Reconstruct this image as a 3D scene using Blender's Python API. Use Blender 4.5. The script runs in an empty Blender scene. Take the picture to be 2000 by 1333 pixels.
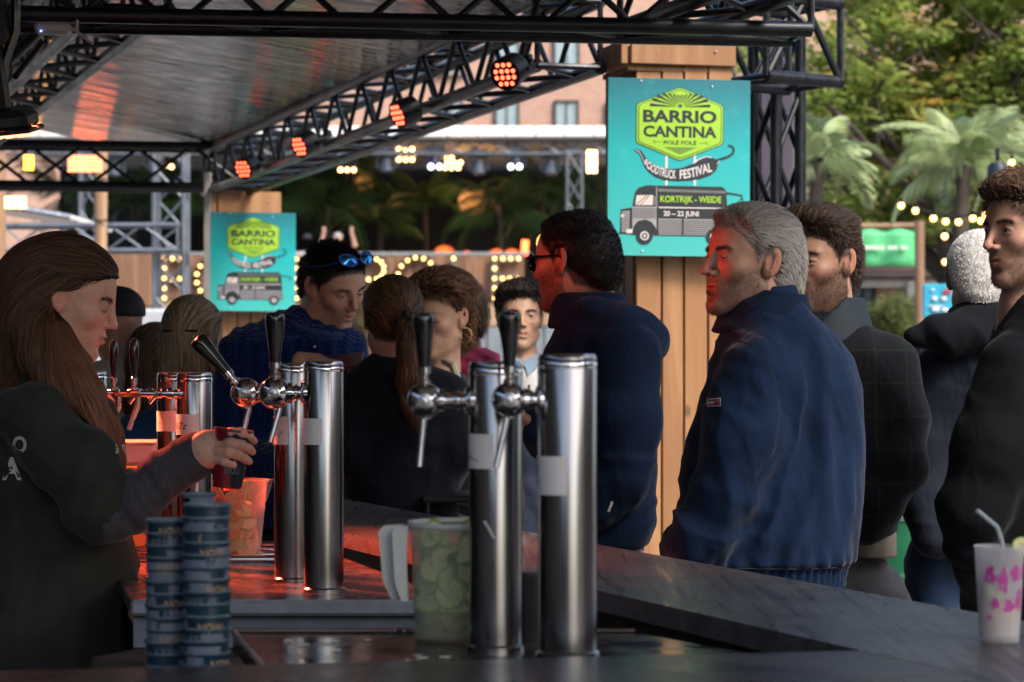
import bpy, math, random
import numpy as np
from mathutils import Vector, Matrix
from mathutils.geometry import tessellate_polygon
random.seed(7); RS = np.random.RandomState(7)
PI = math.pi; R = math.radians
scn = bpy.context.scene; COL = scn.collection
# ---------------------------------------------------------------- camera, sky, sun, exposure
FPX = 4700.0; CAMH = 1.5; HOR = 700.0          # focal length and horizon in photo pixels (2000 wide)
cam_d = bpy.data.cameras.new('camera'); cam = bpy.data.objects.new('camera', cam_d); COL.objects.link(cam)
cam.location = (0, 0, CAMH); cam.rotation_euler = (R(90), 0, 0)
cam_d.sensor_width = 36; cam_d.lens = FPX / 2000 * 36; cam_d.shift_y = (HOR - 666.5) / 2000
cam_d.clip_start = 0.05; cam_d.clip_end = 2000
cam_d.dof.use_dof = True; cam_d.dof.focus_distance = 5.4; cam_d.dof.aperture_fstop = 6.8
scn.camera = cam
SUN_EL, SUN_AZ = R(44), R(138)                 # azimuth clockwise from +Y
world = bpy.data.worlds.new('World'); scn.world = world; world.use_nodes = True
wn = world.node_tree; bg = wn.nodes['Background']
sky = wn.nodes.new('ShaderNodeTexSky'); sky.sky_type = 'NISHITA'; sky.sun_disc = False
sky.sun_elevation = SUN_EL; sky.sun_rotation = SUN_AZ; sky.air_density = 1.0; sky.dust_density = 4.0; sky.ozone_density = 1.0
wn.links.new(sky.outputs[0], bg.inputs[0]); bg.inputs[1].default_value = 0.15
sun_d = bpy.data.lights.new('sun', 'SUN'); sun = bpy.data.objects.new('sun', sun_d); COL.objects.link(sun)
sun_d.energy = 1.5; sun_d.angle = R(14); sun_d.color = (1, .95, .88)
sdir = Vector((math.sin(SUN_AZ) * math.cos(SUN_EL), math.cos(SUN_AZ) * math.cos(SUN_EL), math.sin(SUN_EL)))
sun.rotation_euler = sdir.to_track_quat('Z', 'Y').to_euler(); sun.location = sdir * 60
vs = scn.view_settings; vs.view_transform = 'Standard'; vs.look = 'None'; vs.gamma = 1; vs.exposure = 1.15; vs.use_curve_mapping = False
scn.cycles.max_bounces = 7; scn.cycles.transparent_max_bounces = 24; scn.cycles.sample_clamp_indirect = 6
def P(px, py, Y): return Vector(((px - 1000) / FPX * Y, Y, CAMH + (HOR - py) / FPX * Y))
# ---------------------------------------------------------------- naming helpers
def tag(o, label=None, cat=None, group=None, kind=None):
    if label: o['label'] = label
    if cat: o['category'] = cat
    if group: o['group'] = group
    if kind: o['kind'] = kind
    return o
def thing(name, label, cat, loc=(0, 0, 0), group=None, rz=0):
    o = bpy.data.objects.new(name, None); COL.objects.link(o); o.empty_display_size = .05
    o.location = loc; o.rotation_euler = (0, 0, rz); bpy.context.view_layer.update() if False else None
    return tag(o, label, cat, group)
def basis(o):
    return Matrix.LocRotScale(o.location, o.rotation_euler, o.scale)
def link(name, me, m=None, parent=None, mw=None):
    """link a mesh object; mw = matrix in parent space (default identity in WORLD space)"""
    o = bpy.data.objects.new(name, me); COL.objects.link(o)
    if m is not None and len(me.materials) == 0: me.materials.append(m)
    if parent is not None:
        o.parent = parent
        if mw is None:
            q = parent; M = Matrix.Identity(4)
            while q is not None: M = basis_any(q) @ M; q = q.parent
            mw = M.inverted()
    if mw is not None: o.matrix_basis = mw
    return o
def basis_any(o): return o.matrix_basis.copy() if o.type != 'EMPTY' else basis(o)
def struct(o): o['kind'] = 'structure'; return o
# ---------------------------------------------------------------- mesh helpers
class MB:
    def __init__(s): s.v = []; s.f = []; s.smooth = False
    def add(s, vs_, fs):
        k = len(s.v); s.v += [tuple(v) for v in vs_]; s.f += [tuple(i + k for i in f) for f in fs]; return s
    def box(s, c, d, M=None, bev=0.0):
        x, y, z = [q / 2 for q in d]; c = Vector(c)
        if bev > 0:
            b = min(bev, x * .9, y * .9, z * .9); vs_ = []
            for sx in (-1, 1):
                for sy in (-1, 1):
                    for sz in (-1, 1):
                        vs_ += [(sx * (x - b), sy * (y - b), sz * z), (sx * (x - b), sy * y, sz * (z - b)), (sx * x, sy * (y - b), sz * (z - b))]
            def I(a, b_, c_, k): return ((a > 0) * 4 + (b_ > 0) * 2 + (c_ > 0)) * 3 + k
            fs = []
            for q in (-1, 1):
                fs.append([I(-1, -1, q, 0), I(1, -1, q, 0), I(1, 1, q, 0), I(-1, 1, q, 0)][::q])
                fs.append([I(-1, q, -1, 1), I(-1, q, 1, 1), I(1, q, 1, 1), I(1, q, -1, 1)][::q])
                fs.append([I(q, -1, -1, 2), I(q, 1, -1, 2), I(q, 1, 1, 2), I(q, -1, 1, 2)][::q])
                for r_ in (-1, 1):
                    fs.append([I(-1, q, r_, 0), I(1, q, r_, 0), I(1, q, r_, 1), I(-1, q, r_, 1)][::q * r_])
                    fs.append([I(q, -1, r_, 0), I(q, -1, r_, 2), I(q, 1, r_, 2), I(q, 1, r_, 0)][::q * r_])
                    fs.append([I(q, r_, -1, 1), I(q, r_, -1, 2), I(q, r_, 1, 2), I(q, r_, 1, 1)][::q * r_ * 1])
            for sx in (-1, 1):
                for sy in (-1, 1):
                    for sz in (-1, 1):
                        fs.append([I(sx, sy, sz, 0), I(sx, sy, sz, 1), I(sx, sy, sz, 2)][::-sx * sy * sz])
        else:
            vs_ = [(i * x, j * y, k * z) for i in (-1, 1) for j in (-1, 1) for k in (-1, 1)]
            fs = [(0, 1, 3, 2), (4, 6, 7, 5), (0, 4, 5, 1), (2, 3, 7, 6), (0, 2, 6, 4), (1, 5, 7, 3)]
        vs_ = [Vector(v) for v in vs_]
        if M is not None: vs_ = [M @ v for v in vs_]
        return s.add([v + c for v in vs_], fs)
    def tube(s, pts, rad, n=10, cap=True, smooth=True):
        pts = [Vector(p) for p in pts]; m = len(pts); rad = [rad] * m if not hasattr(rad, '__len__') else rad
        t = (pts[1] - pts[0]).normalized(); a = t.orthogonal().normalized(); vs_ = []
        for i, p in enumerate(pts):
            tt = (pts[min(i + 1, m - 1)] - pts[max(i - 1, 0)]).normalized()
            a = (a - tt * a.dot(tt)).normalized(); b = tt.cross(a)
            for k in range(n):
                w = 2 * PI * k / n; vs_.append(p + (a * math.cos(w) + b * math.sin(w)) * rad[i])
        fs = [(i * n + k, i * n + (k + 1) % n, (i + 1) * n + (k + 1) % n, (i + 1) * n + k) for i in range(m - 1) for k in range(n)]
        if cap: fs += [tuple(range(n))[::-1], tuple((m - 1) * n + k for k in range(n))]
        if smooth: s.smooth = True
        return s.add(vs_, fs)
    def lathe(s, prof, c=(0, 0, 0), n=32, M=None, a0=0, a1=2 * PI):
        c = Vector(c); vs_ = []; full = abs(a1 - a0 - 2 * PI) < 1e-6; nn = n if full else n + 1
        for r, z in prof:
            for k in range(nn):
                w = a0 + (a1 - a0) * k / n; v = Vector((r * math.cos(w), r * math.sin(w), z))
                vs_.append((M @ v if M else v) + c)
        fs = []
        for i in range(len(prof) - 1):
            for k in range(n):
                k2 = (k + 1) % nn if full else k + 1
                fs.append((i * nn + k, i * nn + k2, (i + 1) * nn + k2, (i + 1) * nn + k))
        s.smooth = True
        return s.add(vs_, fs)
    def sphere(s, c, r, n=16, m=10, sc=(1, 1, 1)):
        prof = [(max(1e-5, math.sin(PI * i / m)), -math.cos(PI * i / m)) for i in range(m + 1)]
        M = Matrix.Diagonal((r * sc[0], r * sc[1], r * sc[2])); return s.lathe(prof, c, n, M)
    def prism(s, poly, z0, z1, M=None):
        """poly 2D list, extruded along local z"""
        n = len(poly); pv = [Vector((a, b, 0)) for a, b in poly]
        tris = tessellate_polygon([pv]); vs_ = [(a, b, z0) for a, b in poly] + [(a, b, z1) for a, b in poly]
        fs = []
        for t in tris:
            a, b, c = [pv[i] for i in t]
            if (b - a).cross(c - a).z < 0: t = t[::-1]
            fs.append(tuple(i + n for i in t)); fs.append(tuple(t[::-1]))
        ar = sum(poly[i][0] * poly[(i + 1) % n][1] - poly[(i + 1) % n][0] * poly[i][1] for i in range(n))
        for i in range(n):
            j = (i + 1) % n; q = (i, j, j + n, i + n); fs.append(q if ar > 0 else q[::-1])
        if M is not None: vs_ = [M @ Vector(v) for v in vs_]
        return s.add(vs_, fs)
    def me(s, name='m'):
        m = bpy.data.meshes.new(name); m.from_pydata(s.v, [], s.f); m.validate()
        if s.smooth:
            m.shade_smooth()
            try: m.set_sharp_from_angle(angle=R(38))
            except Exception: pass
        return m
    def build(s, name, m, parent=None, mw=None): return link(name, s.me(name), m, parent, mw)
def npmesh(name, V, F, smooth=True, cols=None):
    """fast mesh from arrays; F (n,3) or (n,4)"""
    me = bpy.data.meshes.new(name); k = F.shape[1]
    me.vertices.add(len(V)); me.vertices.foreach_set('co', np.asarray(V, np.float32).ravel())
    me.loops.add(F.size); me.loops.foreach_set('vertex_index', F.astype(np.int32).ravel())
    me.polygons.add(len(F)); me.polygons.foreach_set('loop_start', np.arange(0, F.size, k, dtype=np.int32))
    try: me.polygons.foreach_set('loop_total', np.full(len(F), k, np.int32))
    except Exception: pass
    me.polygons.foreach_set('use_smooth', np.full(len(F), smooth))
    if cols is not None:
        ca = me.color_attributes.new('Col', 'FLOAT_COLOR', 'POINT')
        c4 = np.ones((len(V), 4), np.float32); c4[:, :3] = cols; ca.data.foreach_set('color', c4.ravel())
    me.update(calc_edges=True); me.validate(); return me
# ---------------------------------------------------------------- materials
MATS = {}
def pm(name, col, rough=.5, metal=0, var=.15, scale=6, bump=0, bscale=60, stretch=(1, 1, 1), emis=0, ecol=None, attr=False,
       sheen=0, coat=0, sss=0, alpha=1.0, spec=.5, trans=0, rvar=0, col2=None, ior=1.45, aniso=0, detail=4, bdist=.002, contrast=(.3, .7)):
    if name in MATS: return MATS[name]
    m = bpy.data.materials.new(name); m.use_nodes = True; nt = m.node_tree; N = nt.nodes; L = nt.links; b = N['Principled BSDF']
    b.inputs['Roughness'].default_value = rough; b.inputs['Metallic'].default_value = metal; b.inputs['Specular IOR Level'].default_value = spec
    b.inputs['IOR'].default_value = ior
    if sheen: b.inputs['Sheen Weight'].default_value = sheen; b.inputs['Sheen Roughness'].default_value = .4
    if coat: b.inputs['Coat Weight'].default_value = coat; b.inputs['Coat Roughness'].default_value = .08
    if sss: b.inputs['Subsurface Weight'].default_value = sss; b.inputs['Subsurface Radius'].default_value = (.012, .004, .002); b.inputs['Subsurface Scale'].default_value = .5
    if trans: b.inputs['Transmission Weight'].default_value = trans
    if aniso: b.inputs['Anisotropic'].default_value = aniso
    tc = N.new('ShaderNodeTexCoord'); mp = N.new('ShaderNodeMapping'); mp.inputs['Scale'].default_value = stretch
    L.new(tc.outputs['Object'], mp.inputs[0])
    src = None
    if attr:
        at = N.new('ShaderNodeVertexColor'); at.layer_name = 'Col'; src = at.outputs[0]
    if var > 0 or col2:
        nz = N.new('ShaderNodeTexNoise'); nz.inputs['Scale'].default_value = scale; nz.inputs['Detail'].default_value = detail
        nz.inputs['Roughness'].default_value = .6
        L.new(mp.outputs[0], nz.inputs['Vector']); mr = N.new('ShaderNodeMapRange')
        mr.inputs[1].default_value = contrast[0]; mr.inputs[2].default_value = contrast[1]
        L.new(nz.outputs[0], mr.inputs[0]); mx = N.new('ShaderNodeMix'); mx.data_type = 'RGBA'; L.new(mr.outputs[0], mx.inputs[0])
        if attr:
            mx.blend_type = 'MULTIPLY'; mx.inputs[0].default_value = 1; 
            for l in list(mx.inputs[0].links): L.remove(l)
            mr.inputs[3].default_value = 1 - var; mr.inputs[4].default_value = 1 + var
            L.new(src, mx.inputs[6]); L.new(mr.outputs[0], mx.inputs[7])
        else:
            c2 = col2 or tuple(min(1, c * (1 + var)) for c in col); c1 = col if col2 else tuple(c * (1 - var) for c in col)
            mx.inputs[6].default_value = (*c1, 1); mx.inputs[7].default_value = (*c2, 1)
        src = mx.outputs[2]
        if rvar:
            m2 = N.new('ShaderNodeMapRange'); m2.inputs[1].default_value = .3; m2.inputs[2].default_value = .7
            m2.inputs[3].default_value = max(.02, rough - rvar); m2.inputs[4].default_value = rough + rvar
            L.new(nz.outputs[0], m2.inputs[0]); L.new(m2.outputs[0], b.inputs['Roughness'])
    if src: L.new(src, b.inputs['Base Color'])
    else: b.inputs['Base Color'].default_value = (*col, 1)
    if bump:
        n2 = N.new('ShaderNodeTexNoise'); n2.inputs['Scale'].default_value = bscale; n2.inputs['Detail'].default_value = 3
        L.new(mp.outputs[0], n2.inputs['Vector']); bp = N.new('ShaderNodeBump'); bp.inputs['Strength'].default_value = bump; bp.inputs['Distance'].default_value = bdist
        L.new(n2.outputs[0], bp.inputs['Height']); L.new(bp.outputs[0], b.inputs['Normal'])
    if sheen:   # cloth: soft irregular creases on top of the weave
        b.inputs['Sheen Weight'].default_value = sheen * .4; b.inputs['Specular IOR Level'].default_value = .06; b.inputs['Roughness'].default_value = max(rough, .82)
        w = N.new('ShaderNodeTexNoise'); w.inputs['Scale'].default_value = 12; w.inputs['Detail'].default_value = 1.8; w.inputs['Distortion'].default_value = .5; w.inputs['Roughness'].default_value = .5
        w2 = N.new('ShaderNodeMapping'); w2.inputs['Scale'].default_value = (1.5, 1.5, .75); L.new(tc.outputs['Object'], w2.inputs[0]); L.new(w2.outputs[0], w.inputs[0])
        a = N.new('ShaderNodeMath'); a.operation = 'SUBTRACT'; a.inputs[1].default_value = .5; L.new(w.outputs[0], a.inputs[0]); a2 = N.new('ShaderNodeMath'); a2.operation = 'ABSOLUTE'; L.new(a.outputs[0], a2.inputs[0])
        wb = N.new('ShaderNodeBump'); wb.inputs['Strength'].default_value = .38; wb.inputs['Distance'].default_value = .018; wb.invert = True; L.new(a2.outputs[0], wb.inputs['Height'])
        if bump: L.new(wb.outputs[0], bp.inputs['Normal'])
        else: L.new(wb.outputs[0], b.inputs['Normal'])
    if emis:
        b.inputs['Emission Strength'].default_value = emis; b.inputs['Emission Color'].default_value = (*(ecol or col), 1)
    if alpha < 1: b.inputs['Alpha'].default_value = alpha
    MATS[name] = m; return m
def nodes_of(m): return m.node_tree.nodes, m.node_tree.links, m.node_tree.nodes['Principled BSDF']
def wood(name, c1, c2, rough=.6, sc=(14, 14, 1.2), knots=True):
    if name in MATS: return MATS[name]
    m = pm(name, c1, rough, var=0); N, L, b = nodes_of(m)
    tc = N.new('ShaderNodeTexCoord'); oi = N.new('ShaderNodeObjectInfo'); ad = N.new('ShaderNodeVectorMath'); ad.operation = 'ADD'
    mu = N.new('ShaderNodeMath'); mu.operation = 'MULTIPLY'; mu.inputs[1].default_value = 37; L.new(oi.outputs['Random'], mu.inputs[0])
    L.new(tc.outputs['Object'], ad.inputs[0]); L.new(mu.outputs[0], ad.inputs[1])
    mp = N.new('ShaderNodeMapping'); mp.inputs['Scale'].default_value = sc; L.new(ad.outputs[0], mp.inputs[0])
    nz = N.new('ShaderNodeTexNoise'); nz.inputs['Scale'].default_value = 1.0; nz.inputs['Detail'].default_value = 3; nz.inputs['Distortion'].default_value = .6; L.new(mp.outputs[0], nz.inputs[0])
    wv = N.new('ShaderNodeMath'); wv.operation = 'MULTIPLY'; wv.inputs[1].default_value = 14; L.new(nz.outputs[0], wv.inputs[0])
    sn = N.new('ShaderNodeMath'); sn.operation = 'SINE'; L.new(wv.outputs[0], sn.inputs[0])
    mr = N.new('ShaderNodeMapRange'); mr.inputs[1].default_value = -1; mr.inputs[2].default_value = 1; L.new(sn.outputs[0], mr.inputs[0])
    mx = N.new('ShaderNodeMix'); mx.data_type = 'RGBA'; mx.inputs[6].default_value = (*c1, 1); mx.inputs[7].default_value = (*c2, 1); L.new(mr.outputs[0], mx.inputs[0])
    hs = N.new('ShaderNodeHueSaturation'); m3 = N.new('ShaderNodeMapRange'); m3.inputs[3].default_value = .8; m3.inputs[4].default_value = 1.15
    L.new(oi.outputs['Random'], m3.inputs[0]); L.new(m3.outputs[0], hs.inputs['Value']); L.new(mx.outputs[2], hs.inputs['Color'])
    out = hs.outputs[0]
    if knots:
        vr = N.new('ShaderNodeTexVoronoi'); vr.inputs['Scale'].default_value = 5.5; mp2 = N.new('ShaderNodeMapping'); mp2.inputs['Scale'].default_value = (1, 1, .55)
        L.new(ad.outputs[0], mp2.inputs[0]); L.new(mp2.outputs[0], vr.inputs[0])
        kr = N.new('ShaderNodeMapRange'); kr.inputs[1].default_value = .04; kr.inputs[2].default_value = .09; kr.inputs[3].default_value = .75; kr.inputs[4].default_value = 0; L.new(vr.outputs['Distance'], kr.inputs[0])
        mk = N.new('ShaderNodeMix'); mk.data_type = 'RGBA'; mk.inputs[7].default_value = (*[c * .35 for c in c2], 1); L.new(kr.outputs[0], mk.inputs[0]); L.new(out, mk.inputs[6]); out = mk.outputs[2]
    L.new(out, b.inputs['Base Color'])
    bp = N.new('ShaderNodeBump'); bp.inputs['Strength'].default_value = .25; bp.inputs['Distance'].default_value = .001; L.new(mr.outputs[0], bp.inputs['Height']); L.new(bp.outputs[0], b.inputs['Normal'])
    return m
def frosted(name, col, rough=.25, clear=.6, edge=.75):
    """thin milky plastic: part of the light goes straight through"""
    if name in MATS: return MATS[name]
    m = pm(name, col, rough, var=0); N, L, b = nodes_of(m); out = N['Material Output']
    tr = N.new('ShaderNodeBsdfTransparent'); tr.inputs[0].default_value = (*[.5 + .5 * c for c in col], 1)
    mx = N.new('ShaderNodeMixShader'); fr = N.new('ShaderNodeLayerWeight'); fr.inputs[0].default_value = .25
    mr = N.new('ShaderNodeMapRange'); mr.inputs[3].default_value = 1 - clear; mr.inputs[4].default_value = edge; L.new(fr.outputs['Facing'], mr.inputs[0])
    L.new(mr.outputs[0], mx.inputs[0]); L.new(tr.outputs[0], mx.inputs[1]); L.new(b.outputs[0], mx.inputs[2]); L.new(mx.outputs[0], out.inputs[0])
    return m
chrome = pm('chrome', (.29, .285, .285), .20, 1, var=.18, scale=9, stretch=(1, 1, .15), rvar=.08, bump=.10, bscale=30)
polished = pm('polished_chrome', (.7, .7, .72), .06, 1, var=.05)
steel = pm('brushed_steel', (.45, .46, .48), .28, 1, var=.2, scale=20, rvar=.1, bump=.08, bscale=50)
blackp = pm('black_plastic', (.006, .006, .007), .18, 0, var=.2, coat=.3)
blackm = pm('black_metal', (.016, .017, .019), .38, .3, var=.4, scale=15, bump=.15, bscale=90, rvar=.1)
trussm = pm('black_truss_paint', (.014, .016, .02), .34, .35, var=.5, scale=25, bump=.1, bscale=80, rvar=.12)
trussg = pm('grey_truss_metal', (.16, .18, .21), .4, .7, var=.3, scale=18, rvar=.1)
white_paper = pm('white_paper', (.72, .7, .68), .6, var=.05)
ink = pm('dark_ink', (.02, .02, .04), .5, var=0)
pine = wood('pale_pine', (.36, .19, .085), (.27, .13, .055))
logw = wood('round_log', (.34, .22, .13), (.24, .14, .08), sc=(10, 10, 1))
darkwood = wood('dark_board', (.055, .04, .032), (.035, .026, .022), knots=False)
stagewood = wood('brown_stage_board', (.26, .14, .08), (.15, .08, .045), sc=(6, 6, .8), knots=False)
fence_pale = wood('pale_stage_board', (.45, .3, .18), (.36, .23, .14), sc=(3, 3, .5), knots=False)
# ---------------------------------------------------------------- text
def text_geo(s, box, slant=0, bold=0.0, flat=True, warp=None, spacing=1.0):
    """2D verts + faces of a string fitted into box (x0,y0,x1,y1)"""
    cu = bpy.data.curves.new('t', 'FONT'); cu.body = s; cu.offset = bold; cu.resolution_u = 3; cu.shear = slant; cu.space_character = spacing
    o = bpy.data.objects.new('t', cu); COL.objects.link(o); dg = bpy.context.evaluated_depsgraph_get(); oe = o.evaluated_get(dg)
    me = oe.to_mesh(); V = [(v.co.x, v.co.y) for v in me.vertices]; F = [tuple(p.vertices) for p in me.polygons]
    oe.to_mesh_clear(); bpy.data.objects.remove(o); bpy.data.curves.remove(cu)
    xs = [v[0] for v in V]; ys = [v[1] for v in V]; x0, y0, x1, y1 = box
    sx = (x1 - x0) / (max(xs) - min(xs)); sy = (y1 - y0) / (max(ys) - min(ys))
    V = [(x0 + (a - min(xs)) * sx, y0 + (b - min(ys)) * sy) for a, b in V]
    if warp: V = [warp(a, b) for a, b in V]
    return V, F
# ---------------------------------------------------------------- implicit surfaces
f32 = np.float32
def length(p): return np.sqrt(np.einsum('...i,...i->...', p, p))
def ell(p, c, r):
    q = (p - np.array(c, f32)); r = np.array(r, f32); a = q / r; k0 = length(a); k1 = length(a / r) + 1e-6; return k0 * (k0 - 1) / k1
def sph(p, c, r): return length(p - np.array(c, f32)) - r
def cone(p, a, b, ra, rb):
    a = np.array(a, f32); b = np.array(b, f32); ab = b - a; t = np.clip(((p - a) @ ab) / (ab @ ab), 0, 1)
    return length(p - a - t[..., None] * ab) - (ra + (rb - ra) * t)
def su(a, b, k):
    h = np.maximum(k - np.abs(a - b), 0) / k; return np.minimum(a, b) - h * h * k * .25
def ss(a, b, k):   # a minus b
    h = np.maximum(k - np.abs(-b - a), 0) / k; return np.maximum(a, -b) + h * h * k * .25
def chain(p, pts, k=.02):
    d = None
    for (a, ra), (b, rb) in zip(pts[:-1], pts[1:]):
        e = cone(p, a, b, ra, rb); d = e if d is None else su(d, e, k)
    return d
def sstep(x, a, b): t = np.clip((x - a) / (b - a), 0, 1); return t * t * (3 - 2 * t)
def nets(fn, lo, hi, h):
    """surface nets over a numpy sdf"""
    lo = np.array(lo, float); n = np.maximum(4, np.ceil((np.array(hi) - lo) / h).astype(int) + 1)
    ax = [lo[i] + h * np.arange(n[i]) for i in range(3)]
    D = np.empty(n, f32)
    step = max(1, int(400000 // (n[1] * n[2])))
    for i in range(0, n[0], step):
        g = np.stack(np.meshgrid(ax[0][i:i + step], ax[1], ax[2], indexing='ij'), -1).astype(f32)
        D[i:i + step] = fn(g)
    S = D < 0; c = [S[a:n[0] - 1 + a, b:n[1] - 1 + b, e:n[2] - 1 + e] for a in (0, 1) for b in (0, 1) for e in (0, 1)]
    cnt = sum(x.astype(np.int8) for x in c); act = (cnt > 0) & (cnt < 8); idx = np.argwhere(act)
    if len(idx) == 0: return np.zeros((0, 3)), np.zeros((0, 4), int)
    cid = np.full(act.shape, -1, np.int32); cid[act] = np.arange(len(idx))
    off = np.array([(a, b, e) for a in (0, 1) for b in (0, 1) for e in (0, 1)])
    dv = np.stack([D[tuple((idx + o).T)] for o in off], 1)
    acc = np.zeros((len(idx), 3)); k = np.zeros(len(idx))
    for i in range(8):
        for j in range(i + 1, 8):
            if np.abs(off[i] - off[j]).sum() != 1: continue
            m = (dv[:, i] < 0) != (dv[:, j] < 0); t = dv[m, i] / (dv[m, i] - dv[m, j])
            acc[m] += off[i] + t[:, None] * (off[j] - off[i]); k[m] += 1
    V = lo + h * (idx + acc / k[:, None]); F = []
    for axn in range(3):
        sl = [slice(0, n[i] - (1 if i == axn else 0)) for i in range(3)]
        A = S[tuple(sl)]; sl2 = [slice(1, None) if i == axn else slice(None) for i in range(3)]; B = S[tuple(sl2)]
        e = np.argwhere(A != B); u, w = [(1, 2), (2, 0), (0, 1)][axn]
        e = e[(e[:, u] > 0) & (e[:, w] > 0) & (e[:, u] < n[u] - 1) & (e[:, w] < n[w] - 1)]
        q = []
        for du, dw in ((1, 1), (0, 1), (0, 0), (1, 0)):
            x = e.copy(); x[:, u] -= du; x[:, w] -= dw; q.append(cid[tuple(x.T)])
        q = np.stack(q, 1); ins = A[tuple(e.T)]; q[~ins] = q[~ins][:, ::-1]; F.append(q)
    F = np.concatenate(F); F = F[(F >= 0).all(1)]; return V, F
def vnormals(V, F):
    a = V[F[:, 0]]; n = np.cross(V[F[:, 1]] - a, V[F[:, 2]] - a); N = np.zeros_like(V)
    for k in range(F.shape[1]): np.add.at(N, F[:, k], n)
    return N / (np.linalg.norm(N, axis=1, keepdims=True) + 1e-12)
_perm = np.random.RandomState(3).rand(4096)
def vnoise(p, seed=0):
    """vectorised value noise, -1..1"""
    p = np.asarray(p, float) + seed * 17.3; i = np.floor(p).astype(np.int64); f = p - i; f = f * f * (3 - 2 * f); r = 0
    for a in (0, 1):
        for b in (0, 1):
            for c in (0, 1):
                h = ((i[..., 0] + a) * 73856093 ^ (i[..., 1] + b) * 19349663 ^ (i[..., 2] + c) * 83492791) & 4095
                r = r + _perm[h] * (f[..., 0] if a else 1 - f[..., 0]) * (f[..., 1] if b else 1 - f[..., 1]) * (f[..., 2] if c else 1 - f[..., 2])
    return r * 2 - 1
def fbm(p, o=3, seed=0): return sum(vnoise(p * 2 ** k, seed + k) * .55 ** k for k in range(o))
def grad(fn, p, e=.002):
    g = np.stack([fn(p + np.eye(3)[k] * e) - fn(p - np.eye(3)[k] * e) for k in range(3)], -1); return g / (np.linalg.norm(g, axis=-1, keepdims=True) + 1e-9)
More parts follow.
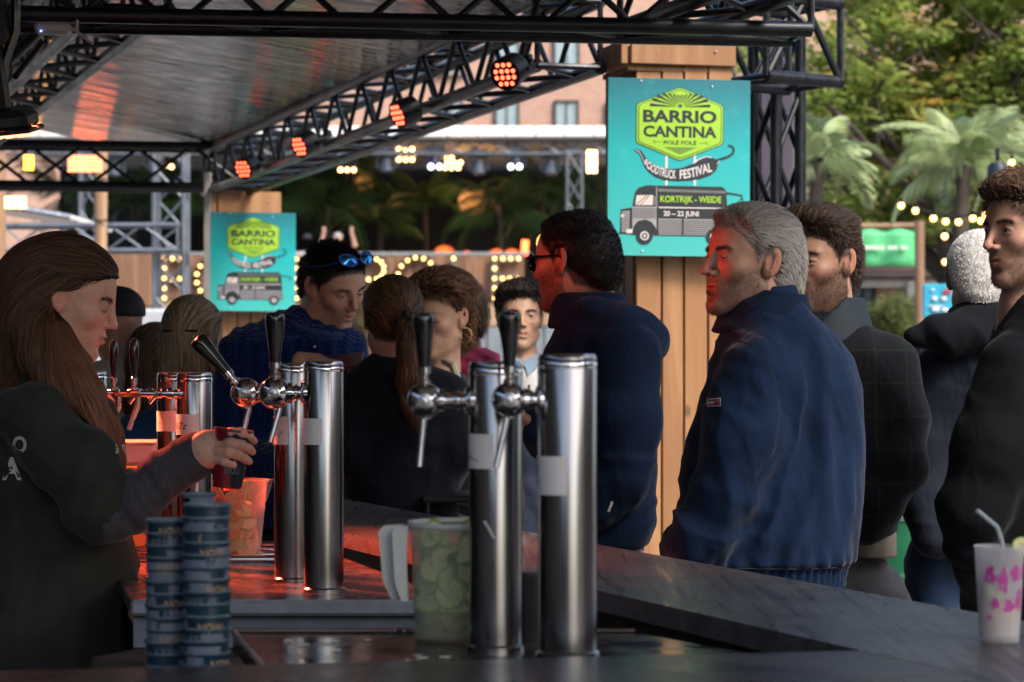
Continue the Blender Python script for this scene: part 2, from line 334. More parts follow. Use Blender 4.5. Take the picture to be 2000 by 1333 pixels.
# ================================================================ PEOPLE
def rotm(yaw, pitch=0, roll=0):
    return np.array(Matrix.Rotation(R(180 + yaw), 3, 'Z') @ Matrix.Rotation(R(-pitch), 3, 'X') @ Matrix.Rotation(R(roll), 3, 'Y'))
HAIRLINE = ([-.13, -.03, -.012, -.004, .012, .022, .03, .045, .06, .075, .095], [-.085, -.06, -.02, .012, .008, -.012, .018, .03, .052, .066, .072])
def head_sdf(f):
    """f: feature dict; canonical head, +Y forward, Z up, origin between the ears"""
    g = lambda k, d=0.0: f.get(k, d)
    fem = g('fem'); jw = g('jaw', 1.0); ns = g('nose', 1.0); ch = g('chin', 1.0)
    def fn(p):
        q = p.copy(); q[..., 0] = np.abs(q[..., 0])
        d = ell(q, (0, -.014, .026), (.075, .096, .081))
        d = su(d, ell(q, (0, .038, .034), (.061, .052, .054)), .03)
        d = su(d, ell(q, (0, .034, -.03), (.057 * (.96 if fem else 1), .058, .078)), .03)
        d = su(d, cone(q, (.048 * jw, .008, -.062), (.014 * jw, .072, -.100), .019, .014), .035)
        d = su(d, sph(q, (0, .080 + .003 * (ch - 1), -.101), .015 * ch), .022)
        if not fem: d = su(d, cone(q, (.012, .087, .019), (.042, .073, .021), .0065, .007), .016)
        d = su(d, ell(q, (.041, .058, -.022), (.021, .024, .019)), .022)                 # cheekbone
        d = su(d, ell(q, (0, .073, -.060), (.030, .023, .024)), .02)                      # muzzle
        d = ss(d, ell(q, (.032, .103, .005), (.019, .0165, .014)), .016)                              # eye socket
        # nose
        d = su(d, cone(q, (0, .0875, .022), (0, .108 + .02 * (ns - 1), -.022), .0055, .0072), .012)
        d = su(d, ell(q, (0, .1095 + .03 * (ns - 1), -.0285), (.0085 * ns, .0098 * ns, .0082 * ns)), .008)
        d = su(d, ell(q, (.0118, .0985, -.0320), (.0056, .0095, .0062)), .006)
        d = ss(d, ell(q, (.0065, .1045, -.0385), (.0032, .0055, .0032)), .003)
        # eyelids: a ball with a slit
        ec = (.0325, .0775, .0035); lid = sph(q, ec, .0142); op = g('eye', .0055)
        if op > 0:
            xx = (q[..., 0] - .0322) / .0150; slit = np.maximum(np.abs(q[..., 2] - .0025 + .0012 * xx) - op * (1 - xx * xx), .082 - q[..., 1]) * .8; lid = ss(lid, slit, .001)
        else: lid = ss(lid, ell(q, (.0325, .0955, -.0035), (.0165, .006, .0012)), .0015)
        d = su(d, lid, .004)
        if op > 0: d = ss(d, np.maximum(slit + .0006, q[..., 1] - .1), .001)
        # lips
        mo = g('mouth', .0012); zs = -.0605
        lipc = .0955 + g('lipf', 0)
        d = su(d, cone(q, (.000, lipc, zs + .0052), (.021, lipc - .012, zs + .0015), .0048, .0022), .0055)
        d = su(d, cone(q, (.000, lipc - .001, zs - .0062 - mo), (.019, lipc - .013, zs - .0025 - mo), .0054, .0022), .0055)
        d = ss(d, ell(q, (0, lipc + .004, zs - mo * .5), (.0235, .008 if mo < .002 else .012, mo)), .0015)
        d = ss(d, ell(q, (0, .098, -.083), (.018, .008, .006)), .008)                    # under the lip
        # ear
        ep = q - np.array((.077, -.006, -.004), f32); c, s = math.cos(R(-22)), math.sin(R(-22))
        e2 = np.stack([ep[..., 0] * c - ep[..., 1] * s, ep[..., 0] * s + ep[..., 1] * c, ep[..., 2]], -1)
        cc, s2 = math.cos(R(10)), math.sin(R(10)); e2 = np.stack([e2[..., 0], e2[..., 1] * cc + e2[..., 2] * s2, -e2[..., 1] * s2 + e2[..., 2] * cc], -1)
        es = g('ear', 1.0)
        r1 = ell(e2, (0, -.002, .004), (.0062, .0175 * es, .0305 * es)); r1 = su(r1, ell(e2, (0, .006, -.020), (.0055, .009, .0115)), .008)
        r1 = ss(r1, ell(e2, (.0062, .001, .004), (.0048, .0115, .0205)), .002)
        r1 = su(r1, ell(e2, (.001, .0105, -.004), (.0035, .003, .006)), .003)
        r1 = su(r1, cone(e2, (.003, -.004, -.010), (.003, -.006, .014), .0022, .002), .003)
        d = su(d, r1, .005)
        # neck, in head space
        if 'neckpts' in f: d = su(d, chain(p, f['neckpts'], .02), .03)
        return d
    return fn
def head_cols(V, f, base):
    x, y, z = np.abs(V[:, 0]), V[:, 1], V[:, 2]; C = np.tile(np.array(base), (len(V), 1)); nz = fbm(V * 60, 3, 5)[:, None]; n2 = fbm(V * 400, 2, 9)[:, None]
    C *= 1 + .10 * nz
    def blend(m, c): nonlocal C; m = m[:, None]; C = C * (1 - m) + np.array(c) * m
    red = np.array(base) * (1.12, .72, .70)
    blend(.3 * np.exp(-((x - .045) ** 2 + (z + .025) ** 2) / .0005) * (y > .03), red); blend(.6 * np.exp(-(x ** 2 + (z + .028) ** 2 + (y - .11) ** 2) / .0003), red)
    blend(.5 * sstep(x, .070, .078) * (np.abs(z) < .045), red)
    lip = np.exp(-((z + .0605 - .0) / .0075) ** 4) * sstep(.024 - x, 0, .004) * (y > .083); blend(lip * .8, np.array(base) * f.get('lipc', (.95, .5, .5)))
    blend(.3 * np.exp(-((x - .033) ** 2 / .0003 + (z - .004) ** 2 / .00012)) * (y > .06), np.array(base) * (.6, .5, .5))
    if f.get('fem'): blend(.7 * np.exp(-((x - .033) ** 2 / .00025 + (z - .007) ** 2 / .00006)) * (y > .06), np.array(base) * (.5, .42, .45))
    bd = f.get('beard', 0)
    if bd:
        low = sstep(-.018 - z + np.clip(.05 - y, 0, 1) * .3, -.012, .02) * (y > -.005) * sstep(z, -.145, -.12)
        cheek = sstep(y, .055, .085) * sstep(z, -.052, -.03) ; low = low * (1 - cheek)
        mus = np.exp(-((z + .047) / .0075) ** 2) * (y > .08) * (x < .026)
        m = np.clip(np.maximum(low * (1 - .9 * lip), mus) * (.85 + .12 * n2[:, 0]), 0, 1) * bd * .75; head_cols.beard = m; blend(np.clip(m, 0, 1), f.get('beardc', (.03, .022, .018)))
    br = np.exp(-((z - .0235 - .15 * (x - .035) * (x < .035) + .35 * np.clip(x - .04, 0, 1)) / .0042) ** 2) * sstep(x, .010, .016) * sstep(.056 - x, 0, .01) * (y > .05)
    head_cols.brow = br; blend(br * .7 * f.get('brow', .8), f.get('browc', (.02, .014, .01)))
    if 'scalp' in f:
        hl = np.interp(y, *HAIRLINE); m = sstep(z - hl, -.006, .006) * (x < .082); blend(m * .9, f['scalp'])
    if f.get('eye', 1) == 0: blend(.9 * np.exp(-((z + .0042) / .0020) ** 2) * sstep(x, .018, .022) * sstep(.050 - x, 0, .006) * (y > .07), (.02, .012, .010))
    return np.clip(C, 0, 1)
def strands_from(parent, name, V, F, w, n, L, wid, dirn, col, col2, M, o, s):
    """short hairs standing on the skin: beard, brows"""
    fw = w[F].mean(1); 
    if fw.sum() < 1e-6: return
    N = vnormals(V, F); a = V[F[:, 0]]; ar = np.linalg.norm(np.cross(V[F[:, 1]] - a, V[F[:, 3]] - a), axis=1) * fw ** 1.5; k = RS.choice(len(F), n, p=ar / ar.sum()); u = RS.rand(n, 1); v = RS.rand(n, 1)
    p = V[F[k, 0]] * (1 - u) * (1 - v) + V[F[k, 1]] * u * (1 - v) + V[F[k, 2]] * u * v + V[F[k, 3]] * (1 - u) * v; nn = N[F[k, 0]]; d = nn * .55 + dirn(p) + RS.randn(n, 3) * .3; d /= np.linalg.norm(d, axis=1, keepdims=True); l = (L * (.5 + RS.rand(n, 1)))
    S = np.stack([p - nn * .0005, p + d * l * .5, p + d * l + np.array((0, 0, -.15)) * l], 1); NR = np.repeat(nn[:, None], 3, 1) + .5 * RS.randn(n, 1, 3); W = wid * (.6 + .8 * RS.rand(n, 1)) * np.array((1, .8, .25))[None]; RV, RF = ribbons(S, W, NR); r = RS.rand(n, 1); C = np.repeat(np.array(col) * (1 - r) + np.array(col2) * r, 6, 0)
    return link(name, npmesh(name, xf(RV, M, o, s), RF, True, C), hair_mat('hair_strands'), parent)
def xf(V, M, o, s=1.0): return (V * s) @ M.T + np.array(o)
def inv(Pw, M, o, s=1.0): return ((np.asarray(Pw) - np.array(o)) @ M) / s
EYE = {}
def eyeball_mesh():
    if 'm' in EYE: return EYE['m']
    b = MB().sphere((0, 0, 0), .0127, 24, 16); V = np.array(b.v); me = b.me('eye')
    an = np.degrees(np.arctan2(np.hypot(V[:, 0], V[:, 2]), V[:, 1])); C = np.tile((.30, .25, .22), (len(V), 1))
    C[an < 27] = (.05, .035, .025); C[an < 13] = (.003, .003, .003)
    ca = me.color_attributes.new('Col', 'FLOAT_COLOR', 'POINT'); c4 = np.ones((len(me.vertices), 4), np.float32); c4[:, :3] = C[:len(me.vertices)]; ca.data.foreach_set('color', c4.ravel()); EYE['m'] = me; return me
eye_m = pm('eye_surface', (.5, .5, .5), .15, attr=True, var=.02, coat=.15)
skin_m = pm('skin', (.4, .25, .18), .48, attr=True, var=.08, scale=110, bump=.16, bscale=380, sss=.06, bdist=.0006, spec=.4)
def ribbons(S, W, nrm, seedcol=None):
    """S (n,k,3) strand points, W (n,k) widths, nrm (n,k,3) outward -> quads"""
    T = np.gradient(S, axis=1); T /= np.linalg.norm(T, axis=-1, keepdims=True) + 1e-9
    B = np.cross(T, nrm); B /= np.linalg.norm(B, axis=-1, keepdims=True) + 1e-9
    n, k = S.shape[:2]; V = np.stack([S - B * W[..., None] / 2, S + B * W[..., None] / 2], 2).reshape(-1, 3)
    i = np.arange(n)[:, None] * k * 2 + np.arange(k - 1)[None] * 2
    F = np.stack([i, i + 1, i + 3, i + 2], -1).reshape(-1, 4); return V, F
def grow(fn, seeds, flow, L, steps=7, lift=.15, off=.002, curl=0, curlf=60, pull=.6, rs=RS, rnd=.25, stick=None):
    n = len(seeds); p = seeds.copy(); out = [p.copy()]; N = grad(fn, p); nr = [N]; step = (L / steps)[:, None]; jit = rs.randn(n, 3) * rnd
    ph = rs.rand(n) * 6.28; li = lift * (0.5 + rs.rand(n))[:, None]
    for i in range(steps):
        fl = flow(p) + jit * .5; fl = fl - N * (fl * N).sum(1, keepdims=True) * .8; fl /= np.linalg.norm(fl, axis=1, keepdims=True) + 1e-9
        d = fl + N * li * (1 - i / steps)
        if curl:
            a = ph + i * 6.28 * curlf / 60 / 2.2; s_ = np.cross(fl, N); d = d + curl * (s_ * np.cos(a)[:, None] + N * np.sin(a)[:, None])
        d /= np.linalg.norm(d, axis=1, keepdims=True) + 1e-9; p = p + d * step
        dist = fn(p)[:, None]; tgt = off + li * .02; N = grad(fn, p); corr = np.clip((dist - tgt) * pull, -.02, .008 if stick is None else stick); p = p - N * corr
        out.append(p.copy()); nr.append(N)
    return np.stack(out, 1), np.stack(nr, 1)
def sample_mesh(V, F, n, rs=RS, w=None):
    a = V[F[:, 0]]; ar = np.linalg.norm(np.cross(V[F[:, 1]] - a, V[F[:, 3]] - a), axis=1); 
    if w is not None: ar = ar * w(V[F].mean(1))
    k = rs.choice(len(F), n, p=ar / ar.sum()); u = rs.rand(n, 1); v = rs.rand(n, 1)
    return V[F[k, 0]] * (1 - u) * (1 - v) + V[F[k, 1]] * u * (1 - v) + V[F[k, 2]] * u * v + V[F[k, 3]] * (1 - u) * v
def hair_mat(name, rough=.5):
    if name in MATS: return MATS[name]
    return pm(name, (.1, .1, .1), rough, attr=True, var=.12, scale=200, stretch=(1, 1, .2), aniso=.3, spec=.3)
def hair_obj(parent, fn, lo, hi, vox, flow, col, col2, n, L, wid, mask=None, M=None, o=None, s=1, steps=7, lift=.15, curl=0, curlf=60, tip=.2, rnd=.25, off=.002, shellcol=None, pull=.6, shell_disp=0.0, mat=None, seedw=None, grey=None, name='hair', earclear=False):
    V, F = nets(fn, lo, hi, vox)
    if len(V) == 0: return None
    N = vnormals(V, F)
    if shell_disp: V = V + N * (shell_disp * fbm(V * 55, 3, 2))[:, None]
    keep = np.ones(len(V), bool) if mask is None else mask(V); Fk = F[keep[F].all(1)]
    use = np.unique(Fk); mp = -np.ones(len(V), int); mp[use] = np.arange(len(use)); Vs = V[use]; Fs = mp[Fk]
    seeds = sample_mesh(V, Fk, n, w=seedw) ; Ls = L(seeds) if callable(L) else np.full(n, L); Ls = Ls * (.65 + .6 * RS.rand(n))
    S, NR = grow(fn, seeds - grad(fn, seeds) * .0015, flow, Ls, steps, lift, off, curl, curlf, pull, rnd=rnd)
    if earclear:
        ab = np.abs(S[..., 0]); bad = ((ab > .068) & (np.abs(S[..., 1] + .004) < .022) & (S[..., 2] > -.034) & (S[..., 2] < .026)).any(1); bad |= ((S[..., 1] > .055) & (S[..., 2] < .048) & (ab < .058)).any(1); S, NR = S[~bad], NR[~bad]; seeds = seeds[~bad]; n = len(S)
    t = np.linspace(0, 1, steps + 1)[None]; W = wid * (.6 + .8 * RS.rand(n, 1)) * (1 - (1 - tip) * t ** 1.5)
    tw = NR + .5 * RS.randn(n, 1, 3); RV, RF = ribbons(S, W, tw)
    col = np.array(col); col2 = np.array(col2); r = RS.rand(n, 1) ** 1.5
    if grey is not None: r = np.clip(r * .4 + grey(seeds)[:, None] * .8 , 0, 1)
    cs = col * (1 - r) + col2 * r; RC = np.repeat(cs, (steps + 1) * 2, axis=0)
    sc = np.tile(col * .6 if shellcol is None else np.array(shellcol), (len(Vs), 1)) * (1 + .35 * fbm(Vs * 120, 2, 4)[:, None])
    VV = np.concatenate([Vs, RV]); FF = np.concatenate([Fs, RF + len(Vs)]); CC = np.clip(np.concatenate([sc, RC]), 0, 1)
    if M is not None: VV = xf(VV, M, o, s)
    me = npmesh(name, VV, FF, True, CC); return link(name, me, mat or hair_mat('hair_strands'), parent)
def short_hair(parent, M, o, s, st):
    """st: thickness function of head-space points etc."""
    th = st['thick']; hl = st.get('hairline', HAIRLINE)
    def fn(p):
        q = p.copy(); q[..., 0] = np.abs(q[..., 0]); d = ell(q, (0, -.014, .026), (.075, .096, .081)); d = su(d, ell(q, (0, .038, .034), (.061, .052, .054)), .03)
        d = su(d, cone(q, (0, -.055, -.02), (0, -.06, -.08), .056, .05), .03)
        g = q[..., 2] - np.interp(q[..., 1], *hl); T = -.008 + (th(p) + .008) * sstep(g, -.004, .030); T = T * np.where(q[..., 0] > .0, 1, 1); return d - T
    def mask(V): return (V[:, 2] - np.interp(V[:, 1], *hl) > -.002)
    return hair_obj(parent, fn, (-.12, -.15, -.12), (.12, .14, .17), st.get('vox', .004), st['flow'], st['col'], st['col2'], st['n'], st['L'], st.get('wid', .0016), mask, M, o, s,
                    st.get('steps', 6), st.get('lift', .2), st.get('curl', 0), st.get('curlf', 60), st.get('tip', .2), st.get('rnd', .25), st.get('off', .002), st.get('shellcol'), st.get('pull', .5), st.get('disp', .002), grey=st.get('grey'), earclear=True)
def head(parent, hd, f, skin, vox=.0026):
    M = rotm(hd['yaw'], hd.get('pitch', 0), hd.get('roll', 0)); o = P(hd['px'], hd['py'], hd['Y']); s = hd.get('s', 1.0); o = np.array(o)
    nb = [np.array(q) for q in hd['neck']]       # world points (base of neck) with radii in hd['nr']
    f = dict(f); top = np.array((0, -.022, -.045)); f['neckpts'] = [(top, hd.get('nr0', .053))] + [(inv(q, M, o, s), r_ / s) for q, r_ in zip(nb, hd['nr'])]
    pts = np.array([a for a, _ in f['neckpts'][1:]]); rr = max(r_ for _, r_ in f['neckpts'])
    lo = np.minimum((-.092, -.12, -.13), (pts - rr * 1.1).min(0)); hi = np.maximum((.092, .135, .13), (pts + rr * 1.1).max(0))
    V, F = nets(head_sdf(f), lo, hi, vox); C = head_cols(V, f, skin); VW = xf(V, M, o, s)
    if vox < .0036:
        bc = np.array(f.get('browc', (.02, .014, .01)))
        strands_from(parent, 'eyebrows', V, F, head_cols.brow, 330, .0048, .0009, lambda p: np.stack([np.sign(p[:, 0]) * 1.0, 0 * p[:, 0], .15 + 0 * p[:, 0]], -1), bc * .7, bc * 1.6, M, o, s)
        if f.get('beard', 0) > .3: b3 = np.array(f.get('beardc', (.03, .022, .018))); strands_from(parent, 'beard', V, F, head_cols.beard, int(5200 * f['beard']), f.get('beardl', .0035), .0007, lambda p: np.array((0, .1, -.8))[None].repeat(len(p), 0), b3 * .5, b3 * f.get('beardv', 2.6), M, o, s)
    if f.get('eye', .0055) > 0 and vox < .0045:
        for sx in (-1, 1):
            e = link('eye', eyeball_mesh(), eye_m, parent); wm = Matrix.Translation(Vector(xf(np.array((sx * .0325, .0760, .0035)), M, o, s))) @ (Matrix(M.tolist()) @ Matrix.Rotation(R(hd.get('gaze', 0)), 3, 'Z')).to_4x4() @ Matrix.Scale(s, 4)
            e.matrix_basis = basis(parent).inverted() @ wm
    return VW, F, C, M, o, s
def torso_fn(rows, Y, cyo=None, sup=2.4):
    """rows: (py, pxL, pxR, half depth m, dy)"""
    k = Y / FPX; z = np.array([CAMH + (HOR - r[0]) * k for r in rows])[::-1]; cx = np.array([((r[1] + r[2]) / 2 - 1000) * k for r in rows])[::-1]
    a = np.array([(r[2] - r[1]) / 2 * k for r in rows])[::-1]; b = np.array([r[3] for r in rows])[::-1]; cy = np.array([Y + (r[4] if len(r) > 4 else 0) for r in rows])[::-1]
    def fn(p):
        Z = p[..., 2]; A = np.interp(Z, z, a); B = np.interp(Z, z, b); X = np.abs(p[..., 0] - np.interp(Z, z, cx)); W = np.abs(p[..., 1] - np.interp(Z, z, cy))
        d = ((X / A) ** sup + (W / B) ** sup) ** (1 / sup); d = (d - 1) * np.minimum(A, B) * .9; return np.maximum(d, np.maximum(Z - z[-1], z[0] - Z))
    fn.z = (z[0], z[-1]); fn.x = ((cx - a).min(), (cx + a).max()); fn.y = ((cy - b).min(), (cy + b).max()); return fn
def wr(v, ax, f1, f2, amp, seed=0, ridge=True):
    """wrinkles running across axis ax"""
    ax = np.array(ax, float); ax /= np.linalg.norm(ax); w = v + .02 * np.stack([vnoise(v * 9, seed + 3), vnoise(v * 9, seed + 4), vnoise(v * 9, seed + 5)], -1)
    al = w @ ax; pr = w - al[:, None] * ax; n = vnoise(pr * f2 + (al * f1)[:, None] * np.array(ax), seed)
    n2 = vnoise(pr * f2 * 1.8 + (al * f1 * 2.1)[:, None] * ax, seed + 1) * .4; n = n + n2; return amp * ((1 - np.abs(n) * 2) if ridge else n)
def ridge(V, a, b, w, amp):
    a = np.array(a); b = np.array(b); ab = b - a; t = np.clip(((V - a) @ ab) / (ab @ ab), 0, 1); d = np.linalg.norm(V - a - t[:, None] * ab, axis=1); return amp * np.exp(-(d / w) ** 2) * np.sin(np.clip(t, .04, .96) * PI) ** .5
def garment(parent, name, m, torso=None, arms=(), extra=(), cut=(), vox=.007, folds=None, k=.05, hem=None, fmat=None, color=None):
    """cloth mesh: smooth union of torso, arm chains, extra sdfs"""
    fns = []
    def fn(p):
        d = torso(p) if torso else None
        for a in arms:
            e = chain(p, a, .03); d = e if d is None else su(d, e, k)
        for e, kk in extra: 
            v = e(p); d = v if d is None else su(d, v, kk)
        for c, kk in cut: d = ss(d, c(p), kk)
        return d
    lo = []; hi = []
    if torso: lo.append((torso.x[0], torso.y[0], torso.z[0])); hi.append((torso.x[1], torso.y[1], torso.z[1]))
    for a in arms:
        for q, r_ in a: lo.append(np.array(q) - r_); hi.append(np.array(q) + r_)
    for e, kk in extra:
        if hasattr(e, 'lo'): lo.append(e.lo); hi.append(e.hi)
    lo = np.min(np.array(lo), 0) - .02; hi = np.max(np.array(hi), 0) + .02
    V, F = nets(fn, lo, hi, vox); N = vnormals(V, F)
    if folds is not None: V = V + N * folds(V)[:, None]
    cols = None if color is None else color(V)
    me = npmesh(name, V, F, True, cols); o = link(name, me, m, parent); o['_'] = 0; del o['_']; garment.last = fn; return o
def collar(c0, c1, r0, r1, th=.006, sq=1.0, back=None):
    """standing collar: conical shell from c0 to c1"""
    c0 = np.array(c0); c1 = np.array(c1); ax = (c1 - c0); L = np.linalg.norm(ax); ax /= L
    def fn(p):
        q = p - c0; t = q @ ax; rad = q - t[..., None] * ax; rr = np.sqrt(rad[..., 0] ** 2 + (rad[..., 1] / sq) ** 2 + rad[..., 2] ** 2); T = np.clip(t / L, 0, 1)
        return np.maximum(np.abs(rr - (r0 + (r1 - r0) * T)) - th, np.maximum(-t, t - L)) - .003
    rm = max(r0, r1) * max(1, sq) + .02; fn.lo = np.minimum(c0, c1) - rm; fn.hi = np.maximum(c0, c1) + rm; return fn
def finger(p, pts): return chain(p, pts, .004)
def legs(parent, cx, cy, zt, yaw, m, shoe_m=None, w=.095, vox=.016, rk=.078, a=.17, b=.115):
    """trousers and shoes for a standing person"""
    c, s = math.cos(R(yaw)), math.sin(R(yaw)); side = np.array((c, s, 0)); fw = np.array((s, -c, 0)); o = np.array((cx, cy, 0))
    L = [o + side * w * k for k in (-1, 1)]
    def fn(p):
        d = ell(p, (cx, cy, zt - .06), (a, b, .14))
        for q in L:
            e = chain(p, [(q * (1, 1, 0) - side * 0 + (0, 0, zt - .08), .098), (q + (0, 0, .48), rk), (q + (0, 0, .05), .062)], .03); d = su(d, e, .03)
        return np.maximum(d, .035 - p[..., 2])
    V, F = nets(fn, (cx - .32, cy - .32, .0), (cx + .32, cy + .32, zt + .1), vox); V = V + vnormals(V, F) * wr(V, (0, 0, 1), 14, 3, .004)[:, None]
    link('trousers', npmesh('trousers', V, F), m, parent)
    def sh(p):
        d = None
        for q in L:
            e = su(cone(p, q + (0, 0, .045), q + fw * .15 + (0, 0, .035), .046, .04), sph(p, q + (0, 0, .07), .045), .03); d = e if d is None else np.minimum(d, e)
        return np.maximum(d, .004 - p[..., 2])
    V, F = nets(sh, (cx - .36, cy - .36, 0), (cx + .36, cy + .36, .14), .012); link('shoes', npmesh('shoes', V, F), shoe_m or blackm, parent)
def body_mesh(parent, parts, name='body'):
    Vs, Fs, Cs, k = [], [], [], 0
    for V, F, C in parts: Vs.append(V); Fs.append(F + k); Cs.append(C); k += len(V)
    return link(name, npmesh(name, np.concatenate(Vs), np.concatenate(Fs), True, np.concatenate(Cs)), skin_m, parent)
def inner(fnc, lo, hi, skin, vox=.02, inset=.022):
    V, F = nets(lambda p: fnc(p) + inset, lo, hi, vox); return V, F, np.tile(np.array(skin), (len(V), 1))
def limb(pts, skin, vox=.006, k=.02):
    a = np.array([q for q, _ in pts]); r_ = max(x for _, x in pts); V, F = nets(lambda p: chain(p, pts, k), a.min(0) - r_ - .01, a.max(0) + r_ + .01, vox); return V, F, np.tile(np.array(skin), (len(V), 1))
def hand_fn(wrist, M, sc=1.0, curl=(35, 45, 50, 55), spread=6, thumb=(30, 25), mirror=1):
    """relaxed or gripping hand: local +Y towards the fingertips, +Z = back of the hand, thumb on +X*mirror"""
    w = np.array(wrist); ch = []
    for i, (x, L) in enumerate(((.030, (.042, .026, .020)), (.010, (.046, .029, .021)), (-.010, (.043, .027, .020)), (-.029, (.034, .021, .018)))):
        a = R((i - 1.5) * -spread * 1.0); c = 0; p = np.array((x * mirror, .088 - abs(i - 1) * .004, 0)); pts = [(np.array((x * .6 * mirror, .035, 0)), .012), (p.copy(), .0095)]
        for j, l in enumerate(L):
            c += R(curl[i]) * (.7, 1.0, .7)[j]; d = np.array((math.sin(a) * -mirror * -1, math.cos(a) * math.cos(c), -math.sin(c))); p = p + d * l; pts.append((p.copy(), (.0088, .0078, .0068)[j]))
        ch.append(pts)
    t0, t1 = R(thumb[0]), R(thumb[1]); p0 = np.array((.022 * mirror, .02, -.006)); d1 = np.array((math.sin(t0 + .35) * mirror, math.cos(t0 + .35), -.45)); d1 /= np.linalg.norm(d1)
    p1 = p0 + d1 * .045; d2 = np.array((math.sin(t1) * mirror, math.cos(t1), -.35)); d2 /= np.linalg.norm(d2); p2 = p1 + d2 * .03; p3 = p2 + d2 * .026
    ch.append([(p0, .014), (p1, .0115), (p2, .010), (p3, .008)])
    def fn(p):
        q = ((p - w) @ M) / sc; d = ell(q, (0, .052, -.002), (.042, .052, .0155)); d = su(d, cone(q, (0, -.03, 0), (0, .02, 0), .025, .025), .02)
        for c_ in ch: d = su(d, finger(q, c_), .006)
        return d * sc
    return fn
def mesh_hand(fn, c, skin, r_=.19, vox=.003):
    c = np.array(c); V, F = nets(fn, c - r_, c + r_, vox); C = np.tile(np.array(skin), (len(V), 1)) * (1 + .12 * fbm(V * 90, 2, 1)[:, None]); return V, F, C
# ---------------------------------------------------------------- the barmaid
def fl_down(p): d = np.zeros_like(p); d[..., 2] = -1; return d
navy = pm('navy_cotton', (.022, .052, .125), .62, var=.22, scale=14, bump=.25, bscale=700, sheen=.25, bdist=.0006)
from mathutils.bvhtree import BVHTree
def bvh_of(o):
    me = o.data; return BVHTree.FromPolygons([(o.matrix_basis if o.parent is None else basis(o.parent) @ o.matrix_basis) @ v.co for v in me.vertices], [tuple(p.vertices) for p in me.polygons])
def decal(parent, name, m, V2, F, bvh, off=.0012, Yf=6):
    """flat print pressed onto the surface it is printed on; V2 in photo pixels"""
    out = []; o = Vector((0, 0, CAMH))
    for x, y in V2:
        d = (P(x, y, 1.0) - o).normalized(); h = bvh.ray_cast(o, d)
        out.append((h[0] - d * off) if h[0] else P(x, y, Yf))
    me = bpy.data.meshes.new(name); me.from_pydata([tuple(v) for v in out], [], F); return link(name, me, m, parent)
def gridrect(x0, y0, x1, y1, nx=6, ny=4, sh=0):
    V = [(x0 + (x1 - x0) * i / nx, y0 + (y1 - y0) * j / ny + sh * i / nx) for j in range(ny + 1) for i in range(nx + 1)]
    F = [(j * (nx + 1) + i, j * (nx + 1) + i + 1, (j + 1) * (nx + 1) + i + 1, (j + 1) * (nx + 1) + i) for j in range(ny) for i in range(nx)]; return V, F
def pxtext(s, x0, y0, x1, y1, **k):
    V, F = text_geo(s, (0, 0, 1, 1), **k); return [(x0 + (x1 - x0) * a, y1 + (y0 - y1) * b) for a, b in V], F
def person_root(label, px, Y, group=None): return thing('person', label, 'person', P(px, 700, Y) * Vector((1, 1, 0)), group)
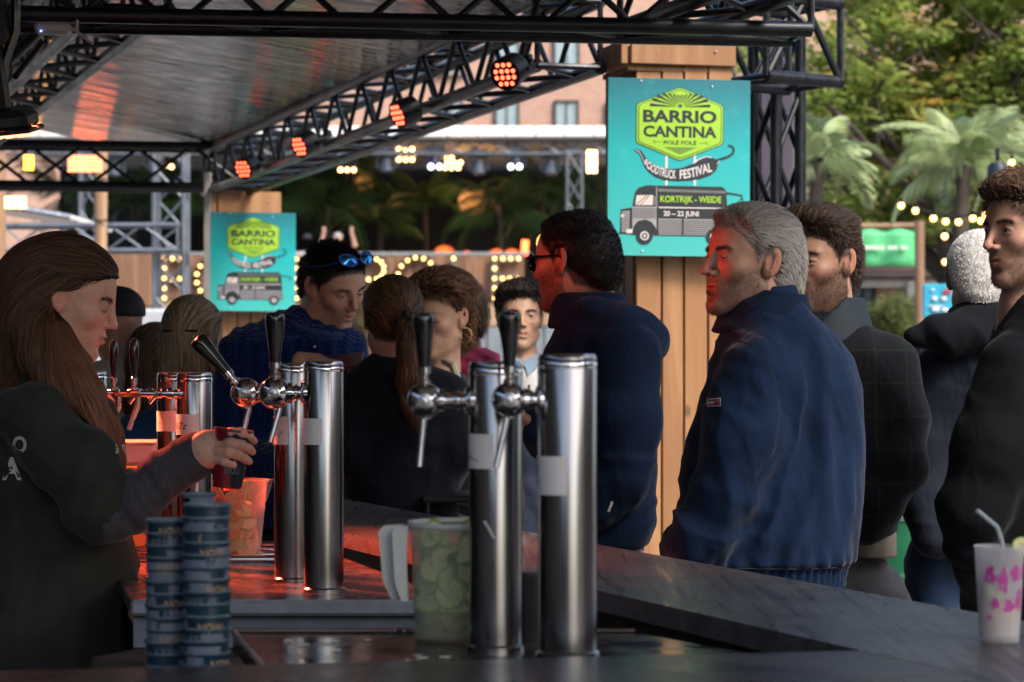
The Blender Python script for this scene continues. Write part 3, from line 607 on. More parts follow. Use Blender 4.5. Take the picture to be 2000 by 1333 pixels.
def make_waitress():
    Y = 5.0; skin = (.58, .335, .245); t = thing('person', 'young woman with long dark hair, olive t-shirt and grey sleeves, filling a cup', 'person', P(110, 700, Y) * Vector((1, 1, 0)))
    nb = [P(105, 700, Y), P(95, 760, Y)]
    VW, F, C, M, o, s = head(t, dict(px=133, py=583, Y=Y - .0, yaw=92, pitch=17, s=.98, neck=nb, nr=[.054, .07], nr0=.05), dict(fem=1, eye=0, nose=.98, ear=.95, jaw=.93, chin=.95, mouth=.0012, lipf=.002, brow=1.0, browc=(.03, .016, .010), lipc=(.85, .42, .42)), skin)
    parts = [(VW, F, C)]
    # torso, sleeves
    rows = [(725, 55, 135, .06), (750, 20, 170, .09), (790, -28, 198, .13), (850, -45, 222, .15), (930, -50, 240, .15), (1010, -48, 255, .14), (1100, -45, 262, .135), (1180, -50, 258, .15), (1260, -60, 262, .17), (1400, -65, 275, .18), (1500, -60, 270, .18)]
    tf = torso_fn(rows, Y + .02)
    sh = P(60, 815, Y - .15); el = P(205, 1000, Y - .20); mid = P(150, 910, Y - .19); wr_ = P(382, 893, Y - .16)
    tee = pm('olive_tshirt', (.030, .035, .028), .75, var=.2, scale=12, bump=.3, bscale=600, sheen=.3, bdist=.0006)
    arm1 = [(sh, .068), (mid, .066), (P(196, 985, Y - .2), .063)]
    def folds(V): return wr(V, (.3, 0, 1), 9, 3, .008) + wr(V, (1, .2, -.25), 15, 2.2, .014, 3) + wr(V, (.5, 0, 1), 18, 5, .004, 6) * sstep(V[:, 2], P(0, 1060, Y).z, P(0, 960, Y).z) + ridge(V, P(110, 1010, Y - .16), P(75, 1200, Y - .17), .02, .012) + ridge(V, P(180, 1060, Y - .14), P(150, 1180, Y - .16), .02, .012) + ridge(V, P(60, 1030, Y - .16), P(-5, 1120, Y - .17), .018, -.01)
    garment(t, 't_shirt', tee, tf, [arm1], vox=.0065, folds=folds, k=.05); tee_fn = garment.last
    bt = bvh_of([c for c in t.children if c.name.startswith('t_shirt')][-1]); wp_ = pm('shirt_print', (.55, .55, .55), .7, var=0)
    for tx_, a_, b_, c_, d_ in (('O', 24, 852, 52, 886), ('A', 4, 893, 42, 938), ('BAR', 226, 868, 246, 886)):
        V2, F2 = pxtext(tx_, a_, b_, c_, d_, bold=.03); decal(t, 'shirt_lettering', wp_, V2, F2, bt, .0015, Y - .1)
    knit = pm('grey_knit', (.055, .052, .062), .9, var=.3, scale=220, bump=.8, bscale=420, sheen=.5, bdist=.001)
    s2 = [(mid, .054), (P(200, 1003, Y - .2), .052), (P(255, 985, Y - .19), .047), (P(330, 925, Y - .17), .040), (P(378, 893, Y - .16), .041), (P(386, 889, Y - .16), .042)]
    ax = np.array(P(380, 893, Y) - P(230, 1000, Y))
    garment(t, 'sleeve', knit, None, [s2], vox=.0045, folds=lambda V: wr(V, ax, 30, 5, .0085, 2) * sstep(P(372, 0, Y).x - V[:, 0], 0, .02))
    # far arm, relaxed along the body and hidden by it
    far = [(P(60, 815, Y + .16), .06), (P(40, 960, Y + .22), .05), (P(110, 1090, Y + .16), .042)]
    garment(t, 'sleeve', knit, None, [far], vox=.012, folds=lambda V: wr(V, (0, 0, 1), 20, 4, .003, 2))
    # hand gripping the cup: back of hand to the camera, fingers wrapped over to the right
    Yh = Y - .17
    def H(px, py, dy=0.): return np.array(P(px, py, Yh + dy))
    fing = [[(H(436, 862, -.03), .013), (H(452, 846, -.042), .0105), (H(472, 846, -.040), .0098), (H(487, 853, -.022), .0088), (H(496, 862, -.005), .0076)],
            [(H(434, 872, -.035), .013), (H(450, 866, -.050), .0108), (H(472, 870, -.048), .0098), (H(486, 877, -.030), .0088), (H(493, 883, -.012), .0076)],
            [(H(430, 884, -.035), .013), (H(446, 884, -.049), .0105), (H(466, 890, -.046), .0095), (H(479, 897, -.030), .0086), (H(487, 902, -.012), .0074)],
            [(H(424, 896, -.030), .012), (H(438, 901, -.043), .0095), (H(454, 907, -.040), .0086), (H(466, 912, -.026), .0078), (H(474, 914, -.010), .0068)],
            [(H(408, 864, .0), .015), (H(428, 850, .03), .0125), (H(448, 852, .045), .0105), (H(464, 862, .045), .0088)]]
    def hf(p):
        d = cone(p, H(366, 897), H(398, 884, -.01), .029, .031); d = su(d, ell(((p - H(418, 876, -.014)) @ np.array(Matrix.Rotation(R(12), 3, 'Y').transposed()).T), (0, 0, 0), (.047, .021, .037)), .02)
        fg = None
        for c_ in fing[:4]: e_ = chain(p, c_, .005); fg = e_ if fg is None else su(fg, e_, .0015)
        d = su(su(d, chain(p, fing[4], .005), .012), fg, .008)
        return d
    V, F2 = nets(hf, H(345, 935, -.11), H(515, 820, .09), .0024); C2 = np.tile(np.array(skin), (len(V), 1)) * (1 + .1 * fbm(V * 90, 2, 1)[:, None])
    for c_ in fing:      # knuckles a little redder, polished nails
        for q, rr in c_[1:4]: m = .35 * np.exp(-((V - q) ** 2).sum(1) / .00008)[:, None]; C2 = C2 * (1 - m) + C2 * m * (1.1, .7, .65)
        q = c_[-1][0]; m = np.clip(1.2 * np.exp(-((V - q) ** 2).sum(1) / .00003) * (V[:, 0] > q[0] - .001), 0, .9)[:, None]; C2 = C2 * (1 - m) + np.array((.45, .2, .2)) * m
    parts.append((V, F2, C2)); parts.append(inner(tf, (tf.x[0], tf.y[0], .8), (tf.x[1], tf.y[1], tf.z[1]), skin, .025, .03))
    body_mesh(t, parts)
    link('ear_stud', MB().sphere(Vector(xf(np.array((.0835, .002, -.031)), M, o, s)), .0022, 10, 6).me(), pm('gold', (.8, .5, .2), .2, 1), t)
    # hair
    def W(px, py, dy=0): return np.array(P(px, py, Y + dy))
    locks = [[(W(66, 560, 0), .080), (W(56, 640, .01), .076), (W(48, 710, .02), .066), (W(38, 790, .03), .046), (W(30, 880, .04), .03)],
             [(W(95, 640, -.075), .028), (W(112, 700, -.10), .026), (W(142, 748, -.13), .019), (W(172, 792, -.15), .011), (W(200, 845, -.16), .005)],
             [(W(70, 640, -.06), .045), (W(82, 695, -.085), .038), (W(104, 740, -.115), .026), (W(128, 785, -.14), .012)],
             [(W(40, 640, .06), .05), (W(30, 740, .09), .05), (W(20, 860, .11), .03)],
             [(W(122, 640, -.078), .010), (W(158, 706, -.09), .010), (W(185, 760, -.10), .009), (W(215, 830, -.12), .007), (W(236, 900, -.12), .004)]]
    def hair(pw):
        p = ((pw - o) @ M) / s; q = p.copy(); q[..., 0] = np.abs(q[..., 0])
        d = ell(q, (0, -.020, .038), (.084, .110, .094)); d = su(d, ell(q, (0, .031, .058), (.064, .055, .046)), .03)
        d = su(d, ell(q, (.0, -.065, -.045), (.080, .062, .115)), .04)
        hl = np.interp(p[..., 1], [-.13, -.035, -.022, -.012, .02, .05, .075, .11], [-.5, -.4, -.06, .022, .030, .050, .067, .076])
        d = np.maximum(d, (hl - p[..., 2]) * .6) * s
        e = None
        for c_ in locks:
            w_ = chain(pw, c_, .03); e = w_ if e is None else su(e, w_, .025)
        return su(d, e, .03)
    gm = lambda p: sstep(P(0, 560, Y).z - p[..., 2], 0, .10)
    def flow(pw):
        p = ((pw - o) @ M) / s; x, y, z = p[..., 0], p[..., 1], p[..., 2]
        f = np.stack([np.sign(x) * .25, -1.1 + 0 * x, np.where(z > .05, -.15, -1.1) - .6 * (y < -.05)], -1) @ M.T
        g = np.zeros_like(pw); g[..., 2] = -1; g[..., 0] = .35 * sstep(pw[..., 0], W(80, 0)[0], W(150, 0)[0]); m = gm(pw)[..., None]; return f * (1 - m) + g * m
    lo = W(-25, 1000, -.23); hi = W(262, 425, .2); lo[0] = -1.12
    hair_obj(t, hair, lo, hi, .0052, flow, (.016, .009, .007), (.26, .115, .055), 26000, lambda q: np.where(q[:, 2] > P(0, 560, Y).z, .09, .13), .0014, steps=7, lift=.06, rnd=.10, off=.0035, shell_disp=.0025,
             grey=lambda q: .18 + sstep(q[:, 0], W(70, 0)[0], W(190, 0)[0]) * .8 * gm(q))
    legs(t, W(105, 0)[0], Y + .02, .93, 90, pm('black_denim', (.012, .012, .014), .8))
    return t

# comb directions for short hair (head space)
def comb(fx, fy, fz, part=0):
    def f(p):
        x, y, z = p[..., 0], p[..., 1], p[..., 2]; top = sstep(z, .04, .09)
        side = np.stack([0 * x, -.5 + 0 * x, -1 + 0 * x], -1); t = np.stack([fx + 0 * x, fy + 0 * x, fz + 0 * x], -1); return side * (1 - top[..., None]) + t * top[..., None]
    return f
def make_grey_man():
    Y = 5.3; skin = (.40, .22, .15); t = person_root('grey haired man in a blue zip jacket, facing left at the bar', 1500, Y)
    nb = [P(1488, 600, Y), P(1500, 680, Y)]
    hd = dict(px=1466, py=513, Y=Y, yaw=-65, pitch=-4, roll=0, s=1.02, neck=nb, nr=[.062, .09], nr0=.058, gaze=6)
    ft = dict(eye=.0036, nose=1.08, ear=1.08, jaw=1.04, chin=1.08, beard=.72, beardc=(.045, .034, .03), mouth=.0022, brow=.9, browc=(.025, .018, .016), lipc=(.8, .42, .4), scalp=(.12, .1, .09))
    VW, F, C, M, o, s = head(t, hd, ft, skin, .0024); parts = [(VW, F, C)]
    rows = [(560, 1462, 1552, .06), (585, 1445, 1560, .075), (615, 1432, 1588, .10), (650, 1416, 1628, .125), (700, 1396, 1664, .145), (760, 1382, 1681, .15), (850, 1352, 1683, .155), (950, 1330, 1681, .16), (1050, 1312, 1671, .16), (1095, 1318, 1665, .155), (1108, 1335, 1655, .148), (1148, 1338, 1648, .142)]
    tf = torso_fn(rows, Y)
    A = [(P(1478, 735, Y - .135), .078), (P(1446, 850, Y - .165), .080), (P(1412, 960, Y - .17), .074), (P(1375, 1040, Y - .15), .064), (P(1345, 1085, Y - .10), .055)]
    B = [(P(1560, 735, Y + .16), .078), (P(1500, 850, Y + .19), .075), (P(1440, 960, Y + .17), .068), (P(1350, 1050, Y + .08), .055)]
    zh = P(0, 1108, Y).z
    seam = [P(1442, 668, Y - .1), P(1480, 690, Y - .17), P(1512, 740, Y - .19), P(1524, 800, Y - .2), P(1512, 880, Y - .2), P(1468, 945, Y - .2), P(1440, 1020, Y - .18)]
    def folds(V):
        g = np.zeros(len(V)); up = sstep(V[:, 2], zh - .002, zh + .02); front = V[:, 1] < Y + .05
        for a, b in zip(seam[:-1], seam[1:]):
            ab = np.array(b - a); t_ = np.clip(((V - np.array(a)) @ ab) / (ab @ ab), 0, 1); dd = np.linalg.norm((V - np.array(a) - t_[:, None] * ab)[:, [0, 2]], axis=1); g = g - .003 * np.exp(-(dd / .007) ** 2) * front
        for a, b, w, am in ((P(1585, 640, Y), P(1598, 1085, Y), .020, .012), (P(1560, 720, Y), P(1470, 1085, Y), .020, .013), (P(1625, 690, Y), P(1668, 900, Y), .02, .010), (P(1545, 650, Y), P(1530, 860, Y), .018, .010), (P(1600, 880, Y), P(1520, 1095, Y), .016, .009), (P(1640, 880, Y), P(1640, 1090, Y), .015, .009), (P(1520, 950, Y), P(1440, 1090, Y), .018, .012)):
            a = np.array(a)[[0, 2]]; b = np.array(b)[[0, 2]]; v = V[:, [0, 2]]; ab = b - a; tt = np.clip(((v - a) @ ab) / (ab @ ab), 0, 1); dd = np.linalg.norm(v - a - tt[:, None] * ab, axis=1); g = g + am * np.exp(-(dd / w) ** 2) * np.sin(np.clip(tt, .05, .95) * PI) ** .5 * front
        g = g + wr(V, (1, .3, .12), 13, 1.8, .0055, 4) + wr(V, (1, .2, .35), 24, 5, .002, 14) + wr(V, (.35, 0, 1), 16, 5, .0065, 7) * sstep(P(1500, 0, Y).x - V[:, 0], -.02, .06)
        band = .0045 * np.sin((V[:, 0] + V[:, 1] * .7) * 300 + 2 * vnoise(V * 14, 2)) - .004; return g * up + band * (1 - up) + .004 * np.sin((V[:, 0] + .5 * V[:, 1]) * 130 + 3 * vnoise(V * 10)) * up * sstep(zh + .07 - V[:, 2], 0, .06)
    jm = pm('blue_jacket_cotton', (.008, .019, .047), .55, var=.2, scale=10, bump=.2, bscale=800, sheen=.35, bdist=.0005)
    col = collar(P(1492, 655, Y), P(1500, 572, Y), .105, .080, .006, 1.0)
    j = garment(t, 'jacket', jm, tf, [A, B], vox=.0055, folds=folds, k=.045)
    cm = pm('navy_collar_cotton', (.006, .014, .032), .6, var=.2, scale=20, bump=.5, bscale=300, sheen=.3)
    # collar: high at the back, open and lower in front
    def cf(p): 
        d = col(p); fr = P(1400, 600, Y).x; return np.maximum(d, (p[..., 2] - (P(0, 557, Y).z - .55 * np.maximum(0, P(1505, 0, Y).x - p[..., 0]))) * .7)
    cf.lo, cf.hi = col.lo, col.hi
    garment(t, 'collar', cm, None, [], [(cf, .01)], vox=.004, folds=lambda V: wr(V, (0, 0, 1), 20, 5, .0025, 3))
    bt = bvh_of(j); sm_ = pm('dark_seam', (.004, .009, .022), .8, var=0); o_ = Vector((0, 0, CAMH))
    for ln in ([(1440, 664), (1470, 676), (1500, 712), (1516, 760), (1520, 820), (1508, 880), (1476, 935), (1452, 975)], [(1500, 606), (1470, 640), (1442, 664)], [(1352, 1106), (1420, 1110), (1500, 1112), (1580, 1112), (1655, 1108)]):
        q_ = []
        for (x0_, y0_), (x1_, y1_) in zip(ln[:-1], ln[1:]):
            for f_ in (0, .25, .5, .75):
                h_ = bt.ray_cast(o_, (P(x0_ + (x1_ - x0_) * f_, y0_ + (y1_ - y0_) * f_, 1) - o_).normalized())
                if h_[0] and abs(h_[0].y - Y) < .35: q_.append(h_[0])
        if len(q_) > 3: MB().tube(q_, .0016, 5).build('seam', sm_, t)
    V2, F2 = gridrect(1380, 779, 1408, 795, 8, 4, -1.5); decal(t, 'logo_patch', pm('patch_white', (.6, .58, .56), .6, var=0), V2, F2, bt, .0015)
    for (x0, y0, x1, y1, mm) in ((1382, 781, 1406, 784, 'patch_navy'), (1382, 790, 1406, 793, 'patch_navy'), (1394, 784.6, 1406, 789.6, 'patch_red')):
        V2, F2 = gridrect(x0, y0, x1, y1, 6, 2, -1.3); decal(t, 'logo_stripe', pm(mm, (.01, .015, .05) if 'navy' in mm else (.45, .02, .03), .6, var=0), V2, F2, bt, .0028)
    parts.append(inner(tf, (tf.x[0], tf.y[0], .8), (tf.x[1], tf.y[1], tf.z[1] - .03), skin, .025, .035))
    for c_ in (A, B): parts.append(limb([(q, r_ * .6) for q, r_ in c_] , skin, .012))
    parts.append(mesh_hand(hand_fn(A[-1][0] + Vector((-.005, .0, -.015)), rotm(-60, 70, 0), 1.0), A[-1][0] + Vector((0, 0, -.06)), skin, .16, .005))
    body_mesh(t, parts)
    th = lambda p: .006 + .008 * sstep(p[..., 2], .055, .11) + .006 * sstep(p[..., 1], .03, .09) * sstep(p[..., 2], .05, .08)
    def flow(p):
        x, y, z = np.abs(p[..., 0]), p[..., 1], p[..., 2]; top = sstep(z, .045, .085); fr = sstep(y, .05, .085)
        side = np.stack([.15 * np.sign(p[..., 0]), -1.0 + 0 * x, -.55 + 0 * x - sstep(-.03 - y, 0, .05)], -1); tp = np.stack([.35 + 0 * x, -.9 + 0 * x + 1.3 * fr, .1 - .6 * fr], -1); return side * (1 - top[..., None]) + tp * top[..., None]
    grey = lambda q: np.clip(1.0 - sstep(q[:, 2], .05, .10) * .65 + .2 * vnoise(q * 30), 0, 1)
    hl = ([-.13, -.03, -.012, -.004, .012, .022, .03, .045, .06, .075, .1], [-.095, -.07, -.03, .012, .008, -.016, .026, .046, .064, .076, .084])
    short_hair(t, M, o, s, dict(thick=th, hairline=hl, flow=flow, col=(.07, .055, .05), col2=(.46, .43, .40), n=13000, L=lambda q: .026 + .028 * sstep(q[:, 2], .05, .1), wid=.0012, lift=.30, curl=.35, curlf=34, rnd=.4, off=.003, shellcol=(.10, .085, .078), disp=.004, grey=grey))
    legs(t, P(1500, 0, Y).x, Y, .94, -70, pm('blue_denim', (.03, .05, .09), .8, var=.3, scale=30))
    return t
def make_bearded_man():
    Y = 5.95; skin = (.42, .235, .16); t = person_root('dark haired bearded man in a black checked jacket, behind the grey haired man', 1640, Y)
    hd = dict(px=1602, py=512, Y=Y, yaw=-42, pitch=4, s=1.04, neck=[P(1612, 610, Y + .01), P(1620, 690, Y + .02)], nr=[.066, .09], nr0=.06, gaze=-14)
    ft = dict(eye=.0034, nose=1.06, ear=1.05, jaw=1.04, chin=1.05, beard=.95, beardl=.005, beardc=(.05, .028, .02), mouth=.001, brow=.95, browc=(.02, .012, .01), lipc=(.85, .5, .45), scalp=(.03, .02, .016))
    VW, F, C, M, o, s = head(t, hd, ft, skin, .0026); parts = [(VW, F, C)]
    rows = [(612, 1566, 1668, .07), (640, 1545, 1700, .10), (690, 1525, 1740, .135), (760, 1515, 1762, .14), (900, 1515, 1765, .145), (1000, 1520, 1752, .145), (1040, 1530, 1746, .14)]
    tf = torso_fn(rows, Y)
    A = [(P(1733, 715, Y - .02), .075), (P(1752, 820, Y - .06), .072), (P(1750, 910, Y - .1), .066), (P(1715, 985, Y - .12), .055), (P(1685, 1020, Y - .1), .048)]
    B = [(P(1560, 720, Y + .0), .07), (P(1530, 850, Y - .05), .062), (P(1540, 960, Y - .14), .052)]
    jm = pm('dark_checked_wool', (.012, .012, .015), .7, var=0, bump=.25, bscale=500, sheen=.3, bdist=.0006)
    if 'chk' not in MATS:
        N, L, b = nodes_of(jm); tc = N.new('ShaderNodeTexCoord'); sp = N.new('ShaderNodeSeparateXYZ'); L.new(tc.outputs['Object'], sp.inputs[0]); prev = None
        for i in (0, 2):
            m1 = N.new('ShaderNodeMath'); m1.operation = 'PINGPONG'; m1.inputs[1].default_value = .04; L.new(sp.outputs[i], m1.inputs[0]); m2 = N.new('ShaderNodeMapRange'); m2.inputs[1].default_value = .003; m2.inputs[2].default_value = .0; m2.inputs[3].default_value = 0; m2.inputs[4].default_value = .5; L.new(m1.outputs[0], m2.inputs[0])
            if prev: ad = N.new('ShaderNodeMath'); ad.operation = 'MAXIMUM'; L.new(prev, ad.inputs[0]); L.new(m2.outputs[0], ad.inputs[1]); prev = ad.outputs[0]
            else: prev = m2.outputs[0]
        mx = N.new('ShaderNodeMix'); mx.data_type = 'RGBA'; mx.inputs[6].default_value = (.010, .010, .013, 1); mx.inputs[7].default_value = (.02, .045, .02, 1); L.new(prev, mx.inputs[0]); L.new(mx.outputs[2], b.inputs['Base Color']); MATS['chk'] = 1
    ax = (0, 0, 1)
    garment(t, 'jacket', jm, tf, [A, B], vox=.007, k=.045, folds=lambda V: wr(V, (1, .2, .2), 9, 2, .006, 11) + wr(V, (-.3, 0, 1), 14, 4, .006, 12) * sstep(V[:, 0], P(1690, 0, Y).x, P(1740, 0, Y).x) * sstep(P(0, 800, Y).z - V[:, 2], -.05, .1))
    cm = pm('dark_teal_collar', (.006, .014, .024), .75, var=.2)
    c_ = collar(P(1612, 690, Y), P(1612, 585, Y), .125, .085, .008); 
    def cf(p): return np.maximum(c_(p), (p[..., 2] - (P(0, 572, Y).z - .9 * np.maximum(0, P(1655, 0, Y).x - p[..., 0]) )) * .6)
    cf.lo, cf.hi = c_.lo, c_.hi
    garment(t, 'collar', cm, None, [], [(cf, .01)], vox=.005)
    sf = torso_fn([(1025, 1650, 1744, .11), (1060, 1655, 1746, .12), (1084, 1658, 1746, .12)], Y)
    garment(t, 't_shirt', pm('beige_tshirt', (.30, .26, .20), .8, var=.1), sf, [], vox=.008, folds=lambda V: wr(V, (1, 0, 0), 20, 4, .003))
    uf = torso_fn([(620, 1590, 1650, .07), (700, 1565, 1690, .10), (900, 1560, 1700, .1)], Y - .02)
    garment(t, 'undershirt', pm('dark_tshirt', (.02, .018, .022), .8), uf, [], vox=.012)
    parts.append(inner(tf, (tf.x[0], tf.y[0], .85), (tf.x[1], tf.y[1], tf.z[1] - .03), skin, .025, .04)); body_mesh(t, parts)
    th = lambda p: .004 + .018 * sstep(p[..., 2], .05, .10) + .012 * sstep(p[..., 1], .0, .07) * sstep(p[..., 2], .05, .09)
    def flow(p):
        x = p[..., 0]; top = sstep(p[..., 2], .05, .09); return np.stack([.0 * x, -.5 * (1 - top) - .9 * top, -1 * (1 - top) + .25 * top], -1)
    short_hair(t, M, o, s, dict(thick=th, flow=flow, col=(.022, .013, .009), col2=(.12, .070, .045), n=13000, L=lambda q: .009 + .028 * sstep(q[:, 2], .06, .1), wid=.0012, lift=.35, curl=.12, curlf=30, rnd=.22, off=.003, disp=.004, vox=.0045))
    legs(t, P(1640, 0, Y).x, Y, .965, -40, pm('grey_denim', (.085, .085, .09), .8, var=.35, scale=30, bump=.4, bscale=300), a=.16)
    return t
def make_sunglasses_man():
    Y = 6.0; skin = (.36, .19, .13); t = person_root('short haired man wearing sunglasses and a navy hooded windbreaker, seen from behind', 1180, Y)
    hd = dict(px=1124, py=510, Y=Y, yaw=-122, pitch=3, s=1.04, neck=[P(1148, 590, Y + .02), P(1165, 680, Y + .04)], nr=[.066, .1], nr0=.062)
    ft = dict(eye=0, nose=1.02, ear=1.0, jaw=1.02, chin=1.0, beard=.8, beardc=(.03, .02, .016), scalp=(.01, .008, .008), neckback=1)
    VW, F, C, M, o, s = head(t, hd, ft, skin, .003); parts = [(VW, F, C)]
    rows = [(585, 1105, 1200, .065), (610, 1092, 1232, .10), (650, 1086, 1262, .13), (720, 1080, 1282, .145), (850, 1076, 1286, .15), (950, 1072, 1282, .15), (1020, 1072, 1276, .145), (1060, 1085, 1262, .135)]
    tf = torso_fn(rows, Y); A = [(P(1222, 700, Y - .12), .082), (P(1228, 820, Y - .16), .078), (P(1215, 925, Y - .17), .068), (P(1160, 985, Y - .18), .056)]
    B = [(P(1120, 700, Y + .02), .07), (P(1092, 800, Y - .10), .06), (P(1075, 850, Y - .22), .05), (P(1050, 836, Y - .30), .042)]
    jm = pm('navy_windbreaker', (.008, .016, .040), .42, var=.2, scale=12, bump=.12, bscale=500, sheen=.2)
    hood = lambda p: su(su(ell(p, P(1205, 628, Y - .03), (.085, .12, .040)), ell(p, P(1262, 668, Y + .0), (.052, .11, .055)), .03), ell(p, P(1150, 606, Y - .04), (.05, .09, .030)), .03)
    hood.lo, hood.hi = np.array(P(1080, 740, Y - .2)), np.array(P(1310, 560, Y + .2))
    j = garment(t, 'jacket', jm, tf, [A, B], [(hood, .018)], vox=.0062, k=.04, folds=lambda V: wr(V, (1, .3, .3), 10, 1.8, .007, 21) + wr(V, (.1, 0, 1), 12, 3, .005, 22) + ridge(V, P(1150, 640, Y - .15), P(1250, 900, Y - .2), .03, .008))
    cm = collar(P(1150, 640, Y), P(1150, 575, Y), .095, .082, .006); garment(t, 'collar', jm, None, [], [(cm, .01)], vox=.006)
    link('zip_pull', MB().tube([P(1196, 980, Y - .26), P(1190, 995, Y - .262), P(1188, 1000, Y - .262)], .003).me(), white_paper, t)
    sf = torso_fn([(1050, 1110, 1258, .11), (1085, 1112, 1258, .12)], Y); garment(t, 'belt_band', pm('grey_cloth', (.22, .23, .25), .8), sf, [], vox=.01)
    parts.append(inner(tf, (tf.x[0], tf.y[0], .85), (tf.x[1], tf.y[1], tf.z[1] - .03), skin, .025, .04))
    parts.append(mesh_hand(hand_fn(B[-1][0], rotm(-80, 5, 60), 1.0, mirror=-1), B[-1][0] + Vector((-.08, 0, 0)), skin, .17, .004))
    parts.append(mesh_hand(hand_fn(A[-1][0], rotm(-90, 60, 0), 1.0), A[-1][0] + Vector((-.04, 0, -.06)), skin, .17, .006)); body_mesh(t, parts)
    th = lambda p: .004 + .008 * sstep(p[..., 2], .06, .11)
    short_hair(t, M, o, s, dict(thick=th, flow=comb(0, .8, .3), col=(.007, .005, .005), col2=(.03, .022, .018), n=9000, L=lambda q: .005 + .006 * sstep(q[:, 2], .06, .1), wid=.0013, lift=.22, rnd=.2, off=.001, disp=.001, vox=.005, steps=3))
    # sunglasses
    g = thing('sunglasses', 'black sunglasses on the face of the man in the navy windbreaker', 'sunglasses', Vector(xf(np.array((0, .1, .01)), M, o, s)))
    def hp(x, y, z): return Vector(xf(np.array((x, y, z)), M, o, s))
    for sx in (-1, 1):
        b = MB(); pl = [hp(sx * (.034 + .028 * math.cos(a) * (1.0)), .108 - .014 * (abs(math.cos(a) * .5 + .5) if True else 0), .002 + .021 * math.sin(a)) for a in np.linspace(0, 2 * PI, 21)[:-1]]
        c0 = hp(sx * .034, .112, .002); vv = [c0] + pl; b.add(vv, [(0, i + 1, (i + 1) % 20 + 1) for i in range(20)]); b.build('lens', pm('dark_lens', (.01, .01, .012), .05, coat=.5), g)
        MB().tube(pl + [pl[0]], .0022, 8).build('frame', blackp, g)
        MB().tube([hp(sx * .062, .097, .012), hp(sx * .076, .06, .012), hp(sx * .081, .0, .010), hp(sx * .082, -.02, -.002)], [.0035, .003, .003, .002], 8).build('temple', blackp, g)
    MB().tube([hp(-.008, .112, .008), hp(0, .116, .010), hp(.008, .112, .008)], .002, 8).build('bridge', blackp, g)
    legs(t, P(1170, 0, Y).x, Y, .93, -120, pm('blue_denim', (.03, .05, .09), .8, var=.3, scale=30))
    return t
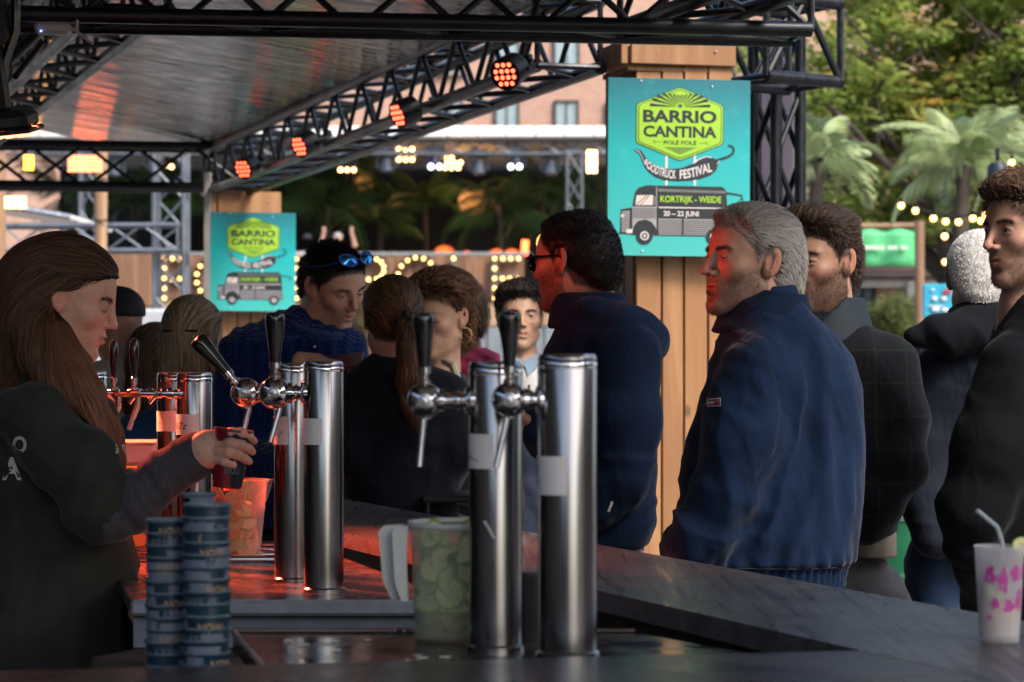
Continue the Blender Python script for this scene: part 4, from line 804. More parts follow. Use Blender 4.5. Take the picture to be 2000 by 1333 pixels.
def make_sweater_man():
    Y = 7.2; skin = (.45, .26, .18); t = person_root('man in a blue cable knit sweater with blue sunglasses on his head, leaning forward', 580, Y)
    hd = dict(px=650, py=556, Y=Y, yaw=46, pitch=25, roll=8, s=1.03, neck=[P(610, 655, Y + .03), P(585, 700, Y + .1)], nr=[.066, .09], nr0=.06)
    ft = dict(eye=.0028, nose=1.04, ear=1.08, jaw=1.0, chin=1.05, beard=.25, beardc=(.12, .08, .06), mouth=.0035, brow=.6, browc=(.05, .03, .02), lipc=(.85, .5, .45), scalp=(.02, .013, .01))
    VW, F, C, M, o, s = head(t, hd, ft, skin, .003); parts = [(VW, F, C)]
    rows = [(592, 590, 615, .05, .08), (606, 550, 640, .08, .07), (630, 500, 650, .11, .06), (668, 462, 692, .15, .03), (720, 448, 702, .15), (800, 440, 690, .15), (900, 440, 680, .15), (1000, 450, 680, .15), (1030, 460, 670, .14)]
    tf = torso_fn(rows, Y); A = [(P(480, 690, Y), .08), (P(458, 800, Y - .02), .068), (P(480, 900, Y - .12), .055), (P(560, 900, Y - .25), .045)]
    B = [(P(665, 680, Y + .03), .07), (P(690, 760, Y - .05), .055), (P(650, 740, Y - .2), .043)]
    kn = pm('blue_cable_knit', (.005, .018, .08), .8, var=.2, scale=30, sheen=.4)
    if 'cab' not in MATS:
        N, L, b = nodes_of(kn); tc = N.new('ShaderNodeTexCoord'); mp = N.new('ShaderNodeMapping'); mp.inputs['Scale'].default_value = (62, 30, 95); L.new(tc.outputs['Object'], mp.inputs[0]); v = N.new('ShaderNodeTexVoronoi'); v.inputs['Scale'].default_value = 1.0; L.new(mp.outputs[0], v.inputs[0]); bp = N.new('ShaderNodeBump'); bp.inputs['Strength'].default_value = .9; bp.inputs['Distance'].default_value = .008; bp.invert = True; L.new(v.outputs[0], bp.inputs['Height']); L.new(bp.outputs[0], b.inputs['Normal']); MATS['cab'] = 1
    garment(t, 'sweater', kn, tf, [A, B], vox=.008, k=.05, folds=lambda V: wr(V, (.6, 0, 1), 7, 2, .006, 31) + .0035 * np.sin(V[:, 0] * 150))
    cm = collar(P(612, 674, Y + .01), P(622, 632, Y - .01), .098, .088, .009); garment(t, 'collar', pm('navy_knit_collar', (.010, .028, .09), .85, bump=.6, bscale=150), None, [], [(cm, .01)], vox=.006)
    link('button', MB().sphere(P(614, 678, Y - .148), .005, 10, 6).me(), steel, t)
    parts.append(inner(tf, (tf.x[0], tf.y[0], .95), (tf.x[1], tf.y[1], tf.z[1] - .03), skin, .025, .04))
    parts.append(mesh_hand(hand_fn(P(606, 706, Y - .22), rotm(80, 6, 0), 1.0, (10, 14, 18, 22)), P(640, 706, Y - .22), skin, .17, .004)); body_mesh(t, parts)
    th = lambda p: .003 + .008 * sstep(p[..., 2], .06, .11) + .004 * sstep(p[..., 1], .04, .09)
    short_hair(t, M, o, s, dict(thick=th, flow=comb(.2, .9, .4), col=(.012, .009, .007), col2=(.045, .03, .022), n=6500, L=lambda q: .006 + .010 * sstep(q[:, 2], .06, .1), wid=.0016, lift=.45, rnd=.25, off=.002, disp=.002, vox=.005, steps=3))
    g = thing('sunglasses', 'blue mirrored sunglasses pushed up on the hair of the man in the blue sweater', 'sunglasses', Vector(xf(np.array((0, .07, .1)), M, o, s)))
    def hp(x, y, z): return Vector(xf(np.array((x, y, z)), M, o, s))
    for sx in (-1, 1):
        def q(a, k=1): return hp(sx * (.034 + .027 * math.cos(a) * k), .088 - .02 * abs(.034 + .02 * math.cos(a)) / .06 - .016 * math.sin(a) * k + .006, .112 + .012 * math.sin(a) * k + .004)
        pl = [q(a) for a in np.linspace(0, 2 * PI, 21)[:-1]]; c0 = hp(sx * .034, .088, .124)
        MB().add([c0] + pl, [(0, i + 1, (i + 1) % 20 + 1) for i in range(20)]).build('lens', pm('blue_mirror_lens', (.05, .3, .75), .06, .9, var=0), g)
        MB().tube(pl + [pl[0]], .0025, 8).build('frame', pm('blue_frame', (.01, .05, .3), .2, coat=.5), g)
        MB().tube([hp(sx * .061, .075, .11), hp(sx * .082, .03, .08), hp(sx * .084, -.03, .05)], .0028, 8).build('temple', pm('blue_frame', (.01, .05, .3)), g)
    MB().tube([hp(-.008, .09, .118), hp(0, .094, .12), hp(.008, .09, .118)], .002, 8).build('bridge', pm('blue_frame', (.01, .05, .3)), g)
    legs(t, P(560, 0, Y).x, Y + .05, .98, 60, pm('black_denim', (.012, .012, .014), .8))
    c = thing('menu_card', 'dark red card held by the man in the blue sweater', 'card', P(680, 705, Y - .2))
    MB().box(P(672, 706, Y - .24), (.11, .16, .006), Matrix.Rotation(R(-6), 3, 'Y') @ Matrix.Rotation(R(14), 3, 'X'), .002).build('card', pm('dark_red_card', (.10, .012, .02), .35), c)
    return t
# ================================================================ STRUCTURE: ground, canopy, trusses
UV = Vector((.955, .297, 0)); VV = Vector((-.313, .950, 0))        # across the canopy / along it
def ground():
    g = MB().box((0, 60, -.05), (400, 400, .1)).build('ground', pm('grey_paving', (.16, .15, .14), .8, var=.35, scale=.8, bump=.3, bscale=20)); struct(g)
    return g
def truss(name, label, p0, p1, up, size, rc=.025, rb=.012, panel=.35, m=None, group=None, faces=(0, 1, 2, 3), tri=False, cat='truss', zig=True):
    p0, p1 = Vector(p0), Vector(p1); ax = (p1 - p0); Lg = ax.length; ax.normalize(); up = Vector(up); side = ax.cross(up).normalized(); up = side.cross(ax).normalized()
    t = thing(name, label, cat, p0, group); m = m or trussm
    cs = [(-.5, 0), (.5, 0), (.5, 1), (-.5, 1)] if not tri else [(-.5, 0), (.5, 0), (0, .87)]
    cm = MB().tube([(0, 0, 0), (0, 0, 1)], rc, 12).me('chord'); cm.materials.append(m)
    for a, b in cs:
        q = p0 + side * a * size + up * b * size; M = Matrix.Translation(q) @ (p1 - p0).to_track_quat('Z', 'Y').to_matrix().to_4x4() @ Matrix.Diagonal((1, 1, Lg, 1)); link('chord', cm, None, t, basis(t).inverted() @ M)
    n = max(2, round(Lg / panel)); st = Lg / n; bm = {}
    for fi in faces:
        if fi >= len(cs): continue
        a, b = cs[fi], cs[(fi + 1) % len(cs)]
        for k in range(n + 1):
            A = p0 + ax * st * k + side * a[0] * size + up * a[1] * size; B0 = p0 + ax * st * k + side * b[0] * size + up * b[1] * size
            ends = []
            if k < n: ends.append((A if k % 2 == 0 else B0, (B0 if k % 2 == 0 else A) + ax * st))
            if k in (0, n): ends.append((A, B0))
            for u, w in ends:
                ln = round((w - u).length, 3)
                if ln not in bm: bm[ln] = MB().tube([(0, 0, 0), (0, 0, ln)], rb, 8).me('brace'); bm[ln].materials.append(m)
                link('brace', bm[ln], None, t, basis(t).inverted() @ Matrix.Translation(u) @ (w - u).to_track_quat('Z', 'Y').to_matrix().to_4x4())
    return t
def Dx(X0, Y): return X0 - .33 * Y
def canopy():
    zb, sz = 2.475, .235
    c = lambda Y: Vector((Dx(2.985, Y), Y, zb + .05 * (14.2 - Y) / 6))
    truss('box_truss', 'long black box truss running diagonally under the roof edge with four red spotlights', c(14.2), c(8.44), (0, 0, 1), sz, .025, .011, .24)
    truss('box_truss', 'short black box truss passing overhead above the large sign to the upper right', Vector((Dx(2.96, 7.62), 7.62, 2.54)), Vector((Dx(2.96, 5.0), 5.0, 2.54)), (0, 0, 1), .22, .025, .011, .24)
    truss('box_truss', 'upper black box truss above the diagonal one, meeting the top of the large post', Vector((Dx(2.93, 10.6), 10.6, 2.76)), Vector((Dx(2.93, 6.6), 6.6, 2.80)), (0, 0, 1), .20, .022, .010, .2)
    a = Vector((-2.3, 6.80, zb)); b = Vector((.87, 7.25, zb)); truss('box_truss', 'nearest black box truss crossing the top edge of the picture', a, b, (0, 0, 1), sz, .0235, .0105, .27)
    a = Vector((-4.6, 13.6, zb + .02)); b = c(14.1) + Vector((.1, 0, .02)); truss('box_truss', 'far black box truss with crossed braces behind the young woman', a, b, (0, 0, 1), sz, .024, .011, .32, faces=(0, 2, 1, 3))
    m = lambda Y: Vector((Dx(1.42, Y), Y, zb + .22)); truss('box_truss', 'black box truss at the upper left corner under the roof', m(14.2), m(8.2), (0, 0, 1), sz, .025, .012, .3)
    q = P(1446, 157, 8.55); e = P(1590, 157, 8.75); q.z = e.z = 2.49
    truss('corner_truss', 'scuffed black truss end standing out beside the upper right of the large sign', q, e, (0, 0, 1), .28, .023, .013, .15)
    b = P(1493, 700, 9.0); b.z = 0; tp = b.copy(); tp.z = 2.75; truss('truss_tower', 'black truss tower standing behind the large blue sign', b, tp, (.8, .6, 0), .125, .022, .011, .25)
    # roof
    def rp(s, Y): return Vector((Dx(2.87, Y) - s * .95, Y - s * .3, 2.74 + .19 * min(s, 1.5) + .02 * max(0, s - 1.5)))
    V, F = [], []; ns, ny = 60, 180
    for i in range(ns + 1):
        for j in range(ny + 1):
            s = 4.2 * i / ns; y = 1.0 + 14.0 * j / ny; p = rp(s, y); p.z += .0022 * math.sin(y * 21 + 1.3 * math.sin(s * 1.7 + y)) + .008 * math.sin(y * 2.3 + s * 2); V.append(p)
    for i in range(ns):
        for j in range(ny): k = i * (ny + 1) + j; F.append((k, k + 1, k + ny + 2, k + ny + 1))
    me = bpy.data.meshes.new('roof'); me.from_pydata([tuple(v) for v in V], [], F); me.shade_smooth()
    foil = pm('silver_roof_foil', (.30, .285, .27), .16, .92, var=.25, scale=3, rvar=.06)
    N, L, bs = nodes_of(foil); tc = N.new('ShaderNodeTexCoord'); mp = N.new('ShaderNodeMapping'); mp.inputs['Rotation'].default_value = (0, 0, R(-18)); mp.inputs['Scale'].default_value = (1.6, 17, 1)
    L.new(tc.outputs['Object'], mp.inputs[0]); nz = N.new('ShaderNodeTexNoise'); nz.inputs['Scale'].default_value = 1; nz.inputs['Detail'].default_value = 2; L.new(mp.outputs[0], nz.inputs[0])
    bp = N.new('ShaderNodeBump'); bp.inputs['Strength'].default_value = .8; bp.inputs['Distance'].default_value = .04; L.new(nz.outputs[0], bp.inputs['Height']); L.new(bp.outputs[0], bs.inputs['Normal'])
    r = thing('canopy_roof', 'rippled silver foil canopy roof stretched above the bar', 'canopy', rp(0, 14.9))
    link('roof_lining', me, foil, r)
    t2 = bpy.data.meshes.new('roof_skin'); t2.from_pydata([tuple(v + Vector((0, 0, .05))) for v in V], [], F); link('roof_skin', t2, pm('black_roof_skin', (.02, .02, .022), .6), r)
    MB().tube([rp(s, 15.0) + Vector((0, 0, .02)) for s in np.linspace(0, 4.2, 10)], .02, 8).build('edge_tube', blackm, r)
    return
# ================================================================ posts and signs
def post(label, px, Y, w_px, ytop_px, log_px, ztop, group=None):
    """square post clad in pine planks with a cap of boards and a round log behind it"""
    c = P(px, 700, Y); c.z = 0; t = thing('wooden_post', label, 'post', c, group); u = Vector((.978, .208, 0)); v = Vector((-.30, .954, 0)); k = Y / FPX
    W = w_px * k; D = .30; M = Matrix((u, v, Vector((0, 0, 1)))).transposed()
    n = 4; ws = [.27, .23, .25, .25]; x = 0
    for i in range(n):
        w = W * ws[i]; p = MB(); p.box((0, 0, 0), (w - .005, .018, ztop - .01), None, .003); o = p.build('plank', pine, t); o.matrix_basis = Matrix.Translation(u * (x + w / 2) + Vector((0, 0, ztop / 2 + RS.rand() * .004))) @ M.to_4x4(); x += w
    y = .012
    for i in range(3):
        w = D / 3; o = MB().box((0, 0, 0), (.018, w - .004, ztop - .01), None, .003).build('plank', pine, t); o.matrix_basis = Matrix.Translation(u * .009 + v * (y + w / 2 + .002) + Vector((0, 0, ztop / 2))) @ M.to_4x4(); y += w
    MB().box((0, 0, 0), (W - .06, D - .05, ztop - .03)).build('core', darkwood, t).matrix_basis = Matrix.Translation(u * (W / 2 + .01) + v * (D / 2 + .02) + Vector((0, 0, ztop / 2))) @ M.to_4x4()
    # cap boards
    cz = ztop + .002; bh = 47 * k * (1.0)
    o = MB().box((0, 0, 0), (W + .035, .024, bh), None, .003).build('cap_board', pine, t); o.matrix_basis = Matrix.Translation(u * (W / 2 - .01) + v * -.024 + Vector((0, 0, cz - bh / 2 + .0))) @ M.to_4x4()
    o = MB().box((0, 0, 0), (.024, D + .02, bh), None, .003).build('cap_board', pine, t); o.matrix_basis = Matrix.Translation(u * -.04 + v * (D / 2 - .02) + Vector((0, 0, cz - bh / 2))) @ M.to_4x4()
    o = MB().box((0, 0, 0), (W + .03, D, .02), None, .003).build('cap_board', pine, t); o.matrix_basis = Matrix.Translation(u * (W / 2 - .01) + v * (D / 2 - .01) + Vector((0, 0, cz - bh - .012))) @ M.to_4x4()
    b = MB(); pts = [(u * (W + .045) + v * .06 + Vector((.004 * math.sin(z * 5), .003 * math.cos(z * 7), z))) for z in np.linspace(0, ztop + .12, 24)]; b.tube(pts, [.038 + .002 * math.sin(i * 1.7) for i in range(24)], 14); b.build('log', logw, t)
    for dx in (.2, .8):
        s = MB().sphere((0, 0, 0), .004, 8, 6); s.build('screw', steel, t).matrix_basis = Matrix.Translation(u * (W * dx) + v * -.037 + Vector((0, 0, cz - bh * .4)))
    return t
teal = pm('teal_print', (.0, .30, .33), .42, var=0)
def sign_art():
    """the printed board, in the photographed sign's own units: 1047 wide x 1280 high"""
    W, Hh = 1047.0, 1280.0; w = .50; k = w / W
    t = thing('sign_board', 'large teal festival sign board screwed to the right wooden post', 'sign')
    def q(x, y, l=0): return ((x - 15 - W / 2) * k, -.004 - l * .0006, -(y - 30 - Hh / 2) * k)
    if not len([1 for l in teal.node_tree.links if l.to_socket.name == 'Base Color']):
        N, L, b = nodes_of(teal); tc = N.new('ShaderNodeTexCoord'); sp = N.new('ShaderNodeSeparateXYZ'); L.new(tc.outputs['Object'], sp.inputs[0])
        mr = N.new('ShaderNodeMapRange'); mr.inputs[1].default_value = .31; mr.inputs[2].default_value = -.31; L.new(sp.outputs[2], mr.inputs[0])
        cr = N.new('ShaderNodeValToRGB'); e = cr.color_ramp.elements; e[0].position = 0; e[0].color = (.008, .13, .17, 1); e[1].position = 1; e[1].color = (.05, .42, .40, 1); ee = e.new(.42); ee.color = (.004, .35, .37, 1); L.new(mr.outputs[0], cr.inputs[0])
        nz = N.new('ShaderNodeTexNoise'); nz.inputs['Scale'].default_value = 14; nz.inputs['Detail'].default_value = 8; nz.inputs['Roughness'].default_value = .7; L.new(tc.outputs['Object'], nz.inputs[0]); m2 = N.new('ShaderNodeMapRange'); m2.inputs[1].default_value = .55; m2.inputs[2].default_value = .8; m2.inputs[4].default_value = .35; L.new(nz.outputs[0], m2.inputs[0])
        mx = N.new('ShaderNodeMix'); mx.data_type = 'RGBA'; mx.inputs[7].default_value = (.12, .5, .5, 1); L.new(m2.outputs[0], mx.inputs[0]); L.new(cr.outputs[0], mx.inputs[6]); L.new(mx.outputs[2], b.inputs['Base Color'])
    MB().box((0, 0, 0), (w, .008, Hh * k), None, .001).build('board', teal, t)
    dk = pm('print_black', (.012, .018, .024), .45, var=.1); gr = pm('print_green', (.28, .52, .03), .45, var=.08); wh = pm('print_white', (.62, .58, .60), .45, var=.05); dg = pm('print_dark_green', (.01, .07, .05), .45, var=0); lg = pm('print_grey', (.30, .29, .31), .45, var=.1); gl = pm('print_cream', (.58, .5, .46), .45, var=.05)
    def poly(name, m, pts, l, parent=t):
        pv = [Vector((a, b, 0)) for a, b in pts]; tr = tessellate_polygon([pv]); fs = []
        for a in tr:
            A, B, C_ = [pv[i] for i in a]; fs.append(tuple(a) if (B - A).cross(C_ - A).z < 0 else tuple(a[::-1]))
        me = bpy.data.meshes.new(name); me.from_pydata([q(a, b, l) for a, b in pts], [], fs); return link(name, me, m, parent, Matrix.Identity(4))
    def multi(name, m, polys, l, parent=t):
        V, F = [], []
        for pts in polys:
            pv = [Vector((a, b, 0)) for a, b in pts]; kk = len(V)
            for a in tessellate_polygon([pv]):
                A, B, C_ = [pv[i] for i in a]; F.append(tuple(i + kk for i in (a if (B - A).cross(C_ - A).z < 0 else a[::-1])))
            V += [q(a, b, l) for a, b in pts]
        me = bpy.data.meshes.new(name); me.from_pydata(V, [], F); return link(name, me, m, parent, Matrix.Identity(4))
    def text(s, x0, y0, x1, y1, m, l, bold=.02, warp=None, parent=t, name='lettering', **kw):
        V, F = text_geo(s, (0, 0, 1, 1), bold=bold, **kw); V2 = [(x0 + (x1 - x0) * a, y1 + (y0 - y1) * b) for a, b in V]
        if warp: V2 = [warp((a, b), p) for (a, b), p in zip(V, V2)]
        me = bpy.data.meshes.new(name); me.from_pydata([q(a, b, l) for a, b in V2], [], F); return link(name, me, m, parent, Matrix.Identity(4))
    def stroke(pts, w0, w1=None):
        w1 = w0 if w1 is None else w1; n = len(pts); L_, R_ = [], []
        for i, (x, y) in enumerate(pts):
            a = pts[max(0, i - 1)]; b = pts[min(n - 1, i + 1)]; dx, dy = b[0] - a[0], b[1] - a[1]; d = math.hypot(dx, dy) or 1; ww = (w0 + (w1 - w0) * i / (n - 1)) / 2; L_.append((x - dy / d * ww, y + dx / d * ww)); R_.append((x + dy / d * ww, y - dx / d * ww))
        return L_ + R_[::-1]
    def hexa(g, r_=26):
        c = [(542, 88 + g), (838 - g * .9, 212 + g * .45), (866 - g, 500 - g * .3), (542, 624 - g), (226 + g, 500 - g * .3), (232 + g * .9, 212 + g * .45)]; c = [(542, 88 + g), (862 - g, 215 + g * .5), (862 - g, 496 - g * .5), (542, 622 - g), (220 + g, 496 - g * .5), (222 + g, 215 + g * .5)]; out = []
        for i in range(6):
            a, b, d = c[i - 1], c[i], c[(i + 1) % 6]
            for f in (0, .25, .5, .75, 1):
                la = math.dist(a, b); ld = math.dist(d, b); p = (b[0] + (a[0] - b[0]) * r_ / la, b[1] + (a[1] - b[1]) * r_ / la); e = (b[0] + (d[0] - b[0]) * r_ / ld, b[1] + (d[1] - b[1]) * r_ / ld)
                out.append(tuple((1 - f) ** 2 * p[z] + 2 * f * (1 - f) * b[z] + f * f * e[z] for z in (0, 1)))
        return out
    # stakes behind the emblem
    for x in (445, 654): poly('stake', wh, [(x - 8, 580), (x + 8, 580), (x + 8, 800), (x - 8, 800)], 1)
    em = poly('emblem', dg, hexa(-3), 2); poly('emblem_field', gr, hexa(4), 3, em); poly('emblem_line', dg, hexa(14), 4, em); poly('emblem_field', gr, hexa(20), 5, em)
    rays = []
    for i in range(15):
        a = R(4 + i * 12.3); r0, r1 = 34, 95 + 125 * abs(math.cos(a)) ** 2.2; c, s = math.cos(a), math.sin(a) * .9; wd = .058
        rays.append([(542 + r0 * math.cos(a - wd * .4), 234 - r0 * math.sin(a - wd * .4) * .9), (542 + r1 * math.cos(a - wd), 234 - r1 * math.sin(a - wd) * .9), (542 + r1 * 1.03 * c, 234 - r1 * 1.03 * s), (542 + r1 * math.cos(a + wd), 234 - r1 * math.sin(a + wd) * .9), (542 + r0 * math.cos(a + wd * .4), 234 - r0 * math.sin(a + wd * .4) * .9)])
    multi('sun_rays', dk, rays, 6, em); poly('sun_core', dg, [(542 + 17 * math.cos(a), 225 + 13 * math.sin(a)) for a in np.linspace(0, 2 * PI, 15)[:-1]], 6, em)
    text('BARRIO', 270, 256, 812, 348, dk, 6, .035, parent=em); text('CANTINA', 272, 370, 812, 454, dk, 6, .035, parent=em); text('POLÉ POLÉ', 422, 470, 664, 506, dk, 6, .02, parent=em)
    multi('arrows', dg, [stroke([(355, 487), (405, 487)], 3), stroke([(682, 491), (735, 491)], 3), stroke([(342, 478), (358, 480), (360, 487), (357, 493), (342, 496)], 4), stroke([(750, 482), (735, 484), (732, 491), (735, 497), (750, 500)], 4)], 6, em)
    multi('hatching', dg, [[(425 + i * 20, 524 + i * 9), (662 - i * 20, 524 + i * 9), (660 - i * 20, 528 + i * 9), (428 + i * 20, 528 + i * 9)] for i in range(6)], 6, em)
    # chilli pepper
    chl = [(205, 548), (225, 541), (262, 556), (290, 600), (330, 640), (400, 670), (480, 682), (560, 672), (640, 640), (690, 608), (740, 592), (790, 596), (818, 612), (826, 640), (812, 684), (770, 722), (700, 748), (620, 762), (520, 768), (430, 762), (360, 738), (310, 700), (280, 660), (262, 610), (245, 575)]
    ch = poly('chilli', dk, chl, 3); poly('chilli_stem', dk, stroke([(805, 618), (850, 602), (900, 585), (935, 560), (942, 530), (925, 508), (898, 504)], 20, 12), 4, ch)
    multi('chilli_shine', wh, [stroke([(215, 550), (245, 562), (265, 600), (290, 650), (330, 690)], 5, 3), stroke([(640, 640), (690, 604), (735, 588), (780, 594)], 8, 5), stroke([(818, 640), (836, 612)], 5, 3)], 5, ch)
    def wchil(ab, p):
        x, y = p; yc = np.interp(x, [285, 330, 400, 480, 560, 640, 700, 775], [630, 672, 702, 720, 720, 704, 684, 662]); h = np.interp(x, [285, 340, 420, 560, 680, 775], [24, 34, 38, 40, 42, 40]); sl = np.interp(x, [285, 400, 500, 640, 775], [.55, .3, .02, -.12, -.22]); b = ab[1] - .5; return (x - sl * b * 30 * 1.4 * 0 + b * h * sl * 1.2, yc - b * 2 * h * .82)
    text('FOODTRUCK', 286, 0, 514, 1, wh, 5, .02, wchil, ch); text('FESTIVAL', 542, 0, 778, 1, wh, 5, .02, wchil, ch)
    # van
    vn = poly('van', dk, [(92, 1152), (108, 1140), (112, 978), (196, 962), (216, 852), (240, 820), (300, 802), (860, 804), (886, 830), (890, 866), (905, 1160), (830, 1164), (370, 1162), (210, 1160), (180, 1156)], 3)
    poly('roof_band', pm('print_mid_grey', (.12, .12, .13), .45), [(385, 824), (880, 834), (884, 852), (385, 846)], 4, vn)
    poly('van_side', lg, [(388, 1040), (890, 1040), (896, 1156), (390, 1156)], 4, vn); poly('van_door', lg, [(196, 956), (372, 956), (374, 1150), (352, 1110), (330, 1070), (285, 1050), (235, 1062), (205, 1100), (196, 1148)], 4, vn)
    poly('bonnet', lg, [(118, 992), (176, 986), (172, 1140), (118, 1140)], 4, vn); multi('corrugation', dk, [[(120 if y < 1140 else 130, y), (170, y), (170, y + 4), (120, y + 4)] for y in range(1000, 1140, 14)] + [[(200, y), (368, y), (368, y + 5), (200, y + 5)] for y in range(968, 1046, 13)] + [[(392, y), (888, y), (889, y + 6), (392, y + 6)] for y in range(1052, 1150, 15)] + [[(560, 1040), (572, 1040), (572, 1156), (560, 1156)]], 5, vn)
    poly('windscreen', gl, [(226, 874), (348, 872), (346, 944), (216, 946)], 5, vn); multi('wiper', dk, [stroke([(300, 874), (222, 944)], 5), stroke([(318, 876), (255, 944)], 5)], 6, vn)
    multi('trim', lg, [stroke([(372, 812), (374, 960)], 6), stroke([(360, 880), (362, 948)], 5)], 5, vn)
    poly('name_panel', dk, [(388, 862), (872, 862), (872, 950), (388, 950)], 5, vn); poly('panel_rule', wh, [(388, 956), (884, 956), (884, 964), (388, 964)], 5, vn); poly('date_panel', dk, [(404, 970), (884, 970), (884, 1040), (404, 1040)], 5, vn)
    text('KORTRIJK - WEIDE', 400, 874, 848, 936, gr, 6, .02, parent=vn); text('20 – 22 JUNI', 424, 984, 684, 1032, wh, 6, .025, parent=vn)
    multi('awning', dk, [stroke([(888, 848), (950, 855), (1008, 866)], 12, 8), stroke([(1004, 866), (1008, 905)], 7), stroke([(1006, 880), (965, 925)], 6)], 4, vn)
    multi('headlight', wh, [[(125 + 14 * math.cos(a), 1024 + 13 * math.sin(a)) for a in np.linspace(0, 2 * PI, 15)[:-1]], [(150, 1120), (196, 1118), (196, 1148), (152, 1148)]], 5, vn)
    multi('wheel_arch', dk, [stroke([(205, 1150), (215, 1100), (250, 1066), (290, 1056), (330, 1070), (360, 1110), (374, 1150)], 16)], 5, vn)
    for cx in (286, 800):
        wl = poly('wheel', dk, [(cx + 60 * math.cos(a), 1166 + 60 * math.sin(a)) for a in np.linspace(0, 2 * PI, 33)[:-1]], 6, vn)
    for cx in (286, 800): poly('rim', wh, [(cx + 32 * math.cos(a), 1166 + 32 * math.sin(a)) for a in np.linspace(0, 2 * PI, 25)[:-1]], 7, vn)
    multi('hub', dk, [[(cx + r_ * math.cos(a), 1166 + r_ * math.sin(a)) for a in np.linspace(0, 2 * PI, 25)[:-1]] for cx in (286, 800) for r_ in (22,)], 8, vn); multi('hub_cap', wh, [[(cx + 10 * math.cos(a), 1166 + 10 * math.sin(a)) for a in np.linspace(0, 2 * PI, 17)[:-1]] for cx in (286, 800)], 9, vn)
    sm = MB().sphere((0, 0, 0), .0035, 10, 6).me('screw'); sm.materials.append(white_paper)
    for x, y in ((255, 50), (778, 80), (270, 1275), (820, 1270)): link('screw', sm, None, t, Matrix.Translation(q(x, y, 3)))
    return t
def copy_tree(o, parent=None):
    c = o.copy(); COL.objects.link(c); c.parent = parent
    for ch in list(o.children): copy_tree(ch, c)
    return c
def place_sign(t, pxc, pyc, Y, rz): t.location = P(pxc, pyc, Y); t.rotation_euler = (0, R(.35), R(rz))
def posts_signs():
    post('thick pine clad post carrying the large teal sign', 1240, 8.36, 196, 0, 0, 2.60); post('pine clad post carrying the small distant teal sign', 433, 14.05, 112, 0, 0, 2.47)
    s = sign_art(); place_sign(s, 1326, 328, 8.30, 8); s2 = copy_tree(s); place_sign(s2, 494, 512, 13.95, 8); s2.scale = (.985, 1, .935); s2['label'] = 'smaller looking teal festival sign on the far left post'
    post('pine clad post of the same row right of the bar, outside the picture', 4100, 2.7, 340, 0, 0, 2.60)
    b = P(404, 700, 13.9); MB_ = MB().box((b.x, b.y + .05, 1.9), (.035, .08, 1.35)).build('metal_upright', pm('pale_grey_metal', (.35, .33, .32), .5)); tag(MB_, 'pale grey upright standing left of the small teal sign', 'upright')
# ================================================================ lamps
def par_light(px, py, Y, yaw, label, first=None, pitch=25):
    if first is None:
        t = thing('par_light', label, 'spotlight', (0, 0, 0), 'red spotlights along the diagonal truss')
        b = MB().lathe([(.0, .0), (.060, .0), (.088, -.02), (.094, -.10), (.094, -.155), (.086, -.16)], n=28); b.build('housing', blackm, t)
        MB().lathe([(.086, -.150), (.0, -.150)], n=28).build('face_plate', blackp, t)
        led = MB().sphere((0, 0, 0), .0125, 10, 6, (1, 1, .5)).me('led'); led.materials.append(pm('red_led', (.8, .05, .02), .3, emis=2.6, ecol=(1, .11, .05), var=0))
        for j, n in enumerate((3, 4, 4, 3)):
            for i in range(n): link('led', led, None, t, Matrix.Translation(((i - (n - 1) / 2) * .036, (j - 1.5) * .036, -.156)))
        MB().tube([(.1, 0, -.06), (.108, .0, .0), (.09, 0, .09), (0, 0, .12), (-.09, 0, .09), (-.108, 0, 0), (-.1, 0, -.06)], .009, 8).build('bracket', blackm, t)
        MB().box((0, 0, .14), (.05, .05, .05), None, .004).build('clamp', blackm, t)
    else: t = copy_tree(first); t['label'] = label
    d = Vector((math.sin(R(yaw)), -math.cos(R(yaw)), -math.sin(R(pitch)))).normalized(); t.rotation_euler = (-d).to_track_quat('Z', 'Y').to_euler(); t.scale = (.62, .62, .62); t.location = P(px, py, Y) - d * .156 * .62
    return t
def spot(px, py, Y, target, power, col, size=70, r=.06, off=.25):
    l = bpy.data.lights.new('red_beam', 'SPOT'); o = bpy.data.objects.new('red_beam', l); COL.objects.link(o); p = P(px, py, Y); d = (Vector(target) - p).normalized(); o.location = p + d * off
    o.rotation_euler = (-d).to_track_quat('Z', 'Y').to_euler(); l.energy = power; l.color = col; l.spot_size = R(size); l.shadow_soft_size = r; l.spot_blend = .6; return o
def led_panel(name, label, px, py, Y, w, h, col, strength, rx=0, rz=0, nx=6, ny=4, group=None):
    t = thing(name, label, 'lamp', P(px, py, Y), group); t.rotation_euler = (R(rx), 0, R(rz)); k = Y / FPX; w *= k; h *= k
    MB().box((0, w * .12, 0), (w * 1.12, w * .2, h * 1.18), None, w * .02).build('housing', blackm, t)
    cm = MB().box((0, 0, 0), (w / nx * .9, w * .03, h / ny * .9), None, w * .01).me('cell'); cm.materials.append(pm('glow_%s' % label[:12], col, .4, emis=strength, ecol=col, var=0))
    for i in range(nx):
        for j in range(ny): link('cell', cm, None, t, Matrix.Translation(((i - (nx - 1) / 2) * w / nx, 0, (j - (ny - 1) / 2) * h / ny)))
    MB().box((0, -w * .30, h * .66), (w * 1.2, w * .85, w * .03), Matrix.Rotation(R(-6), 3, 'X')).build('added_flap', blackm, t)  # flap added to block the glow from mirroring in the roof foil
    MB().tube([(0, w * .15, h * .6), (0, w * .15, h * .6 + .12)], w * .05, 8).build('hanger', blackm, t); return t
